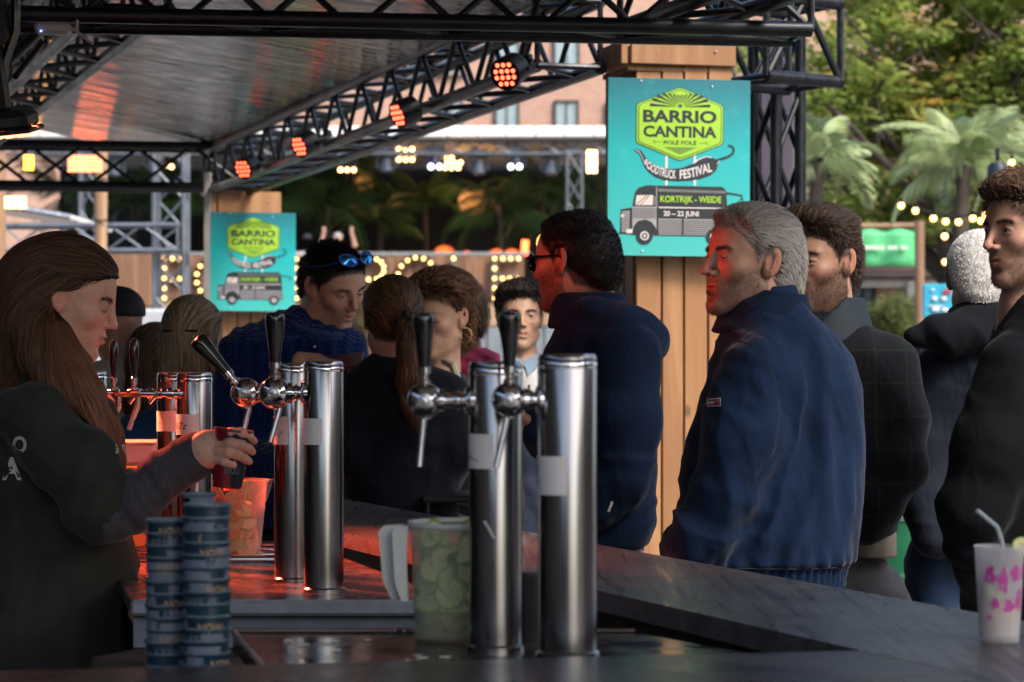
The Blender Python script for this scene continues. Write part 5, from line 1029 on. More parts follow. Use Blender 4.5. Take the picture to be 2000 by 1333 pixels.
def lamps():
    dep = lambda px: 4700 * 2.72 / (px + 550)
    a = par_light(986, 146, dep(986), -28, 'nearest red spotlight, high on the diagonal truss'); par_light(776, 226, dep(776), -58, 'second red spotlight from the right, seen almost edge on', a); par_light(584, 287, dep(584), -48, 'third red spotlight down the diagonal truss', a); par_light(474, 331, dep(474), -30, 'farthest red spotlight at the lower end of the diagonal truss', a)
    spot(16, 262, 5.5, P(1392, 545, 5.22), 36, (1, .06, .02), 13, r=.05, off=.06); spot(16, 262, 5.5, P(1095, 560, 5.95), 18, (1, .06, .02), 14, r=.05, off=.06)
    # red bar heater hung at the left
    t = thing('hanging_lamp', 'black hanging lamp with glowing red bars at the left edge', 'lamp', P(8, 262, 5.6)); o = P(6, 268, 5.6)
    hs = Matrix.Translation(o) @ Matrix.Rotation(R(-6), 4, 'Y') @ Matrix.Rotation(R(9), 4, 'X')
    ti = basis(t).inverted() @ hs
    MB().box((0, 0, .035), (.15, .17, .05), None, .015).build('housing', blackm, t, ti); MB().box((0, 0, .012), (.165, .185, .012), None, .004).build('rim', blackm, t, ti)
    bm = MB().box((0, 0, 0), (.016, .15, .008), None, .002).me('glowing_bar'); bm.materials.append(pm('hot_red', (1, .2, .1), .4, emis=4, ecol=(1, .16, .07), var=0))
    for i in range(5): link('glowing_bar', bm, None, t, ti @ Matrix.Translation(((i - 2) * .027, 0, .002)))
    MB().box((.0, 0, .14), (.045, .09, .17), None, .012).build('yoke', blackm, t, ti); MB().box((0, 0, .27), (.09, .1, .12), None, .015).build('control_box', blackm, t, ti)
    MB().tube([P(6, 150, 5.6), P(10, 120, 5.6), P(30, 60, 5.6), P(30, 0, 5.6)], .012, 8).build('cable', blackp, t)
    l = bpy.data.lights.new('red_heater_glow', 'AREA'); lo = bpy.data.objects.new('red_heater_glow', l); COL.objects.link(lo); l.shape = 'RECTANGLE'; l.size = .14; l.size_y = .15; l.energy = 15; l.color = (1, .10, .04); l.spread = R(62); lo.location = o - Vector((0, 0, .012)); lo.rotation_euler = (o - Vector((-.62, 5.15, 1.05))).to_track_quat('Z', 'Y').to_euler()
    MB_ = MB().tube([P(76, 62, 7.2), P(12, 124, 7.0)], .018, 10).tube([P(82, 84, 7.3), P(30, 150, 7.1)], .010, 8).build('clamp_arm', blackm); tag(MB_, 'black tube arm slanting down from the near truss at upper left', 'bracket')
    led_panel('floodlight', 'blazing white and red floodlight behind the far black truss', 166, 320, 15.5, 68, 34, (1, .22, .10), 1.7, nx=8, ny=4); led_panel('floodlight', 'small yellow floodlight left of the blazing one', 56, 318, 16, 20, 30, (1, .42, .03), 3.2, nx=3, ny=5); led_panel('floodlight', 'yellow white floodlight just above the young woman at left', 30, 396, 18, 42, 24, (1, .5, .2), 3, nx=6, ny=3)
    led_panel('floodlight', 'tall glowing orange lamp on the stage tower near the large sign', 1156, 316, 46, 20, 44, (1, .5, .22), 5, nx=2, ny=5); led_panel('floodlight', 'small amber lamp above the heads of the two men', 1556, 398, 16, 20, 14, (1, .45, .08), 6, nx=3, ny=2)
    # router
    t = thing('wireless_router', 'white wireless router with antennas clipped to the near truss', 'router', P(104, 58, 6.85)); k = 6.85 / FPX; wp = pm('white_plastic', (.42, .40, .42), .4, var=.1)
    MB().box(P(104, 56, 6.83), (70 * k, .05, 24 * k), Matrix.Rotation(R(2), 3, 'Y'), .01).build('case', wp, t); MB().tube([P(151, 62, 6.82), P(150, -30, 6.82)], .0045, 8).build('antenna', wp, t); MB().tube([P(149, 62, 6.82), P(182, 86, 6.82)], .004, 8).build('antenna', wp, t); MB().tube([P(138, 58, 6.82), P(153, 58, 6.82)], .006, 8).build('hinge', wp, t)
    MB().sphere(P(80, 61, 6.80), .003, 8, 5).build('status_light', pm('blue_led', (.1, .2, 1), .4, emis=3, ecol=(.15, .25, 1), var=0), t)
# ================================================================ THE BAR
def G(px, py, z): return P(px, py, (CAMH - z) * FPX / (py - HOR))
bartop = pm('dark_bar_top', (.085, .086, .088), .34, var=.4, scale=5, stretch=(3, 3, 3), rvar=.12, bump=.04, bscale=120)
if True:
    N, L, b = nodes_of(bartop); tc = N.new('ShaderNodeTexCoord'); mp = N.new('ShaderNodeMapping'); mp.inputs['Rotation'].default_value = (0, 0, R(-18)); mp.inputs['Scale'].default_value = (50, 2.2, 50); L.new(tc.outputs['Object'], mp.inputs[0]); nz = N.new('ShaderNodeTexNoise'); nz.inputs['Scale'].default_value = 1; nz.inputs['Detail'].default_value = 6; L.new(mp.outputs[0], nz.inputs[0])
    mr = N.new('ShaderNodeMapRange'); mr.inputs[1].default_value = .35; mr.inputs[2].default_value = .75; mr.inputs[3].default_value = .24; mr.inputs[4].default_value = .56; L.new(nz.outputs[0], mr.inputs[0]); L.new(mr.outputs[0], b.inputs['Roughness']); bp = N.new('ShaderNodeBump'); bp.inputs['Strength'].default_value = .08; bp.inputs['Distance'].default_value = .001; L.new(nz.outputs[0], bp.inputs['Height']); L.new(bp.outputs[0], b.inputs['Normal'])
def slab(name, pts, z0, z1, m, parent, bev=0): b = MB().prism([(p.x, p.y) for p in pts], z0, z1); return b.build(name, m, parent)
def bar():
    z = 1.10; t = thing('bar_counter', 'long dark bar counter running from the lower right corner away to the left', 'bar counter', Vector((.4, 4.2, 0)))
    far0, far1 = G(640, 969, z), G(2120, 1235, z); n0, n1 = G(630, 1031, z), G(1682, 1270.5, z); d = (far1 - far0).normalized(); far1 = far1 + d * .5
    slab('counter_top', [far0, n0, n1, n1 + d * .9, far1 + d * .2], z - .035, z, bartop, t)
    # panels under the top, inner side (towards the taps) and outer side
    for (a, b_, off, zz, nm) in ((n0, n1, Vector((.07, .025, 0)), (1.06, .93, .80, .67, .54, .41, .28, .15), 'board'), (far0, far1, Vector((-.05, -.02, 0)), (1.06, .93, .80, .67, .54, .41, .28, .15), 'board')):
        dd = (b_ - a); Ln = dd.length; ang = math.atan2(dd.y, dd.x)
        for i, zt in enumerate(zz[:-1]):
            o = MB().box((0, 0, 0), (Ln, .02, .125), None, .003).build(nm, darkwood, t); c = (a + b_) / 2 + off; c.z = zt - .063; o.matrix_basis = basis(t).inverted() @ Matrix.Translation(c) @ Matrix.Rotation(ang, 4, 'Z')
    k = thing('bar_counter', 'near dark counter edge along the bottom of the picture', 'bar counter', Vector((-.2, 3.0, 0)))
    a, b_ = G(-60, 1311, z), G(1684, 1270, z); u = (b_ - a).normalized(); v = Vector((u.y, -u.x, 0)) * .42
    c1 = b_ + u * .95; 
    slab('counter_top', [a, b_ - Vector((0, .002, 0)), c1, c1 + v, a + v], z - .035, z - .0005, pm('near_bar_top', (.035, .034, .036), .30, var=.3, scale=6, rvar=.08, bump=.05, bscale=80), k)
    o = MB().box((0, 0, 0), (2.2, .02, 1.0), None, .003).build('front_panel', darkwood, k); c = (a + c1) / 2 + v * .9; c.z = .53; o.matrix_basis = basis(k).inverted() @ Matrix.Translation(c) @ Matrix.Rotation(math.atan2(u.y, u.x), 4, 'Z')
    # rear work top with drip tray
    w = thing('worktop', 'steel drip tray worktop glowing red under the rear taps', 'worktop', Vector((-.5, 5, 0))); wet = pm('wet_dark_steel', (.22, .18, .17), .27, .75, var=.5, scale=14, rvar=.1, bump=.15, bscale=30)
    X0, X1, Y0, Y1 = -.712, -.10, 4.50, 5.75
    slab('tray', [Vector((-.712, Y0, 0)), Vector((X1 + .0, Y0, 0)), Vector((X1 - .36, Y1, 0)), Vector((-.98, Y1, 0))], 1.02, 1.045, wet, w)
    MB().box(((X0 + X1) / 2 - .0, Y0 - .008, 1.034), (X1 - X0, .016, .030), None, .006).build('edge', pm('edge_grey', (.30, .33, .40), .3, .4, var=.15, scale=20), w); MB().box(((X0 + X1) / 2, Y0 + .03, .985), (X1 - X0, .02, .06), None, .002).build('apron', pm('blue_grey_panel', (.16, .18, .23), .5), w)
    for i, y in enumerate((5.36, 5.44, 5.52, 5.60)): MB().tube([(-.90, y, 1.052 + i * .004), (X1 - .33, y, 1.052 + i * .004)], .010, 10).build('grate_bar', polished, w)
    MB().box((-.42, 5.1, .5), (.5, 1.1, 1.0), None, .01).build('cabinet', pm('black_cabinet', (.012, .012, .013), .5), w)
    sheet = [G(500, 1128, 1.046), G(560, 1142, 1.046), G(760, 1168, 1.046)]
    # near drip tray
    q = thing('worktop', 'near wet drip tray under the front taps', 'worktop', Vector((0, 3.5, 0)))
    pl = [G(455, 1236, 1.085), G(1240, 1236, 1.085), Vector((.40, 3.26, 0)), Vector((-.32, 3.16, 0))]
    slab('tray', pl, 1.06, 1.085, pm('wet_black_board', (.035, .026, .024), .16, .2, var=.5, scale=18, rvar=.1, bump=.2, bscale=25), q); a, b_ = pl[0], pl[1]; MB().tube([(a.x, a.y, 1.087), (b_.x, b_.y, 1.087)], .005, 8).build('back_lip', polished, q); MB().tube([(a.x, a.y, 1.087), (pl[3].x, pl[3].y, 1.087)], .004, 8).build('side_lip', steel, q)
    MB().box((.05, 3.45, .53), (.7, .34, 1.05), None, .01).build('cabinet', pm('black_cabinet', (.012, .012, .013), .5), q)
    for i in range(9):
        p = G(RS.uniform(560, 900), RS.uniform(1245, 1290), 1.087); o = MB().prism([(0, 0), (.016, .003), (.012, .009), (.002, .012)], 0, .0008); o.build('paper_scrap', white_paper, None, Matrix.Translation(Vector((p.x, p.y, 1.0862 + i * .0002))) @ Matrix.Rotation(RS.rand() * 6, 4, 'Z') @ Matrix.Scale(.5 + RS.rand() * .7, 4)); tag(bpy.context.scene.collection.objects[-1], 'tiny white paper scrap lying on the wet drip tray', 'scrap', 'paper scraps on the drip tray')
    s = thing('shelf', 'dark shelf behind the near counter edge holding the cup stacks', 'shelf', Vector((-.55, 3.3, 0)))
    slab('shelf_board', [G(150, 1335, 1.0) , G(283, 1296, 1.0), G(470, 1285, 1.0), Vector((-.30, 3.12, 0)), Vector((-.62, 3.10, 0))], .975, 1.0, darkwood, s); slab('back_board', [P(180, 0, 3.62), P(283, 0, 3.74), P(455, 0, 3.70), P(440, 0, 3.5)], .98, 1.05, darkwood, s)
    MB().box((-.5, 3.35, .48), (.3, .3, .97), None, .01).build('cabinet', pm('black_cabinet', (.012, .012, .013), .5), s)
# ---------------------------------------------------------------- beer taps
def tap_column(label, cx, ybase, z0, Y, r_px, top_py, ball, tilt=0, spout=((0, 0), (0, 0)), hsz=1.0, paper=None, kind='front', shank_dy=0, collars=True):
    """cx etc. in photo px. ball=(px,py,r_px)"""
    k = Y / FPX; b0 = P(cx, 700, Y); b0.z = z0; t = thing('beer_tap', label, 'beer tap', b0, 'chrome beer tap columns on the bar'); r = r_px * k; zt = P(cx, top_py, Y).z; L_ = zt - z0
    prof = [(r * 1.10, 0), (r * 1.10, .006), (r, .009), (r, L_ - .012), (r * .985, L_ - .0105), (r * 1.0, L_ - .009), (r * 1.0, L_ - .006), (r * .93, L_), (0, L_ + .0005)]
    MB().lathe(prof, n=64).build('column', chrome, t, Matrix.Identity(4))
    MB().lathe([(r * 1.004, L_ - .020), (r * 1.02, L_ - .018), (r * 1.02, L_ - .014), (r * 1.004, L_ - .012)], n=64).build('lid_ring', polished, t, Matrix.Identity(4))
    if kind == 'ball':
        bx, by, br = ball; B = P(bx, by, Y - .01) - b0; R_ = br * k; side = Vector((1, 0, 0)); cxv = Vector((0, 0, B.z)); 
        MB().sphere(B, R_, 32, 20).build('tap_body', polished, t, Matrix.Identity(4))
        fp = B + Vector((0, -R_ * .92, 0)); My = Matrix.Rotation(R(90), 3, 'X')
        MB().lathe([(R_ * .40, 0), (R_ * .40, R_ * .07), (R_ * .30, R_ * .10), (R_ * .26, R_ * .06), (R_ * .12, R_ * .07), (.0, R_ * .12)], fp, 28, My).build('front_cap', steel, t, Matrix.Identity(4))
        e = Vector((-r * .9, -.005, B.z)); d = (e - B).normalized(); Ls = (e - B).length; q = d.to_track_quat('Z', 'Y').to_matrix(); h = R_ * .42
        prof = [(h * 1.5, R_ * .75), (h * 1.5, R_ * 1.05), (h, R_ * 1.1), (h, Ls * .62), (h * 1.15, Ls * .64), (h * 1.25, Ls * .70), (h * 1.25, Ls * .74), (h, Ls * .77), (h, Ls * .84), (h * 1.7, Ls * .86), (h * 1.8, Ls * .92), (h * 2.0, Ls * .95), (h * 2.0, Ls * 1.06)]
        MB().lathe(prof, B, 28, q).build('shank', polished, t, Matrix.Identity(4))
        ax = Vector((math.sin(R(tilt)), 0, math.cos(R(tilt)))); M = ax.to_track_quat('Z', 'Y').to_matrix()
        MB().lathe([(R_ * .36, R_ * .85), (R_ * .36, R_ * 1.10), (R_ * .22, R_ * 1.2), (R_ * .22, R_ * 1.45), (R_ * .34, R_ * 1.5), (R_ * .36, R_ * 1.85), (R_ * .26, R_ * 1.95), (0, R_ * 1.96)], B, 24, M).build('lever_joint', polished, t, Matrix.Identity(4))
        hw = R_ * .60 * hsz; z_ = R_ * 1.7; H_ = R_ * 3.1
        hd = [(0, z_), (hw * .52, z_ + .001), (hw * .56, z_ + H_ * .08), (hw * .62, z_ + H_ * .25), (hw * .82, z_ + H_ * .55), (hw * 1.0, z_ + H_ * .85), (hw * 1.0, z_ + H_ * .95), (hw * .9, z_ + H_ * 1.0), (hw * .6, z_ + H_ * 1.03), (0, z_ + H_ * 1.035)]
        MB().lathe(hd, B, 28, M).build('handle', blackp, t, Matrix.Identity(4))
        s0 = P(*spout[0], Y - .012) - b0; s1 = P(*spout[1], Y - .02) - b0; MB().tube([B + (s0 - B) * .6, s0, s1], [R_ * .22, R_ * .2, R_ * .17], 14).build('spout', steel, t, Matrix.Identity(4)); MB().lathe([(R_ * .30, 0), (R_ * .30, .006)], B + Vector((0, 0, -R_ * 1.02)), 20).build('spout_collar', polished, t, Matrix.Identity(4))
    else:
        # side-on cylindrical taps: body along the shank
        bx, by, br = ball; B = P(bx, by, Y - .02) - b0; R_ = br * k; e = Vector((-r * .6, -.01, B.z)); Ls = e.x - B.x; M = Matrix.Rotation(R(90), 3, 'Y')
        prof = [(0, -R_ * 1.6), (R_ * .8, -R_ * 1.5), (R_, -R_ * 1.2), (R_, R_ * 1.2), (R_ * .7, R_ * 1.4), (R_ * .7, Ls * .45), (R_ * 1.0, Ls * .47), (R_ * 1.1, Ls * .56), (R_ * .8, Ls * .58), (R_ * .8, Ls * .68), (R_ * 1.25, Ls * .70), (R_ * 1.25, Ls * .80), (R_ * .8, Ls * .82), (R_ * .85, Ls * .92), (R_ * 1.3, Ls * .94), (R_ * 1.3, Ls * 1.05)]
        MB().lathe(prof, B, 26, M).build('tap_body', polished, t, Matrix.Identity(4))
        hw = hsz * .010; z_ = R_ * 2.2; H_ = .085
        MB().lathe([(R_ * .9, R_ * .7), (R_ * .9, R_ * 1.3), (R_ * .5, R_ * 1.5), (R_ * .5, z_), (R_ * .75, z_ + .001), (R_ * .75, z_ + .012), (hw * .5, z_ + .014)], B, 22).build('lever_joint', polished, t, Matrix.Identity(4))
        z_ += .012; MB().lathe([(hw * .45, z_), (hw * .55, z_ + .008), (hw * .95, z_ + H_ * .4), (hw * 1.08, z_ + H_ * .65), (hw * .95, z_ + H_ * .9), (hw * .6, z_ + H_ * .99), (0, z_ + H_ * 1.02)], B, 24).build('handle', blackp, t, Matrix.Identity(4))
        s0 = P(*spout[0], Y - .02) - b0; s1 = P(*spout[1], Y - .025) - b0; MB().tube([B + Vector((R_, 0, 0)), s0, s1], [R_ * .7, R_ * .62, R_ * .5], 12).build('spout', steel, t, Matrix.Identity(4))
        MB().tube([B + Vector((Ls * .5, -.008, 0)), B + Vector((Ls * .5 - .018, -.012, -.022))], .0035, 8).build('flow_lever', polished, t, Matrix.Identity(4))
    if paper:
        y0, y1, a0, a1, scr = paper; za = P(0, y1, Y).z - z0; zb = P(0, y0, Y).z - z0
        pw = MB().lathe([(r + .0008, za), (r + .0008, zb)], n=20, a0=R(a0), a1=R(a1)); pw.build('paper_label', white_paper, t, Matrix.Identity(4))
        V, F = scr; V3 = []
        for a, b in V:
            an = R(a0 + (a1 - a0) * a); V3.append(((r + .0016) * math.cos(an), (r + .0016) * math.sin(an), za + (zb - za) * b))
        me = bpy.data.meshes.new('scribble'); me.from_pydata(V3, [], F); link('scribble', me, MATS.get('blue_ink') if False else ink, t, Matrix.Identity(4))
    return t
def scribble(pts, w=.03):
    V, F = [], []
    for st in pts:
        n = len(st); k = len(V)
        for i, (x, y) in enumerate(st):
            a = st[max(0, i - 1)]; b = st[min(n - 1, i + 1)]; dx, dy = b[0] - a[0], b[1] - a[1]; d = math.hypot(dx, dy) or 1; V += [(x - dy / d * w / 2, y + dx / d * w / 2), (x + dy / d * w / 2, y - dx / d * w / 2)]
        F += [(k + 2 * i, k + 2 * i + 1, k + 2 * i + 3, k + 2 * i + 2) for i in range(n - 1)]
    return V, F
def taps():
    ritz = text_geo('RiTz', (.08, .28, .66, .6), slant=.35, bold=.0)
    sq1 = scribble([[(.35, .45), (.40, .3), (.44, .42), (.50, .3), (.54, .42), (.60, .28), (.78, .5)]]); sq2 = scribble([[(.05, .38), (.16, .62)], [(.0, .25), (.12, .3), (.05, .18)], [(.1, .5), (.3, .62)]]); sq3 = scribble([[(.0, .3), (.12, .42), (.2, .25), (.3, .38), (.45, .28), (.6, .22)], [(.1, .28), (.3, .3)]]); sq4 = scribble([[(.05, .5), (.14, .56), (.2, .68), (.12, .74), (.05, .66)], [(.05, .3), (.18, .28), (.22, .38), (.1, .36)]], .04)
    tap_column('nearest chrome tap column, right of the two blurred front ones', 1108, 0, 1.085, 3.357, 58, 692, (995, 781, 35), 0, ((989, 822), (969, 914)), 1.0, (890, 965, 182, 268, sq4), 'ball')
    tap_column('front chrome tap column beside the lime pitcher', 968, 0, 1.085, 3.43, 52, 706, (830, 783, 35), -1, ((827, 822), (819, 912)), 1.0, (847, 914, 178, 265, sq3), 'ball')
    tap_column('middle chrome tap column standing right of its twin', 632, 0, 1.045, 4.70, 39, 706, (537, 768, 32), 0, ((546, 800), (528, 864)), 1.0, (817, 868, 178, 270, sq2), 'ball')
    tap_column('middle chrome tap column with tilted black lever, being poured', 573, 0, 1.045, 4.92, 37.5, 710, (480, 768, 29.5), -42, ((486, 800), (475, 846)), 1.05, (813, 868, 178, 262, sq1), 'ball')
    tap_column('tap column with the handwritten word on its label, beside the woman', 380, 0, 1.045, 5.24, 35, 728, (262, 769, 9), 0, ((268, 795), (252, 840)), 1.0, (809, 849, 182, 292, ritz), 'side')
    tap_column('tap column behind the one with the handwritten label', 341, 0, 1.045, 5.42, 34, 728, (222, 769, 9), 0, ((232, 795), (214, 835)), 1.0, (803, 842, 190, 290, scribble([[(.3, .35), (.34, .45)], [(.36, .35), (.42, .4), (.36, .42)]])), 'side')
    tap_column('small tap column half hidden behind the young woman at left', 178, 0, 1.045, 5.7, 32, 726, (100, 775, 9), 0, ((104, 795), (96, 835)), 1.0, None, 'side')
# ---------------------------------------------------------------- cups, pitchers, drinks
def cup_mesh(rt, rb, h): 
    return MB().lathe([(0, .002), (rb * .96, .002), (rb, .0), (rb, .004), (rt * .97, h - .006), (rt * 1.03, h - .005), (rt * 1.05, h - .002), (rt * 1.03, h), (rt * .98, h - .001), (rt * .95, h - .006), (rb * .95, .005), (0, .005)], n=40).me('cup')
def cups():
    nav = pm('navy_cup_plastic', (.006, .030, .058), .3, var=.15, coat=.3); pal = pm('pale_cup_print', (.12, .15, .21), .35, var=.1); gold = pm('gold_cup_print', (.38, .25, .10), .4, var=0); rimm = frosted('cup_rim', (.20, .27, .33), .3, .5, .8)
    rt, rb, h = .0318, .0268, .100; cm = cup_mesh(rt, rb, h); cm.materials.append(nav)
    rim = MB().lathe([(rt * 1.04, h - .003), (rt * 1.06, h - .0015), (rt * 1.05, h + .0006), (rt * .97, h), (rt * .94, h - .007)], n=40).me('rim'); rim.materials.append(rimm)
    def rr(z): return rb + (rt * .97 - rb) * (z - .004) / (h - .010)
    def panel(a0, a1, sk):
        b = MB(); n = 10; V = []; F = []
        for j in range(7):
            z = .004 + (h - .012) * j / 6
            for i in range(n + 1): an = R(a0 + sk * j / 6 + (a1 - a0) * i / n); V.append((math.cos(an) * (rr(z) + .0007), math.sin(an) * (rr(z) + .0007), z))
        for j in range(6):
            for i in range(n): k = j * (n + 1) + i; F.append((k, k + 1, k + n + 2, k + n + 1))
        m = bpy.data.meshes.new('print_panel'); m.from_pydata(V, [], F); m.shade_smooth(); m.materials.append(pal); return m
    p1, p2 = panel(0, 95, 25), panel(0, 60, -30)
    def txt(s, z0, z1, ac, span, m):
        V, F = text_geo(s, (0, 0, 1, 1), bold=.01); V3 = []
        for a, b in V:
            z = z0 + (z1 - z0) * b; an = R(ac - span / 2 + span * a); V3.append(((rr(z) + .0014) * math.cos(an), (rr(z) + .0014) * math.sin(an), z))
        me = bpy.data.meshes.new('lettering'); me.from_pydata(V3, [], F); me.materials.append(m); return me
    t1 = txt('LESS IS', h - .034, h - .021, 228, 95, pal); t2 = txt('NOW', h - .052, h - .037, 232, 62, gold); t3 = txt('NOW', h - .024, h - .010, 285, 62, gold); t4 = txt('LESS IS', h - .020, h - .010, 270, 95, pal)
    ords = ['top', 'second', 'third', 'fourth', 'fifth', 'sixth', 'seventh', 'eighth', 'ninth', 'tenth', 'eleventh', 'twelfth', 'thirteenth', 'lowest']
    for (px, ytop, Y, n, nm) in ((404, 984, 3.30, 14, 'taller right stack'), (330, 1014, 3.36, 13, 'left stack')):
        top = P(px, ytop, Y)
        for i in range(n):
            o = thing('plastic_cup', '', 'cup', (top.x + RS.uniform(-.0012, .0012), Y + RS.uniform(-.001, .001), top.z - h - i * .0168), 'navy plastic cups nested in two stacks', RS.rand() * 6.28)
            word = ords[i] if i < n - 1 else 'lowest'; o['label'] = f'{word} navy plastic cup of the {nm}'
            rz = o.rotation_euler.z
            if i == 0 and px > 400: rz = 0
            if i in (9,): rz = 0
            o.rotation_euler = (0, 0, rz); link('body', cm, None, o, Matrix.Identity(4)); link('rim', rim, None, o, Matrix.Identity(4))
            link('print_panel', p1, None, o, Matrix.Rotation(R(15 if rz == 0 else RS.rand() * 360), 4, 'Z')); link('print_panel', p2, None, o, Matrix.Rotation(R(150 if rz == 0 else RS.rand() * 360), 4, 'Z'))
            if i == 0 and px > 400: link('lettering', t1, None, o, Matrix.Identity(4)); link('lettering', t2, None, o, Matrix.Identity(4))
            elif i == 9: link('lettering', t3, None, o, Matrix.Identity(4))
            elif i % 3 == 1: link('lettering', t4, None, o, Matrix.Rotation(-rz + RS.uniform(-.5, .5), 4, 'Z'))
            elif i % 3 == 0: link('lettering', t3, None, o, Matrix.Rotation(-rz + RS.uniform(-.3, .6), 4, 'Z'))
    o = thing('plastic_cup', 'single cup with black and white print just behind the tall stack', 'cup', P(388, 963, 3.75) - Vector((0, 0, .1))); link('body', cup_mesh(.026, .022, .1), pal, o, Matrix.Identity(4)); link('rim', MB().lathe([(.0268, .095), (.0285, .099), (.0255, .1005)], n=32).me('rim'), rimm, o, Matrix.Identity(4))
    bl = MB().lathe([(.0235, .03), (.0264, .093)], n=12, a0=R(200), a1=R(245)).build('print_panel', blackp, o, Matrix.Identity(4))
    # the cup being filled
    Yc = 4.815; a = P(443, 953, Yc); b = P(457, 838, Yc); ax = (b - a); H_ = ax.length; M = Matrix.Translation(a) @ Matrix.Rotation(math.atan2(ax.x, ax.z), 4, 'Y')
    o = thing('plastic_cup', 'red and navy cup held under the tap by the young woman', 'cup', a); o.rotation_euler = M.to_euler()
    link('body', cup_mesh(.0385, .0285, H_), pm('red_cup', (.17, .006, .014), .3, coat=.3, var=.1), o, Matrix.Identity(4))
    zz = H_; V = []; F = []; rr2 = lambda z: .0285 + (.0375 - .0285) * z / H_ + .0009
    for j in range(9):
        z = .004 + (H_ - .012) * j / 8
        for i in range(9): an = R(292 - 40 * j / 8 + (74 + 40 * j / 8) * i / 8); V.append((math.cos(an) * rr2(z), math.sin(an) * rr2(z), z))
    F = [(j * 9 + i, j * 9 + i + 1, j * 9 + i + 10, j * 9 + i + 9) for j in range(8) for i in range(8)]; me = bpy.data.meshes.new('navy_panel'); me.from_pydata(V, [], F); me.shade_smooth(); link('navy_panel', me, pm('navy_print', (.006, .018, .03), .3), o, Matrix.Identity(4))
    V, F = text_geo('ETOO', (0, 0, 1, 1), bold=.01); V3 = [((rr2(.052) + .001) * math.cos(R(262 + 50 * x)), (rr2(.052) + .001) * math.sin(R(262 + 50 * x)), .030 + .014 * y) for x, y in V]; me = bpy.data.meshes.new('lettering'); me.from_pydata(V3, [], F); link('lettering', me, pal, o, Matrix.Identity(4))
def slice_geo(col):
    rind = pm(col + '_rind', {'lime': (.28, .46, .05), 'orange': (.75, .24, .01), 'lemon': (.7, .45, .03)}[col], .45, var=.25, scale=40, bump=.2, bscale=200); fl = pm(col + '_flesh', {'lime': (.86, .86, .34), 'orange': (.95, .22, .01), 'lemon': (.75, .55, .15)}[col], .35, var=.2, scale=60, sss=.1); pith = pm('pith', (.60, .58, .42), .5, var=.05)
    return rind, fl, pith
def fruit(name, label, col, c, r, M, group, half=False):
    rind, fl, pith = slice_geo(col); t = thing(name, label, 'fruit slice', c, group); t.rotation_euler = M.to_euler(); a1 = PI if half else 2 * PI; h = r * .28
    MB().lathe([(r * .9, -h * .5), (r, -h * .45), (r, h * .45), (r * .9, h * .5)], n=24, a1=a1).build('rind', rind, t, Matrix.Identity(4)); MB().lathe([(0, -h * .48), (r * .93, -h * .48), (r * .93, h * .48), (0, h * .48)], n=24, a1=a1).build('pith', pith, t, Matrix.Identity(4))
    b = MB(); n = 5 if half else 9
    for i in range(n):
        a0 = a1 * i / n + .06; a2 = a1 * (i + 1) / n - .06; am = (a0 + a2) / 2
        pts = [(r * .10 * math.cos(am), r * .10 * math.sin(am))] + [(r * .84 * math.cos(a0 + (a2 - a0) * k / 4), r * .84 * math.sin(a0 + (a2 - a0) * k / 4)) for k in range(5)]; b.prism(pts, -h * .51, h * .51)
    b.build('segments', fl, t, Matrix.Identity(4)); return t
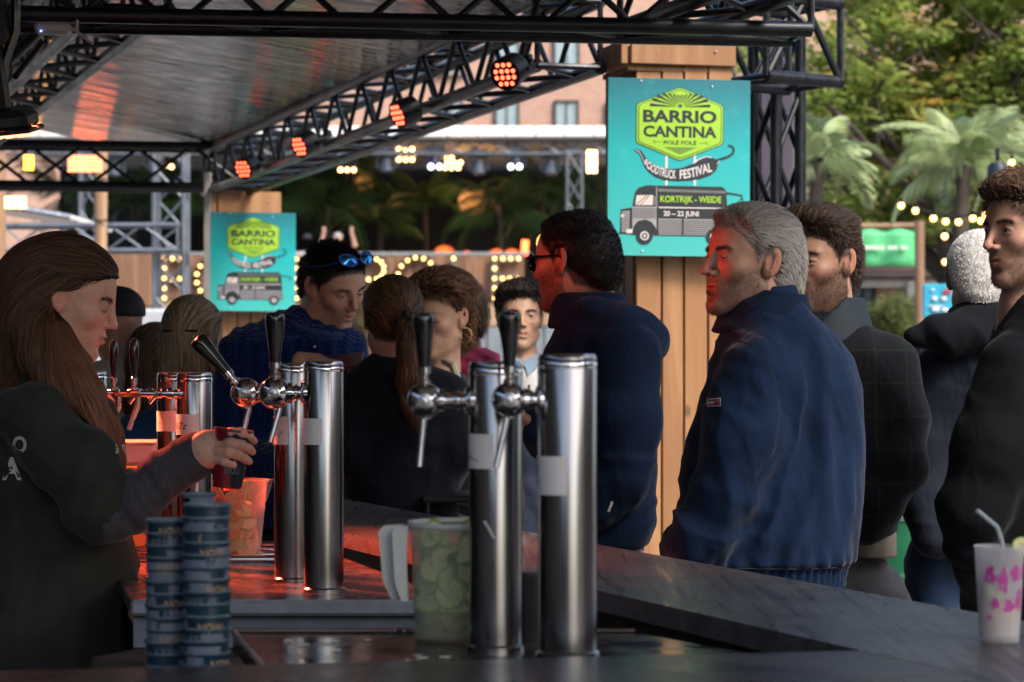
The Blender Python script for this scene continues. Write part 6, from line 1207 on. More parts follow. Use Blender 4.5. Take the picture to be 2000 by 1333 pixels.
def pitchers():
    rs = np.random.RandomState(5)
    # lime pitcher
    Y = 3.56; c = P(902, 700, Y); c.z = 1.0855; k = Y / FPX; H_ = P(0, 1020, Y).z - c.z; r0, r1 = .070, .0765
    mk = frosted('milky_plastic', (.72, .74, .66), .22, .88, .5); t = thing('pitcher', 'clear plastic pitcher full of lime slices beside the front taps', 'pitcher', c)
    MB().lathe([(0, .0), (r0 * .95, .0), (r0, .004), (r1, H_ - .006), (r1 * 1.03, H_ - .004), (r1 * 1.03, H_), (r1 * .985, H_), (r1 * .97, H_ - .006), (r0 * .97, .006), (0, .004)], n=56).build('body', mk, t, Matrix.Identity(4)); MB().lathe([(r1 * 1.02, H_ - .007), (r1 * 1.05, H_ - .004), (r1 * 1.045, H_ + .0015), (r1 * .975, H_ + .001), (r1 * .975, H_ - .005)], n=56).build('rim', pm('milky_handle', (.55, .57, .55), .35, var=.05, sss=.1), t, Matrix.Identity(4))
    hm = pm('milky_handle', (.55, .57, .55), .35, var=.05, sss=.1)
    for dx, w_ in ((0, .019), (-.021, .018)):
        pr = [(-r1 - .002 + dx * .3, H_ - .004), (-r1 - .018 + dx, H_ - .006), (-r1 - .026 + dx, H_ - .014), (-r1 - .022 + dx * .9, H_ * .5), (-r1 - .012 + dx * .75, H_ * .33), (-r1 - .002 + dx * .75, H_ * .33), (-r1 - .004 + dx * .8, H_ * .6), (-r1 - .004 + dx * .8, H_ - .03)]
        MB().prism([(a, b) for a, b in pr], -w_ / 2, w_ / 2, Matrix.Rotation(R(90), 3, 'X')).build('handle', hm, t, Matrix.Translation((0, .012 * (1 if dx else -1), 0)))
    lq = thing('lime_juice', 'cloudy lime juice at the bottom of the pitcher', 'juice', c); MB().lathe([(0, .008), (r0 * .955, .008), (r0 * .965 + .001, H_ * .26), (0, H_ * .26)], n=40).build('liquid', frosted('cloudy_juice', (.5, .46, .08), .15, .75, .6), lq, Matrix.Identity(4))
    n = 0
    for lay in range(9):
        for i in range(6 if lay % 2 else 5):
            a = 2 * PI * (i + .37 * lay) / (6 if lay % 2 else 5) + rs.uniform(-.3, .3); rad = rs.uniform(.036, .056); r = rs.uniform(.021, .026); z = .024 + lay * (H_ * .84 / 9) + rs.uniform(-.003, .003)
            n_ = Vector((math.cos(a) * .6, math.sin(a) * .6 - rs.uniform(0, 1.2), rs.uniform(-.7, .7))); M = n_.to_track_quat('Z', 'Y').to_matrix() @ Matrix.Rotation(rs.rand() * 6.28, 3, 'Z'); fruit('lime_slice', 'lime slice packed in the clear pitcher by the front taps', 'lime', c + Vector((math.cos(a) * rad, math.sin(a) * rad, z)), r, M, 'lime slices in the pitcher', rs.rand() < .3)
    # orange pitcher
    Y = 5.42; c = P(452, 700, Y); c.z = 1.0455; k = Y / FPX; H_ = P(0, 937, Y).z - c.z; r0, r1 = 56 * k, 70 * k
    t = thing('pitcher', 'plastic pitcher of orange and lemon slices glowing red behind the cups', 'pitcher', c)
    MB().lathe([(0, .0), (r0 * .95, .0), (r0, .004), (r1, H_ - .006), (r1 * 1.05, H_ - .004), (r1 * 1.05, H_), (r1 * .985, H_), (r1 * .97, H_ - .006), (r0 * .97, .006), (0, .004)], n=48).build('body', frosted('clear_milky_plastic', (.75, .7, .66), .22, .94, .5), t, Matrix.Identity(4))
    MB().prism([(r1 * .98, H_), (r1 + .012, H_ + .001), (r1 * .96, H_ - .05)], -.02, .02, Matrix.Rotation(R(90), 3, 'X')).build('spout', mk, t, Matrix.Identity(4))
    for lay in range(7):
        for i in range(5):
            a = 2 * PI * (i + .41 * lay) / 5 + rs.uniform(-.4, .4); rad = rs.uniform(.025, .046); r = rs.uniform(.020, .027); z = .024 + lay * (H_ * .86 / 7)
            n_ = Vector((math.cos(a) * .6, math.sin(a) * .6 - rs.uniform(0, 1.2), rs.uniform(-.8, .8))); M = n_.to_track_quat('Z', 'Y').to_matrix() @ Matrix.Rotation(rs.rand() * 6.28, 3, 'Z'); cc = 'orange' if rs.rand() < .65 else 'lemon'; fruit(cc + '_slice', f'{cc} slice in the red lit pitcher behind the cup stacks', cc, c + Vector((math.cos(a) * rad, math.sin(a) * rad, z)), r, M, f'{cc} slices in the pitcher', rs.rand() < .45)
    # tub and printed box
    Yb = 5.62; k = Yb / FPX; t = thing('storage_tub', 'translucent white tub standing on the yellow printed box', 'tub', P(272, 905, Yb)); o = P(272, 885, Yb)
    MB().box(o, (78 * k, .12, 44 * k), None, .008).build('tub', frosted('tub_plastic', (.75, .62, .6), .35, .3), t); MB().box(o + Vector((0, 0, 22 * k)), (84 * k, .13, .008), None, .003).build('rim', pm('milky_handle', (.55, .57, .55)), t)
    t = thing('carton_box', 'yellow carton box printed with green palm leaves and a red circle', 'box', P(278, 1040, Yb)); zt = P(0, 908, Yb).z; zb = 1.0455; o = Vector((P(280, 0, Yb).x, Yb, (zt + zb) / 2)); MB().box(o, (76 * k, .14, zt - zb), None, .003).build('carton', pm('yellow_card', (.45, .30, .13), .6, var=.1), t)
    leaf = pm('palm_print', (.02, .12, .09), .6, var=0); fy = Yb - .0715; b = MB()
    for cx, s in ((252, 1), (296, -1)):
        for i in range(9): a = R(190 + i * 20); b.prism([(0, 0), (14 * k * math.cos(a) - .001, 13 * k * abs(math.sin(a)) * (-1) ** 0 * -1), (14 * k * math.cos(a) + .002, -13 * k * abs(math.sin(a)) - .002)], -.0006, 0, Matrix.Rotation(R(90), 3, 'X')) if False else b.tube([P(cx, 915, fy), P(cx + 22 * math.cos(a), 915 + 20 * abs(math.sin(a)) + 4, fy)], [.0022, .0005], 5)
    b.build('palm_leaf_print', leaf, t)
    cc = P(277, 950, fy); b = MB(); b.tube([cc + Vector((18 * k * math.cos(a), 0, 18 * k * math.sin(a))) for a in np.linspace(0, 2 * PI, 25)], .0018, 6); b.tube([cc + Vector((11 * k * math.cos(a), 0, 11 * k * math.sin(a))) for a in np.linspace(0, 2 * PI, 25)], .0015, 6); b.build('circle_print', pm('red_print', (.4, .03, .05), .5, var=0), t)
    # drink on the counter
    Y = 3.40; c = P(1952, 700, Y); c.z = 1.1005; k = Y / FPX; H_ = P(0, 1066, Y).z - c.z; t = thing('drink_cup', 'clear plastic cup with pink print and ice on the counter at lower right', 'cup', c); cp = frosted('clear_cup', (.86, .84, .86), .15, .72, .7); r0, r1 = 38 * k, 48 * k
    MB().lathe([(0, .0), (r0, .0), (r0 * 1.02, .008), (r1, H_ - .004), (r1 * 1.04, H_ - .002), (r1 * 1.02, H_), (r1 * .97, H_ - .002), (r0 * .96, .006), (0, .006)], n=48).build('cup', cp, t, Matrix.Identity(4))
    pk = pm('pink_print', (.55, .08, .35), .4, var=.1); rr = lambda z: r0 + (r1 - r0) * z / H_ + .0006
    for (a, z, wa, hz) in ((236, .095, 26, .022), (268, .088, 22, .030), (300, .098, 24, .020), (285, .052, 26, .016), (248, .056, 18, .014), (318, .060, 22, .030), (232, .036, 10, .006), (330, .10, 16, .02)):
        V = []; n = 14
        for i in range(n): q = 2 * PI * i / n; s_ = 1.15 + .22 * math.sin(3 * q + a) + .25 * math.sin(5 * q + 2.3 * a); z_ = z + hz / 2 * s_ * math.sin(q); an = R(a + wa / 2 * s_ * math.cos(q)); V.append((rr(z_) * math.cos(an), rr(z_) * math.sin(an), z_))
        me = bpy.data.meshes.new('pink_print'); me.from_pydata(V, [], [tuple(range(n))]); link('pink_print', me, pk, t, Matrix.Identity(4))
    ic = thing('ice_drink', 'ice and pale drink inside the cup at lower right', 'drink', c); MB().lathe([(0, .008), (r0 * .94, .008), (r0 + (r1 - r0) * .35, H_ * .42), (0, H_ * .42)], n=32).build('liquid', frosted('pale_drink', (.9, .72, .62), .1, .3), ic, Matrix.Identity(4))
    for i in range(12): q = Vector((rs.uniform(-.02, .02), rs.uniform(-.02, .02), rs.uniform(.045, H_ - .03))); MB().box(q, (.018, .018, .016), Matrix.Rotation(rs.rand() * 3, 3, Vector((1, rs.rand(), rs.rand()))), .003).build('ice_cube', frosted('ice', (.82, .84, .86), .08, .6), ic, Matrix.Identity(4))
    fruit('lime_slice', 'lime wedge among the ice in the drink at lower right', 'lime', P(1945, 1155, Y - .012), .017, Matrix.Rotation(R(80), 3, 'X'), None); fruit('lime_slice', 'lime wedge on the rim of the drink at the right edge', 'lime', P(1996, 1068, Y), .014, Matrix.Rotation(R(70), 3, 'X'), None)
    st = MB().tube([c + Vector((.012, 0, .02)), P(1958, 1062, Y), P(1950, 1035, Y - .002), P(1946, 1028, Y - .002), P(1912, 1000, Y - .004), P(1908, 997, Y - .004)], .0030, 10).build('drinking_straw', frosted('straw_plastic', (.55, .62, .64), .3, .3)); tag(st, 'bent clear straw standing in the drink at lower right', 'straw')
    # tumbler between the front columns
    Y = 3.47; c = P(1030, 700, Y); c.z = 1.0855; H_ = P(0, 1122, Y).z - c.z; k = Y / FPX; t = thing('tumbler', 'dark tumbler standing between the two front tap columns', 'tumbler', c); MB().lathe([(0, 0), (24 * k, 0), (29 * k, H_), (27.5 * k, H_), (23 * k, .004), (0, .004)], n=32).build('glass', frosted('smoked_glass', (.12, .11, .11), .1, .55), t, Matrix.Identity(4)); MB().lathe([(28 * k, H_ - .001), (29.5 * k, H_), (28 * k, H_ + .0012)], n=32).build('rim', polished, t, Matrix.Identity(4))
    st = MB().tube([P(1004, 1124, Y - .02), P(947, 1020, Y - .10)], .0022, 8).build('stirring_stick', pm('clear_stick', (.55, .57, .6), .15)); tag(st, 'thin clear stick leaning from the tumbler between the front taps', 'stirring stick')
# ================================================================ BACKGROUND
brickm = pm('far_brick', (.36, .20, .14), .8, var=.2, scale=1.5)
if True:
    N, L, b = nodes_of(brickm); tc = N.new('ShaderNodeTexCoord'); mp = N.new('ShaderNodeMapping'); mp.inputs['Rotation'].default_value = (R(90), 0, 0); bt = N.new('ShaderNodeTexBrick'); bt.inputs['Scale'].default_value = 1.0; bt.inputs['Brick Width'].default_value = .24; bt.inputs['Row Height'].default_value = .08; bt.inputs['Mortar Size'].default_value = .012
    bt.inputs['Color1'].default_value = (.50, .27, .18, 1); bt.inputs['Color2'].default_value = (.40, .20, .14, 1); bt.inputs['Mortar'].default_value = (.42, .36, .31, 1); L.new(tc.outputs['Object'], mp.inputs[0]); L.new(mp.outputs[0], bt.inputs[0]); L.new(bt.outputs[0], b.inputs['Base Color'])
def window(parent, x, z, w, h, y, m_frame, glass, n=2):
    f = thing('window', None, None) if False else None
    b = MB(); b.box((x - w / 2, y, z), (.07, .14, h)).box((x + w / 2, y, z), (.07, .14, h)).box((x, y, z + h / 2), (w + .07, .14, .07)).box((x, y, z - h / 2), (w + .07, .14, .07)); o = b.build('window', m_frame, parent)
    for i in range(n): q = MB().box((x + (i - (n - 1) / 2) * w / n, y + .02, z), (w / n - .05, .02, h - .05)).build('pane', glass); q.parent = o
    for i in range(1, n): q = MB().box((x - w / 2 + i * w / n, y, z), (.05, .08, h - .04)).build('mullion', m_frame); q.parent = o
    q = MB().box((x, y - .06, z - h / 2 - .06), (w + .2, .2, .07)).build('sill', pm('stone_sill', (.4, .36, .32), .7)); q.parent = o
    return o
glassm = pm('window_glass', (.30, .38, .42), .08, .3, var=.1); framem = pm('dark_window_frame', (.02, .02, .022), .5)
def buildings():
    k = 75 / FPX; t = thing('brick_building', 'pale red brick building with dark framed windows behind the white stage roof', 'building', (0, 75, 0))
    MB().box((-3, 78, 10), (34, 6, 20)).build('wall', brickm, t)
    for px, py in ((990, 236), (1106, 242), (1206, 246), (880, 236), (110, 228), (60, 228)):
        p = P(px, py, 74.95); window(t, p.x, p.z, 44 * k, 30 * k + .9, 74.95, framem, glassm)
    for px in (760, 880, 990, 1106): p = P(px, 100, 74.95); window(t, p.x, p.z, .75, 1.3, 74.95, framem, glassm)
    for o in [c for c in t.children]: o.matrix_basis = basis(t).inverted() @ Matrix.Identity(4)
    t = thing('brick_building', 'red brick building half hidden by the big tree at right', 'building', (14, 60, 0)); MB().box((16, 62, 7), (18, 4, 14)).build('wall', brickm, t); k = 60 / FPX
    for px in (1500, 1640, 1790, 1920):
        for py in (250, 560, 400): p = P(px, py, 59.95); window(t, p.x, p.z, .9, 1.3, 59.95, pm('white_frame', (.55, .52, .5), .5), glassm)
    for z in (4.1, 7.0): MB().box((16, 59.92, z), (18.1, .2, .22)).build('string_course', pm('stone_sill', (.4, .36, .32), .7), t)
    # low brick house behind the green banner
    Y = 38; k = Y / FPX; t = thing('brick_house', 'low brick house with a pale band under the green banner', 'house', (P(1700, 0, Y).x, Y, 0)); a, b_ = P(1600, 505, Y), P(1850, 700, Y)
    MB().box(((a.x + b_.x) / 2, Y + 2, 1.3), (b_.x - a.x, 4, 2.7)).build('wall', brickm, t); tile = pm('brown_tiles', (.12, .07, .05), .7, var=.3, scale=3)
    for i in range(5): q = MB().box(((a.x + b_.x) / 2, Y - .1 + i * .24, P(0, 546, Y).z + .06 + i * .09), (b_.x - a.x + .3, .28, .05), Matrix.Rotation(R(18), 3, 'X')).build('roof_course', tile, t)
    MB().box(((a.x + b_.x) / 2, Y - .12, P(0, 555, Y).z), (b_.x - a.x + .2, .12, .12)).build('gutter', pm('pale_band', (.5, .46, .42), .6), t)
    p = P(1683, 582, Y); window(t, p.x, p.z, .36, .32, Y - .03, framem, glassm); p = P(1610, 582, Y); window(t, p.x, p.z, .36, .32, Y - .03, framem, glassm)
    MB().box((P(1778, 0, Y).x, Y - .15, 1.5), (.16, .2, 2.4)).build('white_pillar', pm('white_paint', (.62, .6, .57), .6), t)
def leafcloud(centres, rad, n, size, cols, rs, flat=.45, top=None, tint=None):
    """many small leaf faces spread through clumps"""
    ci = rs.randint(0, len(centres), n); C_ = centres[ci]; d = rs.randn(n, 3); d /= np.linalg.norm(d, axis=1, keepdims=True); r_ = rs.rand(n, 1) ** .45; p = C_ + d * r_ * rad[ci][:, None] * np.array((1, 1, flat))
    a = rs.randn(n, 3); a[:, 2] *= .35; a /= np.linalg.norm(a, axis=1, keepdims=True); b = np.cross(a, rs.randn(n, 3) * .4 + np.array((0, 0, 1))); b /= np.linalg.norm(b, axis=1, keepdims=True); s = size * (.6 + .8 * rs.rand(n, 1))
    V = np.stack([p - a * s, p + b * s * .38, p + a * s, p - b * s * .38], 1).reshape(-1, 3); F = np.arange(4 * n).reshape(-1, 4)
    cc = np.array(cols)[rs.randint(0, len(cols), n)]
    if tint is not None: m = (np.clip((p[:, 2] - C_[:, 2]) / (rad[ci] * flat), 0, 1) * (.25 + .75 * (vnoise(C_ * .9, 4) > -.1)) * (.3 + .9 * rs.rand(n)))[:, None]; m = np.clip(m, 0, 1); cc = cc * (1 - m) + np.array(tint) * m
    return V, F, np.repeat(cc, 4, 0)
leafm = pm('leaf', (.05, .1, .02), .5, attr=True, var=.1, spec=.3)
if True:
    N, L, b = nodes_of(leafm); tl = N.new('ShaderNodeBsdfTranslucent'); at = N.new('ShaderNodeVertexColor'); at.layer_name = 'Col'; L.new(at.outputs[0], tl.inputs[0]); ms = N.new('ShaderNodeMixShader'); ms.inputs[0].default_value = .62; L.new(b.outputs[0], ms.inputs[1]); L.new(tl.outputs[0], ms.inputs[2]); L.new(ms.outputs[0], N['Material Output'].inputs[0])
barkm = pm('bark', (.05, .038, .03), .85, var=.4, scale=8, stretch=(1, 1, .2), bump=.6, bscale=20, bdist=.02)
def big_tree():
    rs = np.random.RandomState(11); Y = 33; t = thing('large_tree', 'big spreading tree with green foliage and orange tipped new leaves at upper right', 'tree', (P(1850, 0, Y).x, Y, 0)); base = Vector((P(1880, 0, Y).x, Y, 0)); b = MB(); tips = []
    def br(p, d, L_, r, lv):
        q = [p]; dd = d.copy()
        for i in range(4): dd = (dd + Vector(rs.randn(3) * .13)).normalized(); q.append(q[-1] + dd * L_ / 4)
        b.tube(q, [r * (1 - .12 * i) for i in range(5)], 8, cap=False)
        if lv == 0: tips.extend(q[2:]); return
        tips.append(q[3])
        for k in range(3 if lv > 1 else 4):
            a = rs.rand() * 6.28; nd = (dd + Vector((math.cos(a), math.sin(a) * .8, .15 + .25 * rs.rand())) * .8).normalized(); br(q[2 + k % 3], nd, L_ * .72, r * .6, lv - 1)
    b.tube([base, base + Vector((.05, 0, 1.2)), base + Vector((-.05, 0, 2.6))], [.3, .25, .22], 12, cap=False)
    for a in np.linspace(0, 6.28, 7)[:-1]: br(base + Vector((0, 0, 2.2 + .4 * rs.rand())), Vector((math.cos(a) * .9, math.sin(a) * .7, .65)).normalized(), 2.3, .12, 3)
    b.build('trunk', barkm, t)
    tp = np.array([tuple(q) for q in tips]); px = 1000 + FPX * tp[:, 0] / tp[:, 1]; py = 700 - FPX * (tp[:, 2] - 1.5) / tp[:, 1]
    left = P(1640, 0, Y).x; tp = tp[rs.rand(len(tp)) < np.where(tp[:, 2] > 4, 1, .75)]
    # extra outer clumps so that the crown reaches over the picture's corner
    ex = []
    for i in range(640):
        pxx = rs.uniform(1560, 2250); pyy = rs.uniform(-260, 470); lim = np.interp(pyy, [-260, 0, 120, 200, 300, 400, 470], [1700, 1630, 1600, 1570, 1560, 1590, 1640]); 
        if pxx < lim + rs.rand() * 40: continue
        ex.append(tuple(P(pxx, pyy, Y + rs.uniform(-2.2, 2.2))))
    ex = np.array(ex); keep = vnoise(ex * .75, 6) > -.5; ex = ex[keep]
    cen = np.concatenate([tp[rs.choice(len(tp), min(len(tp), 160), replace=False)], ex]); rad = rs.uniform(.28, .62, len(cen))
    V, F, C = leafcloud(cen, rad, 90000, .08, [(.26, .36, .08), (.35, .45, .12), (.19, .29, .07), (.42, .47, .16)], rs, .42, tint=(.60, .32, .05)); o = link('crown', npmesh('crown', V, F, False, C), leafm, t); return t
def palm(label, px, py, Y, n, L_, seed, ztrunk=None, pale=0., group='palms', fm=None):
    rs = np.random.RandomState(seed); c = P(px, py, Y); t = thing('palm_tree', label, 'palm', (c.x, c.y, 0), group)
    b = MB(); zs = np.linspace(0, c.z, 14); b.tube([(c.x + .03 * math.sin(z * 2), c.y, z) for z in zs], [.05 + .010 * (i % 2) for i in range(14)], 10); b.build('trunk', barkm, t)
    m = fm or palm_m(pale)
    # one frond mesh in local space: arching along +X
    ms = []
    for v in range(3):
        V, F, n_l = [], [], 46; dr = .55 + .3 * v
        def pt(s): return np.array((L_ * s * (1 - .12 * s), 0, L_ * (.55 * s - dr * s * s)))
        for i in range(n_l):
            s = .1 + .9 * i / n_l; p = pt(s); ln = L_ * .34 * math.sin(PI * min(1, .25 + .75 * s)) ** .6 + .02
            for sg in (-1, 1):
                d = np.array((.55 + .3 * s, sg * .8, -.42 - .35 * rs.rand())); d /= np.linalg.norm(d); w = np.array((.013 * L_, 0, .003)); k = len(V); mid = p + d * ln * .5 + np.array((0, 0, ln * .07)); e = p + d * ln + np.array((0, 0, -ln * .16)); V += [p - w * .3, p + w * .3, mid + w * .5, mid - w * .5, e + w * .05, e - w * .05]; F += [(k, k + 1, k + 2, k + 3), (k + 3, k + 2, k + 4, k + 5)]
        me = bpy.data.meshes.new('frond'); me.from_pydata([tuple(v_) for v_ in V], [], F); me.materials.append(m); st = bpy.data.meshes.new('s'); 
        ms.append(me)
    rib = {}
    for i in range(n):
        a = 2 * PI * i / n * 2.618 + rs.rand() * .5; el = rs.uniform(-25, 62); v = i % 3
        o = link('frond', ms[v], None, t, basis(t).inverted() @ Matrix.Translation(c) @ Matrix.Rotation(a, 4, 'Z') @ Matrix.Rotation(R(-el), 4, 'Y') @ Matrix.Scale(rs.uniform(.8, 1.1), 4))
    return t
def palm_m(pale): return pm('palm_frond_%d' % int(pale * 10), tuple(np.array((.05, .11, .035)) * (1 - pale) + np.array((.34, .42, .19)) * pale), .38, var=.3, scale=2)
def stage():
    Y = 50; k = Y / FPX; t = thing('stage', 'roofed festival stage with a white valance and a plank front', 'stage', (P(640, 0, Y).x, Y, 0)); wt = pm('white_tarpaulin', (.80, .80, .78), .5, var=.12, scale=.6, bump=.3, bscale=3, bdist=.05)
    x0, x1 = P(-40, 0, Y).x, P(1330, 0, Y).x; zt, zb = P(0, 247, Y).z, P(0, 269, Y).z
    b = MB(); n = 24
    for i in range(n):
        a = x0 + (x1 - x0) * i / n; w = (x1 - x0) / n; q = MB().box((a + w / 2, Y, (zt + zb) / 2), (w - .02, .12, zt - zb), None, .03).build('valance_panel', wt, t)
    MB().box(((x0 + x1) / 2, Y + 4.4, zt - .05), (x1 - x0, 8.6, .1)).build('roof', wt, t)
    MB().box(((x0 + x1) / 2, Y + 8.9, 3.5), (x1 - x0, .1, 7)).build('back_drape', pm('black_drape', (.012, .013, .016), .9, var=.3, scale=1), t)
    ft, fb = P(0, 501, Y).z, P(0, 588, Y).z
    pl = MB().box((0, 0, 0), (.20, .05, ft - fb), None, .008).me('front_plank'); pl.materials.append(stagewood); xa, xb = P(195, 0, Y).x, P(1036, 0, Y).x; m = int((xb - xa) / .205)
    for i in range(m): link('front_plank', pl, None, t, basis(t).inverted() @ Matrix.Translation((xa + .1 + i * .205, Y - .6 + RS.rand() * .02, (ft + fb) / 2)))
    MB().box(((xa + xb) / 2, Y - .55, ft + .03), (xb - xa, .16, .06)).build('top_rail', steel, t)
    MB().box(((x0 + x1) / 2, Y + 4.2, fb - .15), (x1 - x0, 9, .2)).build('stage_floor', darkwood, t)
    MB().box(((x0 + x1) / 2, Y - .7, (P(0, 591, Y).z + P(0, 638, Y).z) / 2), (x1 - x0, .1, 47 * k), None, .01).build('pale_board', fence_pale, t)
    gp = MB().box((0, 0, 0), (1.15, .1, 1.75), None, .02).me('grey_panel'); gp.materials.append(pm('grey_stage_skirt', (.16, .19, .21), .7, var=.25, scale=2))
    for i in range(13): link('grey_panel', gp, None, t, basis(t).inverted() @ Matrix.Translation((x0 + .6 + i * 1.17, Y - .75, P(0, 640, Y).z - .88)))
    truss('box_truss', 'grey box truss running along under the white stage roof', (x0, Y + .3, zb - .32), (x1, Y + .3, zb - .32), (0, 0, 1), .28, .03, .018, .5, trussg)
    for px, lb in ((1122, 'slender grey truss leg of the stage near the large sign'),): p = P(px, 0, Y - .3); truss('truss_tower', lb, (p.x, p.y, .1), (p.x, p.y, zb - .3), (0, 1, 0), .30, .03, .016, .5, trussg)
    # moving heads
    first = None
    for j, (px, py) in enumerate(((755, 322), (850, 318), (935, 326), (1008, 318), (1075, 328), (300, 318), (225, 330))):
        p = P(px, py, Y + .5)
        if first is None:
            first = h = thing('moving_head', '', 'stage light', p, 'moving head lights under the stage roof'); g = pm('grey_blue_metal', (.10, .12, .16), .4, .3)
            MB().box((0, 0, .28), (.42, .30, .16), None, .03).build('base', g, h, Matrix.Identity(4)); MB().box((-.19, 0, .08), (.05, .14, .34), None, .02).box((.19, 0, .08), (.05, .14, .34), None, .02).box((0, 0, .2), (.4, .1, .06)).build('yoke', g, h, Matrix.Identity(4)); MB().lathe([(0, .16), (.10, .15), (.14, .05), (.15, -.12), (.12, -.16), (0, -.15)], n=20).build('head', g, h, Matrix.Identity(4)); MB().lathe([(.1, -.158), (0, -.165)], n=16).build('lens', pm('lens_white', (.6, .62, .65), .1, var=0), h, Matrix.Identity(4))
        else: h = copy_tree(first); h.location = p
        h['label'] = ['leftmost grey moving light over the open stage', 'moving light second from left over the open stage', 'middle moving light over the stage', 'moving light right of the middle one over the stage', 'rightmost moving light, nearest the stage tower', 'moving light behind the left truss tower', 'moving light left of the left truss tower'][j]
    warm = pm('warm_lamp', (1, .6, .2), .4, emis=5, ecol=(1, .55, .2), var=0); wl = pm('white_lamp', (1, 1, 1), .4, emis=3, ecol=(.9, .95, 1), var=0)
    sm = MB().sphere((0, 0, 0), .045, 10, 6).me('lamp'); sm.materials.append(warm); sw = MB().sphere((0, 0, 0), .055, 10, 6).me('lamp'); sw.materials.append(wl)
    for ci, (cx, cy, n, lb) in enumerate(((792, 302, 9, 'upper left cluster of warm bulbs under the stage roof'), (882, 318, 8, 'middle cluster of warm bulbs under the stage roof'), (678, 322, 3, 'small warm bulb cluster beside the diagonal truss'), (322, 316, 3, 'warm bulbs seen through the far black truss'))):
        u = thing('blinder_lamp', lb, 'stage light', P(cx, cy, Y + .8)); MB().box((0, .1, 0), (.44, .1, .3), None, .02).build('housing', blackm, u, Matrix.Identity(4))
        for i in range(n): link('lamp', sm, None, u, Matrix.Translation(((i % 3 - 1) * .14 + (i // 3 % 2) * .05, 0, (i // 3 - 1) * .11)))
    for px, lb in ((850, 'pair of white stage lamps left of centre'), (1006, 'pair of white stage lamps right of centre')):
        u = thing('white_lamp_pair', lb, 'stage light', P(px, 326, Y + .2)); MB().box((0, .08, 0), (.36, .08, .16), None, .02).build('housing', blackm, u, Matrix.Identity(4))
        for s in (-.09, .09): link('lamp', sw, None, u, Matrix.Translation((s, 0, 0)))
    for px, py, w, s, lb in ((922, 392, 52, 1.0, 'large dim orange lamp glowing in the dark of the stage'), (712, 356, 34, .45, 'smaller dim orange glow left on the dark stage')):
        u = thing('stage_lamp', lb, 'stage light', P(px, py, Y + 6)); r = w / 2 * (Y + 6) / FPX; MB().lathe([(0, 0), (r * .7, .02), (r, .08), (r * 1.05, .3), (0, .3)], n=24, M=Matrix.Rotation(R(-90), 3, 'X')).build('reflector', pm('orange_reflector_%d' % px, (.7, .3, .08), .5, emis=s * .42, ecol=(1, .40, .12), var=0), u, Matrix.Identity(4))
    for px, py, w_ in ((922, 392, 24), (712, 356, 9)):
        l = bpy.data.lights.new('stage_lamp_glow', 'POINT'); lo = bpy.data.objects.new('stage_lamp_glow', l); COL.objects.link(lo); l.energy = w_; l.color = (1, .48, .18); l.shadow_soft_size = .25; lo.location = P(px, py, Y + 4.2)
    # marquee letters
    let = pm('letter_grey', (.10, .10, .10), .5, .3, var=.2); mb = MB().sphere((0, 0, 0), .036, 12, 8).me('bulb'); mb.materials.append(pm('letter_bulb', (1, .62, .2), .4, emis=3.0, ecol=(1, .5, .15), var=0))
    def arc(cx, cy, rx, ry, a0, a1, n): return [(cx + rx * math.cos(R(a0 + (a1 - a0) * i / n)), cy - ry * math.sin(R(a0 + (a1 - a0) * i / n))) for i in range(n + 1)]
    L5 = [(0, 0), (0, 19), (0, 38), (0, 57), (0, 76)]
    glyph = {'L': ([[(0, 0), (0, 76), (40, 76)]], L5 + [(20, 76), (40, 76)]), 'E': ([[(46, 0), (0, 0), (0, 76), (46, 76)], [(0, 38), (42, 38)]], L5 + [(16, 0), (31, 0), (46, 0), (15, 38), (29, 38), (44, 38), (16, 76), (31, 76), (46, 76)]),
             'O': ([arc(38, 38, 38, 40, 0, 360, 24)], arc(38, 38, 38, 40, 0, 336, 14)), 'P': ([[(0, 76), (0, 0), (20, 0)] + arc(20, 19, 24, 20, 80, -80, 8) + [(0, 40)]], L5 + [(16, 0)] + arc(22, 20, 22, 20, 70, -70, 5) + [(14, 40)])}
    for wi, (word, xs) in enumerate((('POLE', (322, 385, 492, 581)), ('POLE', (706, 777, 886, 966)))):
        for ch, lx in zip(word, xs):
            p = P(lx, 506, Y - .75); u = thing('marquee_letter', ['grey light bulb letter %s of the left word on the stage front', 'grey light bulb letter %s of the right word on the stage front'][wi] % ch, 'letter', p); st, bl = glyph[ch]; b = MB()
            for s in st:
                for a, e in zip(s[:-1], s[1:]):
                    A = Vector((a[0] * k, 0, -a[1] * k)); E = Vector((e[0] * k, 0, -e[1] * k)); d = E - A; b.box((A + E) / 2, (d.length + .13, .10, .15), Matrix.Rotation(math.atan2(-d.z, d.x), 3, 'Y'), .01)
            b.build('letter_case', let, u, Matrix.Identity(4))
            for x, y in bl: link('bulb', mb, None, u, Matrix.Translation((x * k, -.10, -y * k)))
    # planting on stage
    stg = pm('stage_palm', (.045, .10, .025), .4, var=.4, scale=2)
    for i, (px, py, L_) in enumerate(((640, 400, 1.5), (740, 430, 1.3), (830, 400, 1.2), (975, 410, 1.5), (1060, 400, 1.4), (1160, 380, 1.6), (420, 400, 1.5), (260, 400, 1.5), (120, 390, 1.6), (540, 360, 1.3), (690, 340, 1.2))):
        palm(['tall dark palm on the stage above the man in the sweater', 'dark palm left of the orange stage lamp', 'dark palm just left of the large orange lamp', 'dark palm right of the large orange lamp', 'dark palm left of the stage leg', 'dark palm between the stage leg and the large sign', 'dark palm just left of the small teal sign', 'dark palm behind the left truss tower', 'bright green palm at the far left under the truss', 'dark palm right above the small teal sign', 'dark palm high behind the diagonal truss'][i], px, py, Y + 3 + (i % 3), 15, L_, 40 + i, group='palms on the stage', fm=stg)
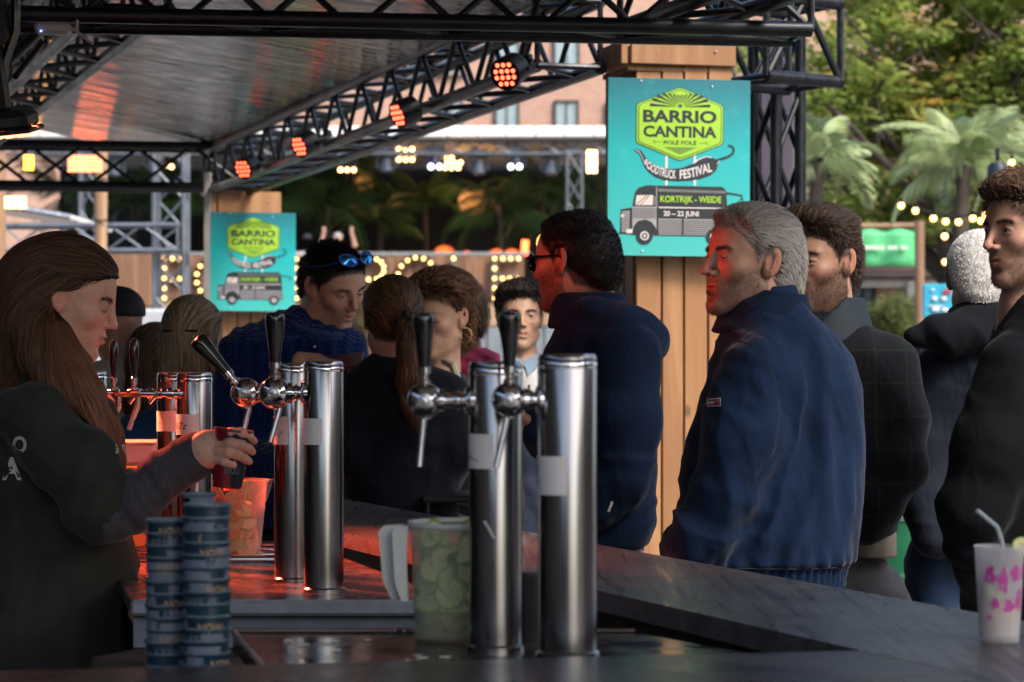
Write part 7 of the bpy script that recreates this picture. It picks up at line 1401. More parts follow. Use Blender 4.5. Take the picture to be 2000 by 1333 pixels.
    # flowers with orange stage light put in as leaf emission; red tubes
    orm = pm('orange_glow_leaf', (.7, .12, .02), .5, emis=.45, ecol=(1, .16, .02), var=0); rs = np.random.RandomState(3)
    for j, (px, py, w, lb) in enumerate(((868, 482, 30, 'arched orange glowing plant on the stage front edge'), (912, 470, 14, 'red lit upright leaf right of the orange arch'), (970, 478, 20, 'fan of red and orange lit leaves near the right stage end'), (1000, 470, 20, 'orange lit leaf spray beside the last letter'))):
        u = thing('lit_plant', lb, 'plant', P(px, 500, Y + .6)); b = MB()
        for i in range(9):
            a = R(20 + 140 * i / 8); L_ = w * k * .8
            b.tube([(0, 0, 0), (L_ * .5 * math.cos(a), .05, L_ * .6 * math.sin(a)), (L_ * math.cos(a), .0, L_ * math.sin(a) * .9)], [.02, .035, .005], 6)
        b.build('leaves', orm, u, Matrix.Identity(4))
    o = MB().tube([P(1024, 500, Y - .4), P(1026, 470, Y - .4)], .07, 10).build('red_tube_lamp', pm('red_tube', (1, .1, .05), .4, emis=3.2, ecol=(1, .13, .03), var=0)); tag(o, 'short red tube lamp standing at the right end of the stage front', 'lamp')
    o = MB().sphere(P(1062, 475, Y - .6), .12, 14, 10, (1, 1, 1.3)).build('amber_lamp', pm('amber', (1, .5, .1), .4, emis=6, ecol=(1, .48, .08), var=0)); tag(o, 'round amber lamp left of the sunglasses man', 'lamp')
    for px, py, r_, lb in ((10, 512, .03, 'left narrow orange light behind the young woman'), (46, 498, .03, 'right narrow orange light behind the young woman')):
        o = MB().tube([P(px, py + 12, 24), P(px, py - 14, 24)], r_, 8).build('orange_tube_lamp', pm('orange_tube', (1, .3, .05), .4, emis=4, ecol=(1, .28, .03), var=0)); tag(o, lb, 'lamp')
def midground():
    Y = 22; k = Y / FPX
    def T(name, lb, x0, y0, x1, y1, s=.26, Yd=0, **kw): return truss(name, lb, P(x0, y0, Y + Yd), P(x1, y1, Y + Yd), (0, 0, 1) if name == 'box_truss' else (0, 1, 0), s, .022, .011, .3, trussg, **kw)
    truss('box_truss', 'grey metal box truss behind the head of the young woman', P(-60, 492, Y), P(350, 490, Y), (0, 0, 1), .23, .024, .011, .33, trussg)
    p = P(330, 700, Y + .1); truss('truss_tower', 'grey truss tower left of the small teal sign', (p.x, p.y, 0), (p.x, p.y, P(0, 262, Y).z), (0, 1, 0), .27, .024, .011, .3, trussg)
    p = P(172, 700, 30); truss('truss_tower', 'thin distant grey truss leg left of the timber pole', (p.x, p.y, 0), (p.x, p.y, P(0, 265, 30).z), (0, 1, 0), .2, .022, .011, .3, trussg)
    p = P(197, 700, 20); o = MB().tube([(p.x, p.y, z) for z in np.linspace(0, P(0, 238, 20).z, 12)], [.055 + .003 * math.sin(i * 2.1) for i in range(12)], 14).build('timber_pole', logw); tag(o, 'round timber pole rising behind the young woman', 'pole')
    for q in (350, 430): MB().tube([P(184, q, 19.93), P(197, q + 2, 19.93), P(210, q, 19.93)], .008, 6).build('strap', blackm, o)
    p = P(-2, 700, 19); o = MB().tube([(p.x, p.y, z) for z in np.linspace(0, P(0, 300, 19).z, 12)], .055, 14).build('timber_pole', logw); tag(o, 'timber pole at the very left edge', 'pole')
    a = P(-80, 395, 24); b = P(180, 438, 24); q = thing('awning', 'white awning edge sloping down at the far left', 'awning', a); MB().box((a + b) / 2, ((b - a).length, 2.4, .05), Matrix.Rotation(math.atan2(-(b - a).z, (b - a).x), 3, 'Y'), .01).build('canvas', pm('white_tarpaulin', (.62, .62, .6)), q)
    MB().tube([a + Vector((0, -1.2, 0)), b + Vector((0, -1.2, 0))], .03, 8).build('edge_tube', steel, q)
    # boards, crates between people (mid left)
    o = MB().box(P(245, 545, 26), (.62, .3, .62), None, .02).build('brown_panel', stagewood); tag(o, 'brown wooden panel hanging right of the face of the young woman', 'panel')
    o = MB().box(P(255, 690, 17), (.62, .3, .62), None, .02).build('white_cabinet', pm('pale_cabinet', (.42, .45, .48), .5)); tag(o, 'pale grey cabinet behind the man in the cap', 'cabinet')
    o = MB().box(P(20, 640, 12), (.28, .05, .36), None, .005).build('teal_board', teal); tag(o, 'teal board fragment at the left edge behind the dark hair', 'board')
    o = MB().box(P(10, 568, 12.1), (.2, .06, .1), None, .005).build('pine_board', pine); tag(o, 'small pine cap above the teal board at left edge', 'board')
    o = MB().box(P(1516, 290, 9.6), (.14, .05, .72), None, .01).build('speaker_cloth', pm('dark_purple_cloth', (.07, .06, .085), .8)); tag(o, 'dark cloth panel hanging right beside the large sign', 'cloth panel')
    # right side
    palm('pale palm left of centre in front of the big tree', 1598, 320, 19, 20, .62, 71, pale=.7, group='pale palms on the right'); palm('large pale palm above the white haired man', 1885, 325, 18, 30, .66, 72, pale=.8, group='pale palms on the right'); palm('pale palm at the right edge behind the curly haired man', 2030, 330, 20, 22, .7, 73, pale=.7, group='pale palms on the right')
    Yb = 24; kb = Yb / FPX; q = thing('banner', 'green banner with white print hung between poles at right', 'banner', P(1720, 480, Yb)); gm = pm('green_banner', (.09, .46, .19), .6, var=.12)
    V, F = gridrect(1640, 446, 1786, 520, 14, 5, 1); me = bpy.data.meshes.new('cloth'); me.from_pydata([tuple(P(x, y, Yb + .02 * math.sin(x * .11) + .015 * math.sin(y * .2))) for x, y in V], [], F); me.shade_smooth(); o = link('cloth', me, gm, q); 
    so = o.modifiers.new('t', 'SOLIDIFY'); so.thickness = .01
    wh = pm('banner_white', (.65, .66, .62), .6, var=0); b = MB(); c = P(1671, 484, Yb - .06)
    b.box(P(1682, 484, Yb - .06), (5 * kb, .01, 52 * kb)).box(P(1671, 459, Yb - .06), (26 * kb, .01, 5 * kb)).box(P(1671, 509, Yb - .06), (26 * kb, .01, 5 * kb)).box(P(1664, 484, Yb - .06), (13 * kb, .01, 50 * kb)); b.build('square_print', wh, q)
    b = MB()
    for i in range(17):
        if i in (8, 13): continue
        MB().box(P(1691 + i * 5.0, 484, Yb - .07), (3.6 * kb, .01, 8 * kb)).build('lettering', wh, q)
    MB().tube([P(1630, 443, Yb), P(1798, 441, Yb)], .03, 8).build('top_pole', logw, q)
    p = P(1796, 700, 23.6); o = MB().tube([(p.x, p.y, 0), (p.x, p.y, P(0, 432, 23.6).z)], .05, 10).build('timber_pole', logw); tag(o, 'brown pole at the right end of the green banner', 'pole')
    q = thing('info_board', 'light blue information board with white marks beside the white haired man', 'sign', P(1838, 586, 20)); k2 = 20 / FPX; MB().box(P(1842, 588, 20), (80 * k2, .04, 66 * k2), None, .01).build('board', pm('sky_blue_board', (.03, .34, .50), .5, var=.15, scale=5), q); b = MB()
    for x, y, w, h in ((1826, 583, 9, 8), (1844, 583, 10, 8), (1828, 604, 14, 8), (1846, 605, 12, 7), (1822, 566, 6, 4), (1828, 598, 30, 2)): MB().box(P(x, y, 19.96), (w * k2, .01, h * k2), None, .002).build('white_print', wh, q)
    MB().box(P(1850, 570, 19.96), (14 * k2, .01, 8 * k2)).build('red_print', pm('red_print', (.4, .03, .05)), q)
    rs = np.random.RandomState(8); bm_ = MB().sphere((0, 0, 0), .022, 10, 6).me('glass_bulb'); bm_.materials.append(pm('string_bulb', (1, .6, .2), .4, emis=3, ecol=(1, .5, .14), var=0)); cap = MB().lathe([(.012, .018), (.012, .05), (0, .05)], n=8).me('socket'); cap.materials.append(blackp)
    pos = [(1788, 412), (1823, 427), (1847, 433), (1872, 434), (1900, 427), (1916, 432), (1845, 462), (1846, 512), (1976, 318), (1974, 337), (1993, 331), (1998, 345), (1925, 420), (1760, 402)]
    for i, (x, y) in enumerate(pos): q = thing('string_bulb', 'warm festoon bulb, %s of the ones by the palms counted from the left' % ['first', 'second', 'third', 'fourth', 'fifth', 'sixth', 'seventh', 'eighth', 'ninth', 'tenth', 'eleventh', 'twelfth', 'thirteenth', 'fourteenth'][sorted(pos).index((x, y))], 'bulb', P(x, y, 16), 'warm festoon bulbs before the palms'); link('glass_bulb', bm_, None, q, Matrix.Identity(4)); link('socket', cap, None, q, Matrix.Identity(4))
    srt = sorted(pos[:5] + pos[10:13:2]); o = MB().tube([P(x, y - 9, 16) for x, y in srt], .006, 6).build('light_cable', blackp); tag(o, 'thin black cable carrying the festoon bulbs at right', 'cable')
    q = thing('floodlight', 'dark blue round floodlight above the curly haired man', 'lamp', P(1948, 340, 15)); MB().lathe([(0, -.06), (.05, -.055), (.065, -.03), (.065, .04), (.045, .07), (0, .075)], n=20).build('head', pm('dark_blue_metal', (.02, .026, .04), .45, .3), q, Matrix.Identity(4)); MB().tube([(0, 0, .08), (0, 0, .16)], .015, 8).build('bracket', blackm, q, Matrix.Identity(4))
    # green bin
    Y = 8.0; c = P(1778, 700, Y); c.z = 0; k = Y / FPX; q = thing('waste_bin', 'green waste barrel with a clear lined rim between the men at right', 'bin', c); gz = lambda py: P(0, py, Y).z; grn = pm('green_bin_plastic', (.02, .14, .07), .35, var=.15)
    MB().lathe([(0, .02), (.20, .02), (.23, .06), (.225, gz(1135)), (.235, gz(1122)), (.235, gz(1116)), (.222, gz(1110)), (.215, gz(1002)), (.0, gz(1002))], n=40).build('barrel', grn, q, Matrix.Identity(4)); MB().lathe([(.222, gz(1010)), (.23, gz(1003)), (.228, gz(992)), (.21, gz(988)), (.20, gz(950)), (.19, gz(946))], n=40).build('liner', frosted('bin_liner', (.6, .66, .68), .2, .35), q, Matrix.Identity(4)); MB().lathe([(.24, gz(1165)), (.245, gz(1140)), (.23, gz(1132))], n=40).build('ring', pm('bright_green', (.01, .2, .06), .4), q, Matrix.Identity(4))
    # planting and white cloth between heads, far right
    cen = np.array([tuple(P(rs.uniform(1690, 1800), rs.uniform(600, 672), 30 + rs.uniform(-1, 1))) for _ in range(30)]); V, F, C = leafcloud(cen, rs.uniform(.15, .35, 30), 7000, .04, [(.10, .15, .04), (.16, .2, .07), (.2, .2, .1)], rs, .8); h = thing('hedge', 'pale green hedge below the low brick house', 'hedge', P(1745, 700, 30)); link('foliage', npmesh('foliage', V, F, False, C), leafm, h)
    MB().box((P(1745, 0, 30).x, 30, .7), (1.0, .5, 1.3), None, .05).build('branches', barkm, h)
    cen = np.array([tuple(P(rs.uniform(1500, 2100), rs.uniform(380, 560), 41 + rs.uniform(-1, 2))) for _ in range(130)]); V, F, C = leafcloud(cen, rs.uniform(.3, .8, 130), 15000, .1, [(.04, .10, .02), (.03, .07, .02), (.07, .12, .03)], rs, .8); h = thing('ivy_bank', 'green bank of shrubs below the big tree', 'shrubs', P(1750, 700, 41)); link('foliage', npmesh('foliage', V, F, False, C), leafm, h); MB().box((P(1800, 0, 42).x, 42.5, 1.6), (5, 1, 3.2), None, .3).build('branches', barkm, h)
    # cafe tables / crowd barrier
    t = thing('bar_stool', 'dark metal frame stool beyond the counter between the taps', 'stool', P(880, 700, 6.7) * Vector((1, 1, 0))); k = 6.7 / FPX; zt = P(0, 982, 6.7).z; X = P(878, 0, 6.7).x; w = .09
    b = MB(); b.tube([(X - w, 6.7, 0), (X - w * .7, 6.7, zt)], .007, 8).build('leg', blackm, t); MB().tube([(X + w, 6.7, 0), (X + w * .7, 6.7, zt)], .007, 8).build('leg', blackm, t); MB().tube([(X - w, 6.95, 0), (X - w * .7, 6.95, zt)], .007, 8).build('leg', blackm, t); MB().tube([(X + w, 6.95, 0), (X + w * .7, 6.95, zt)], .007, 8).build('leg', blackm, t); MB().box((X, 6.83, zt + .01), (w * 1.7, .3, .02), None, .005).build('seat', blackm, t)
# ================================================================ MORE PEOPLE
def auto_person(label, px, py, Y, yaw, m_top, skin=(.42, .25, .18), pitch=0, s=1.0, hair=None, ft=None, rows=None, arms=True, name='shirt', legm=None, hands=True, vox=.010, hvox=.0045, group=None, lean=0, roll=0, wid=1.0, fold=.006, collar_m=None, armsets=None, gaze=0):
    t = person_root(label, px, Y, group); k = Y / FPX
    o = P(px, py, Y); nb = [o + Vector((lean * .4, .02, -.17)), o + Vector((lean, .03, -.24))]
    f = dict(eye=.0045, beard=0); f.update(ft or {})
    VW, F, C, M, oo, s = head(t, dict(px=px, py=py, Y=Y, yaw=yaw, pitch=pitch, roll=roll, s=s, neck=nb, nr=[.060, .075], nr0=.052, gaze=gaze), f, skin, hvox); parts = [(VW, F, C)]
    def PX(d): return px + d / k
    cx = lean
    if rows is None:
        pr = [(-.175, .065, .06), (-.20, .10, .08), (-.24, .155, .10), (-.29, .195, .12), (-.36, .205, .125), (-.5, .19, .125), (-.65, .175, .12), (-.78, .185, .13)]
        rows = [(py - z / k, PX(cx - a * wid), PX(cx + a * wid), b) for z, a, b in pr]
    tf = torso_fn(rows, Y + .02); z0 = o.z
    if armsets is None and arms:
        armsets = []
        for sg in (-1, 1):
            sx = cx + sg * .185 * wid; armsets.append([(Vector((o.x + sx, Y + .02, z0 - .31)), .062), (Vector((o.x + sx + sg * .045, Y - .0, z0 - .58)), .050), (Vector((o.x + sx - sg * .02, Y - .14, z0 - .78)), .038)])
    armsets = armsets or []
    garment(t, name, m_top, tf, armsets, vox=vox, k=.045, folds=lambda V: wr(V, (1, .3, .3), 9, 2, fold, int(px)) + wr(V, (.2, 0, 1), 12, 4, fold * .8, int(px) + 1))
    if collar_m:
        c_ = collar(o + Vector((cx * .8, .02, -.235)), o + Vector((cx * .5, .01, -.165)), .092, .078, .006); garment(t, 'collar', collar_m, None, [], [(c_, .01)], vox=.007)
    parts.append(inner(tf, (tf.x[0], tf.y[0], tf.z[0]), (tf.x[1], tf.y[1], tf.z[1] - .02), skin, .025, .035))
    for c_ in (armsets if hands else []):
        w_ = c_[-1][0]; d = (Vector(w_) - Vector(c_[-2][0])).normalized(); parts.append(limb([(Vector(w_), .026), (Vector(w_) + d * .06, .034), (Vector(w_) + d * .12, .022)], skin, .01))
    body_mesh(t, parts); legs(t, o.x + cx * .5, Y + .03, max(.7, tf.z[0] + .06), yaw, legm or pm('black_denim', (.012, .012, .014)), vox=.022); t['z'] = 0; del t['z']
    return t, M, oo, s, o
def long_hair(t, M, o, s, col, col2, drop=.3, w=.07, n=5000, tail=None, back=True, vox=.007, wave=0, up=0):
    """straight or tied hair falling behind the head"""
    yb = np.array((0, -1.0, 0)) @ M.T
    def fn(p):
        q = ((p - o) @ M) / s; a = q.copy(); a[..., 0] = np.abs(a[..., 0])
        d = ell(a, (0, -.018, .030), (.084, .108, .092)); d = su(d, ell(a, (0, .036, .05), (.064, .056, .046)), .03)
        if tail is None:
            d = su(d, ell(a, (.0, -.06, -.06), (.078, .055, .11)), .04)
            hl = np.interp(q[..., 1], [-.13, -.03, -.01, .0, .02, .05, .075, .11], [-.5, -.4, -.2, .02, .028, .044, .058, .066])
        else:
            hl = np.interp(q[..., 1], [-.13, -.05, -.02, -.01, .02, .05, .075, .11], [-.06, -.06, -.03, .018, .028, .044, .058, .066])
        d = np.maximum(d, (hl - q[..., 2]) * .6) * s
        if tail is None:
            b0 = np.array(o) + yb * .06; e = chain(p, [(b0 + (0, 0, -.02), w), (b0 + (0, 0, -.14), w * 1.05), (b0 + yb * .02 + (0, 0, -drop), w * .9), (b0 + yb * .02 + (0, 0, -drop - .06), w * .55)], .03); d = su(d, e, .03)
        else:
            e = chain(p, tail, .02); d = su(d, e, .012)
        return d
    def flow(p):
        q = ((p - o) @ M) / s; dn = np.zeros_like(p); dn[..., 2] = -1
        if tail is None: top = sstep(q[..., 2], -.02, .06)[..., None]; b = yb * .9 + np.array((0, 0, -.25)); return b * top + dn * (1 - top)
        tp = np.array(tail[0][0]); v = tp - p; L_ = np.linalg.norm(v, axis=-1, keepdims=True) + 1e-6; near = sstep((tp[2] - p[..., 2]), -.02, .03)[..., None]; w_ = np.stack([wave * np.sin(p[..., 2] * 60), 0 * p[..., 0], -1 + 0 * p[..., 0]], -1); return v / L_ * (1 - near) + w_ * near
    pts = np.array([np.array(q) for q, _ in (tail or [(o, .1)])]); lo = np.minimum(np.array(o) - .16, pts.min(0) - .07); hi = np.maximum(np.array(o) + .16, pts.max(0) + .07)
    if tail is None: lo[2] = o[2] - drop - .16; lo[:2] -= .05; hi[:2] += .05
    return hair_obj(t, fn, lo, hi, vox, flow, col, col2, n, .11, .0024, None, lift=.06, rnd=.12, off=.004, shell_disp=.004)
def short(t, M, o, s, col, col2, n=3000, L=.02, lift=.4, curl=0, curlf=30, th=.014, vox=.006, wid=.0026, flow=None, rnd=.3, disp=.003, hairline=HAIRLINE, steps=5, off=.003, grey=None, shellcol=None):
    return short_hair(t, M, o, s, dict(thick=lambda p: .005 + th * sstep(p[..., 2], .03, .10), hairline=hairline, flow=flow or comb(0, .6, .3), col=col, col2=col2, n=n, L=lambda q: L * (.6 + .6 * sstep(q[:, 2], .04, .1)), wid=wid, lift=lift, curl=curl, curlf=curlf, rnd=rnd, off=off, disp=disp, vox=vox, steps=steps, grey=grey, shellcol=shellcol))
def crowd():
    blk = pm('black_cotton', (.010, .012, .018), .75, var=.2, sheen=.3, bump=.2, bscale=500)
    # ponytail woman from behind
    Y = 6.9; W = lambda px, py, dy=0: np.array(P(px, py, Y + dy)); kY = Y / FPX
    rows = [(690, 735, 800, .055), (706, 715, 830, .08), (730, 695, 862, .11), (765, 680, 890, .13), (850, 676, 905, .135), (950, 680, 895, .13), (1040, 680, 890, .14)]
    arms_ = [[(P(700, 775, Y), .062), (P(688, 880, Y - .04), .052), (P(720, 940, Y + .12), .042)], [(P(872, 775, Y), .062), (P(898, 880, Y - .02), .052), (P(870, 950, Y + .12), .042)]]
    t, M, oo, s, o = auto_person('woman in black seen from behind with a long brown ponytail', 766, 622, Y, -168, blk, rows=rows, armsets=arms_, s=1.0, ft=dict(fem=1, eye=0, scalp=(.03, .018, .012)), name='t_shirt', hvox=.004, vox=.008)
    long_hair(t, M, oo, s, (.020, .011, .008), (.20, .095, .045), tail=[(W(788, 612, -.115), .020), (W(797, 640, -.135), .026), (W(803, 680, -.15), .032), (W(803, 740, -.165), .034), (W(806, 790, -.165), .026), (W(815, 830, -.16), .010)], n=8500, vox=.006, wave=.35)
    link('hair_tie', MB().tube([W(788 + 8 * math.cos(a), 614 + 9 * math.sin(a), -.118) for a in np.linspace(0, 2 * PI, 13)], .006, 8).me(), blackp, t)
    # curly woman
    cu = pm('dark_flowered_top', (.02, .022, .03), .7, var=.9, scale=90)
    t, M, oo, s, o = auto_person('curly brown haired woman with hoop earrings and closed eyes', 860, 620, 7.7, -30, cu, skin=(.47, .28, .19), pitch=8, s=1.06, ft=dict(fem=1, eye=0, brow=.5, browc=(.1, .05, .03), lipc=(.85, .45, .42)), hvox=.004, wid=.95, name='blouse')
    def cf(p): x, y, z = p[..., 0], p[..., 1], p[..., 2]; return np.stack([np.sign(x) * .4, -.6 + 0 * x, -.6 + 0 * x + .5 * (z > .08)], -1)
    short(t, M, oo, s, (.05, .022, .012), (.26, .13, .06), 5600, .040, .35, .8, 55, .026, flow=cf, rnd=.6, disp=.010, wid=.0026, steps=9, off=.010, hairline=([-.13, -.03, -.012, -.004, .012, .022, .03, .045, .06, .075, .095], [-.12, -.11, -.09, -.05, .0, .01, .03, .045, .06, .072, .078]))
    for sx in (-1, 1):
        q = xf(np.array((sx * .083, .0, -.055)), M, oo, s); MB().tube([Vector(q) + Vector((.020 * math.cos(a), .006 * math.sin(a), .024 * math.sin(a))) for a in np.linspace(0, 2 * PI, 25)], .0022, 6).build('hoop_earring', pm('gold', (.8, .5, .2)), t)
    Yb = 7.45; b = thing('shoulder_bag', 'strap and dark bag hanging from the shoulder of the woman behind the taps', 'bag', P(905, 900, Yb)); MB().tube([P(868, 706, Yb - .04), P(886, 716, Yb - .12), P(900, 760, Yb - .16), P(906, 830, Yb - .17), P(904, 880, Yb - .17)], .012, 8).build('strap', pm('cream_strap', (.5, .42, .32), .7), b); MB().tube([P(877, 712, Yb - .09), P(896, 760, Yb - .17), P(901, 830, Yb - .182)], .004, 6).build('strap_stripe', blackp, b); MB().box(P(896, 930, Yb - .15), (.20, .09, .22), Matrix.Rotation(R(14), 3, 'Y'), .03).build('bag_body', pm('black_leather', (.012, .012, .014), .4, bump=.3, bscale=150), b)
    # pink scarf woman behind
    t, M, oo, s, o = auto_person('person with a pink scarf standing behind the curly haired woman', 903, 622, 8.9, -150, pm('dark_navy_jacket', (.012, .018, .032), .5, bump=.4, bscale=40, bdist=.01), ft=dict(fem=1, eye=0), hvox=.006, fold=.010, name='jacket', wid=1.0, lean=.05); short(t, M, oo, s, (.08, .05, .03), (.25, .16, .1), 1500, .04, .3, .5, 40, .02, vox=.009)
    pk = lambda p: su(su(ell(p, o + Vector((.035, -.02, -.16)), (.105, .10, .048)), ell(p, o + Vector((.085, -.05, -.195)), (.07, .07, .045)), .03), ell(p, o + Vector((.0, -.08, -.19)), (.08, .05, .045)), .03); pk.lo = np.array(o) - .25; pk.hi = np.array(o) + .22
    garment(t, 'scarf', pm('pink_scarf', (.72, .09, .20), .8, var=.2, scale=30, sheen=.3), None, [], [(pk, .01)], vox=.006, folds=lambda V: wr(V, (.4, .2, 1), 26, 7, .010, 5))
    # smiling man
    nj = pm('navy_pullover', (.012, .020, .045), .8); t, M, oo, s, o = auto_person('smiling man facing the camera in a navy pullover and open shirt', 1016, 620, 8.6, 4, nj, skin=(.50, .30, .21), s=.98, ft=dict(eye=.0036, mouth=.0055, brow=.8, beard=.3, beardc=(.15, .1, .08), scalp=(.03, .02, .015), jaw=1.05), hvox=.0035, name='pullover', lean=.02)
    short(t, M, oo, s, (.018, .013, .011), (.11, .085, .07), 4200, .03, .45, .55, 34, .020, vox=.005, wid=.0024, rnd=.45, disp=.006, steps=6)
    MB().sphere(Vector(xf(np.array((0, .0865, -.0615)), M, oo, s)), .016, 14, 8, (1, .4, .28)).build('teeth', pm('teeth', (.6, .57, .5), .3, var=0), t)
    sh = lambda p: np.maximum(ell(p, o + Vector((.02, -.06, -.30)), (.075, .075, .16)), p[..., 2] - (o.z - .175)); sh.lo = np.array(o + Vector((-.1, -.2, -.5))); sh.hi = np.array(o + Vector((.15, .05, -.12)))
    garment(t, 'shirt', pm('pale_shirt', (.50, .50, .50), .8), None, [], [(sh, .01)], vox=.007)
    for sx in (-1, 1): MB().prism([(0, 0), (sx * .045, .03), (sx * .055, -.01), (sx * .015, -.055)], 0, .008, Matrix.Rotation(R(75), 3, 'X')).build('shirt_collar', pm('blue_shirt', (.22, .32, .42), .8), t, basis(t).inverted() @ Matrix.Translation(o + Vector((.012, -.105, -.16))))
    g = thing('sunglasses', 'sunglasses hanging from the shirt of the smiling man', 'sunglasses', o + Vector((.03, -.15, -.28)))
    for dz in (0, -.05): MB().sphere((.0, 0, dz), .022, 14, 8, (.6, .25, 1)).build('lens', blackp, g, Matrix.Identity(4))
    MB().tube([(0, 0, .04), (0, 0, -.06)], .004, 6).build('frame', blackp, g, Matrix.Identity(4))
    # man in cap and beige hoodie
    hd = pm('beige_hoodie', (.38, .33, .29), .85, var=.1, sheen=.3); t, M, oo, s, o = auto_person('man in a black cap and beige hoodie seen from behind', 228, 632, 8.1, -142, hd, ft=dict(eye=0), hvox=.005, name='hoodie', fold=.010, wid=.95)
    hood = lambda p: ell(p, o + Vector((.02, -.07, -.18)), (.12, .10, .06)); hood.lo = np.array(o) - .3; hood.hi = np.array(o) + .2; garment(t, 'hood', hd, None, [], [(hood, .01)], vox=.008, folds=lambda V: wr(V, (0, 0, 1), 18, 5, .010, 9))
    def cap(p): q = ((p - oo) @ M) / s; d = ell(q, (0, -.012, .040), (.086, .108, .086)); d = np.maximum(d, .022 - q[..., 2]); b = np.maximum(ell(q, (0, .12, .03), (.062, .075, .012)), .05 - q[..., 1]); return su(d, b, .01) * s
    cap.lo = np.array(oo) - .22; cap.hi = np.array(oo) + .22; garment(t, 'cap', pm('black_cap', (.010, .011, .014), .7), None, [], [(cap, .01)], vox=.006)
    # blonde and brown haired women from behind
    bl = pm('blue_top', (.010, .045, .12), .8); t, M, oo, s, o = auto_person('blonde woman seen from behind with her hair half pinned back', 378, 655, 7.5, 168, bl, ft=dict(fem=1, eye=0), hvox=.006, name='sweater'); long_hair(t, M, oo, s, (.10, .07, .042), (.50, .38, .24), .17, .070, 6500)
    MB().tube([Vector(xf(np.array((x, -.135, .012)), M, oo, s)) for x in (-.05, -.02, .02, .06)], .0035, 8).build('hair_clip', blackp, t)
    t, M, oo, s, o = auto_person('brown haired woman from behind, left of the blonde woman', 312, 700, 8.0, 150, pm('dark_grey_top', (.03, .03, .035), .8), ft=dict(fem=1, eye=0), hvox=.006, s=.95, name='sweater'); long_hair(t, M, oo, s, (.035, .020, .012), (.16, .09, .05), .15, .066, 4500)
    t, M, oo, s, o = auto_person('blonde person with a ponytail seen between the sweater man and the ponytail woman', 692, 655, 9.6, -150, pm('brown_jacket', (.05, .035, .03), .8), ft=dict(fem=1, eye=0), hvox=.006, name='jacket'); long_hair(t, M, oo, s, (.16, .11, .065), (.55, .42, .28), .12, .06, 3500)
    t, M, oo, s, o = auto_person('dark haired person mostly hidden behind the ponytail woman', 722, 628, 10.6, -60, pm('dark_brown_top', (.03, .02, .018), .8), skin=(.42, .22, .13), hvox=.006, name='shirt', ft=dict(eye=0)); short(t, M, oo, s, (.02, .016, .014), (.10, .08, .075), 1800, .035, .4, .5, 34, .018, vox=.009)
    # right side: white haired man, curly man, dark haired woman
    jk = pm('black_blue_coat', (.014, .017, .027), .6, var=.2, bump=.15, bscale=300, sheen=.2); Y = 6.4
    rows = [(590, 1868, 1968, .07), (615, 1850, 1998, .10), (650, 1836, 2020, .13), (720, 1812, 2040, .15), (800, 1798, 2046, .155), (900, 1792, 2044, .155), (1000, 1790, 2040, .15), (1085, 1800, 2030, .145)]
    arms_ = [[(P(1846, 735, Y), .085), (P(1816, 860, Y - .03), .075), (P(1806, 960, Y - .06), .065), (P(1825, 1050, Y - .12), .05)], [(P(2010, 735, Y), .08), (P(2045, 860, Y), .07), (P(2030, 1000, Y - .05), .05)]]
    t, M, oo, s, o = auto_person('white haired man seen from behind in a dark coat with a wide collar', 1914, 540, Y, 172, jk, skin=(.46, .26, .19), rows=rows, armsets=arms_, s=1.06, ft=dict(eye=0, ear=1.1, scalp=(.4, .38, .36)), hvox=.0035, vox=.008, hands=False, name='coat', legm=pm('bright_blue_denim', (.010, .03, .075), .8, var=.4, scale=20))
    short(t, M, oo, s, (.60, .58, .56), (.78, .77, .75), 9500, .0065, .16, 0, 30, .002, vox=.005, wid=.0012, flow=comb(0, .8, .5), rnd=.25, disp=.0012, shellcol=(.58, .56, .54), steps=3, off=.002, hairline=([-.13, -.03, -.012, -.004, .012, .022, .03, .045, .06, .075, .095], [-.075, -.05, -.01, .012, .008, .01, .02, .04, .055, .068, .075]))
    def wc(p):
        a = ell(p, P(1872, 655, Y - .12), (.135, .05, .055)); b = ell(p, P(1940, 615, Y - .02), (.12, .13, .04)); return su(a, b, .04)
    wc.lo = np.array(P(1790, 760, Y - .3)); wc.hi = np.array(P(2040, 560, Y + .2)); garment(t, 'collar', pm('black_coat_collar', (.008, .009, .012), .45, sheen=.1, var=.1), None, [], [(wc, .01)], vox=.007, folds=lambda V: wr(V, (1, 0, .6), 12, 4, .009, 3))
    Y = 5.45; rows = [(560, 1985, 2060, .07), (590, 1970, 2090, .10), (640, 1952, 2120, .14), (720, 1930, 2150, .15), (850, 1895, 2160, .155), (1000, 1868, 2150, .155), (1090, 1862, 2150, .15)]
    t, M, oo, s, o = auto_person('curly haired man with a moustache and black jacket cut off by the right edge', 2010, 452, Y, -64, pm('black_nylon_jacket', (.006, .007, .009), .45, var=.2, bump=.15, bscale=200, sheen=.1), skin=(.42, .24, .17), s=1.05, rows=rows, armsets=[[(P(1985, 740, Y - .1), .09), (P(1940, 880, Y - .14), .085), (P(1900, 1000, Y - .14), .075), (P(1890, 1060, Y - .12), .055)], [(P(2120, 740, Y), .08), (P(2140, 950, Y), .06)]], ft=dict(eye=.0045, nose=1.08, beard=.55, beardc=(.05, .032, .025), brow=.95, browc=(.02, .012, .01), scalp=(.04, .025, .018), chin=1.05), hvox=.0028, vox=.008, hands=False, name='jacket', gaze=-5, pitch=3)
    def up(p): x, y, z = p[..., 0], p[..., 1], p[..., 2]; return np.stack([.3 * np.sign(x), -.2 + .9 * (y > .02), -.4 + 1.1 * (z > .07)], -1)
    short(t, M, oo, s, (.035, .020, .013), (.22, .13, .08), 6500, .040, .4, .9, 60, .014, vox=.005, wid=.0018, flow=up, rnd=.7, disp=.008, steps=10, off=.008)
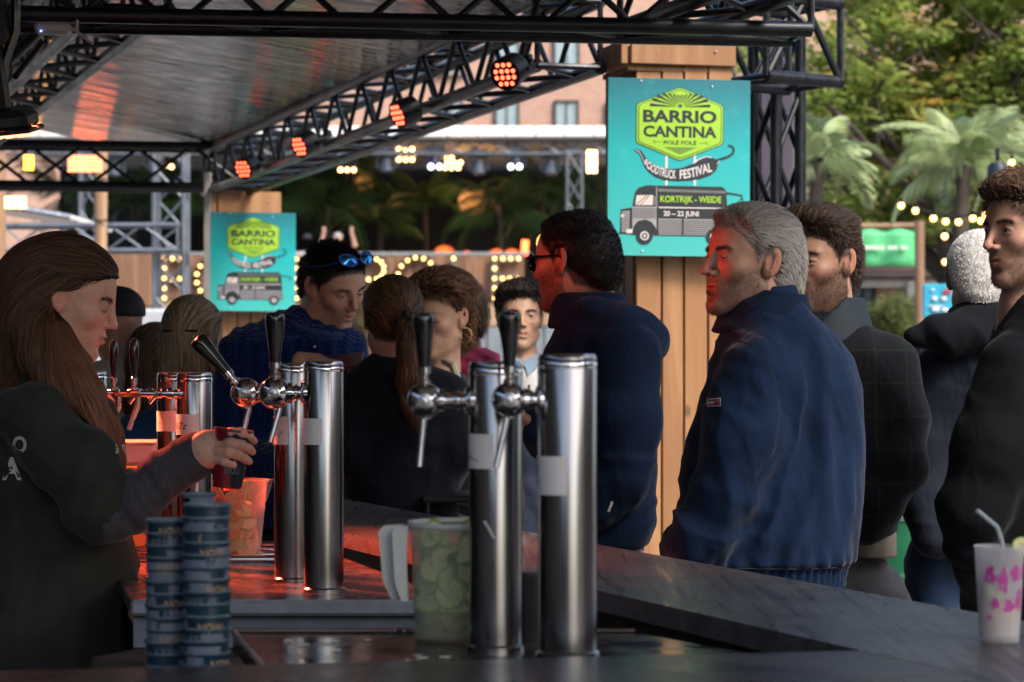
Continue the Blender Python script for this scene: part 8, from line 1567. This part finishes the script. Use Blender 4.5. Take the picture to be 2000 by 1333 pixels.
    t, M, oo, s, o = auto_person('small dark haired woman behind, left of the white haired man', 1812, 690, 9.2, -170, pm('cream_top', (.45, .38, .28), .8), ft=dict(fem=1, eye=0), hvox=.006, s=.97, name='top'); long_hair(t, M, oo, s, (.008, .009, .013), (.06, .07, .09), .14, .062, 3500)
    # two people up on the stage
    for px, py, arms_up, lb in ((600, 470, 0, 'performer in a dark top and cap on the stage'), (660, 468, 1, 'performer on the stage with both arms raised')):
        Y = 47; o = P(px, py, Y); t = person_root(lb, px, Y); t.location.z = 2.6; sk = (.40, .22, .16)
        def fn(p):
            d = ell(p, o, (.085, .1, .12)); d = su(d, cone(p, o + Vector((0, 0, -.08)), o + Vector((0, 0, -.22)), .055, .07), .03)
            for sg in (-1, 1):
                S_ = o + Vector((sg * .18, 0, -.25)); E_ = o + (Vector((sg * .34, -.05, -.12)) if arms_up else Vector((sg * .26, -.05, -.50))); H_ = o + (Vector((sg * .27, -.05, .12)) if arms_up else Vector((sg * .15, -.28, -.56)))
                d = su(d, chain(p, [(S_, .055), (E_, .045), (H_, .035), (H_ + Vector((0, 0, .09 if arms_up else 0)), .04)], .02), .03)
            return su(d, cone(p, o + Vector((0, 0, -.32)), o + Vector((0, 0, -.8)), .14, .13), .06)
        V, F = nets(fn, np.array(o) - (.5, .5, 1.0), np.array(o) + (.5, .4, .35), .02); parts = [(V, F, np.tile(np.array(sk), (len(V), 1)))]; body_mesh(t, parts)
        tp = torso_fn([(py + 19, px - 9, px + 9, .12), (py + 26, px - 18, px + 18, .16), (py + 50, px - 17, px + 17, .16), (py + 100, px - 16, px + 16, .16)], Y); garment(t, 'top', blk, tp, [], vox=.02); cp = lambda p: np.maximum(ell(p, o + Vector((0, 0, .03)), (.1, .115, .11)), (o.z + .03) - p[..., 2]); cp.lo = np.array(o) - .2; cp.hi = np.array(o) + .2
        garment(t, 'cap' if not arms_up else 'hair', pm('black_cap', (.01, .011, .014)) if not arms_up else pm('pale_grey_cap', (.3, .28, .28), .7), None, [], [(cp, .01)], vox=.02); legs(t, o.x, Y, 2.6 + .95, 0, blk, vox=.05) if False else None
        V, F = nets(lambda p: np.minimum(cone(p, (o.x - .09, Y, 3.2), (o.x - .1, Y, 2.65), .09, .06), cone(p, (o.x + .09, Y, 3.2), (o.x + .1, Y, 2.65), .09, .06)), (o.x - .3, Y - .2, 2.5), (o.x + .3, Y + .2, 3.4), .03); link('trousers', npmesh('trousers', V, F), blk, t)
    d = thing('dj_desk', 'low pale desk in front of the performers on the stage', 'desk', P(620, 497, 46.6)); MB().box(P(615, 498, 46.6), (1.0, .5, .1), None, .02).build('desk_top', pm('pale_grey_metal', (.35, .33, .32)), d)
# ================================================================ BUILD
ground()
def shade_walls():
    """unseen dark cloth added left of and behind the viewpoint to block light"""
    m = pm('black_shade_cloth', (.045, .043, .044), .85, var=.3, scale=2); t = thing('shade_wall', 'black cloth walls added unseen beside and behind the viewpoint to darken the bar', 'shade wall', (-3.3, 0, 0))  # walls added out of view to darken the left side and the chrome
    for a, b in (((-3.3, -6), (-3.3, 9)), ((-3.3, -6), (1.2, -6))):
        n = 60; pts = [(a[0] + (b[0] - a[0]) * i / n, a[1] + (b[1] - a[1]) * i / n) for i in range(n + 1)]; d = Vector((b[1] - a[1], a[0] - b[0])).normalized(); V = []
        for i, (x, y) in enumerate(pts):
            w = .05 * math.sin(i * 1.9); V += [(x + d.x * w, y + d.y * w, 0), (x + d.x * w, y + d.y * w, 3.05)]
        me = bpy.data.meshes.new('cloth_panel'); me.from_pydata(V, [], [(2 * i, 2 * i + 1, 2 * i + 3, 2 * i + 2) for i in range(n)]); me.shade_smooth(); link('cloth_panel', me, m, t)
shade_walls()
def right_side():
    """unseen brick terrace and trees added right of the viewpoint, only to darken reflections"""
    t = thing('brick_building', 'brick terrace added right of the viewpoint to darken reflections, outside the picture', 'building', (26, -5, 0)); MB().box((28, -8, 5), (4, 50, 10)).build('wall', brickm, t)  # unseen terrace added to darken what the chrome columns mirror
    for i in range(12):
        for z in (2.2, 5.6): MB().box((25.96, -30 + i * 4.2, z), (.1, 1.4, 1.9), None, .02).build('window', framem, t)
    rs = np.random.RandomState(21)
    for i in range(4):
        y = -22 + i * 9; c = np.array([(19 + rs.uniform(-1.5, 1.5), y + rs.uniform(-2.4, 2.4), rs.uniform(2.6, 6.5)) for _ in range(40)]); q = thing('added_tree', 'street tree number %s added right of the viewpoint for reflections, outside the picture' % ('one', 'two', 'three', 'four')[i], 'tree', (19, y, 0)); V, F, C = leafcloud(c, rs.uniform(.6, 1.1, 40), 2500, .22, [(.06, .13, .03), (.09, .17, .04)], rs, .7); link('crown', npmesh('crown', V, F, False, C), leafm, q); MB().tube([(19, y, 0), (19.1, y, 3.5)], [.18, .12], 10).build('trunk', barkm, q)  # trees added out of view to break up the sky in reflections
right_side(); buildings(); stage(); canopy(); posts_signs(); bar()
big_tree(); midground()
def shade_walls():
    """unseen dark cloth added left of and behind the viewpoint to block light"""
    m = pm('black_shade_cloth', (.045, .043, .044), .85, var=.3, scale=2); t = thing('shade_wall', 'black cloth walls added unseen beside and behind the viewpoint to darken the bar', 'shade wall', (-3.3, 0, 0))  # second set of the unseen walls added to keep light out
    for a, b in (((-3.3, -6), (-3.3, 9)), ((-3.3, -6), (1.2, -6))):
        n = 60; pts = [(a[0] + (b[0] - a[0]) * i / n, a[1] + (b[1] - a[1]) * i / n) for i in range(n + 1)]; d = Vector((b[1] - a[1], a[0] - b[0])).normalized(); V = []
        for i, (x, y) in enumerate(pts):
            w = .05 * math.sin(i * 1.9); V += [(x + d.x * w, y + d.y * w, 0), (x + d.x * w, y + d.y * w, 3.05)]
        me = bpy.data.meshes.new('cloth_panel'); me.from_pydata(V, [], [(2 * i, 2 * i + 1, 2 * i + 3, 2 * i + 2) for i in range(n)]); me.shade_smooth(); link('cloth_panel', me, m, t)
shade_walls()
lamps()
taps(); cups(); pitchers()
make_waitress(); make_grey_man(); make_bearded_man(); make_sunglasses_man(); make_sweater_man(); crowd()
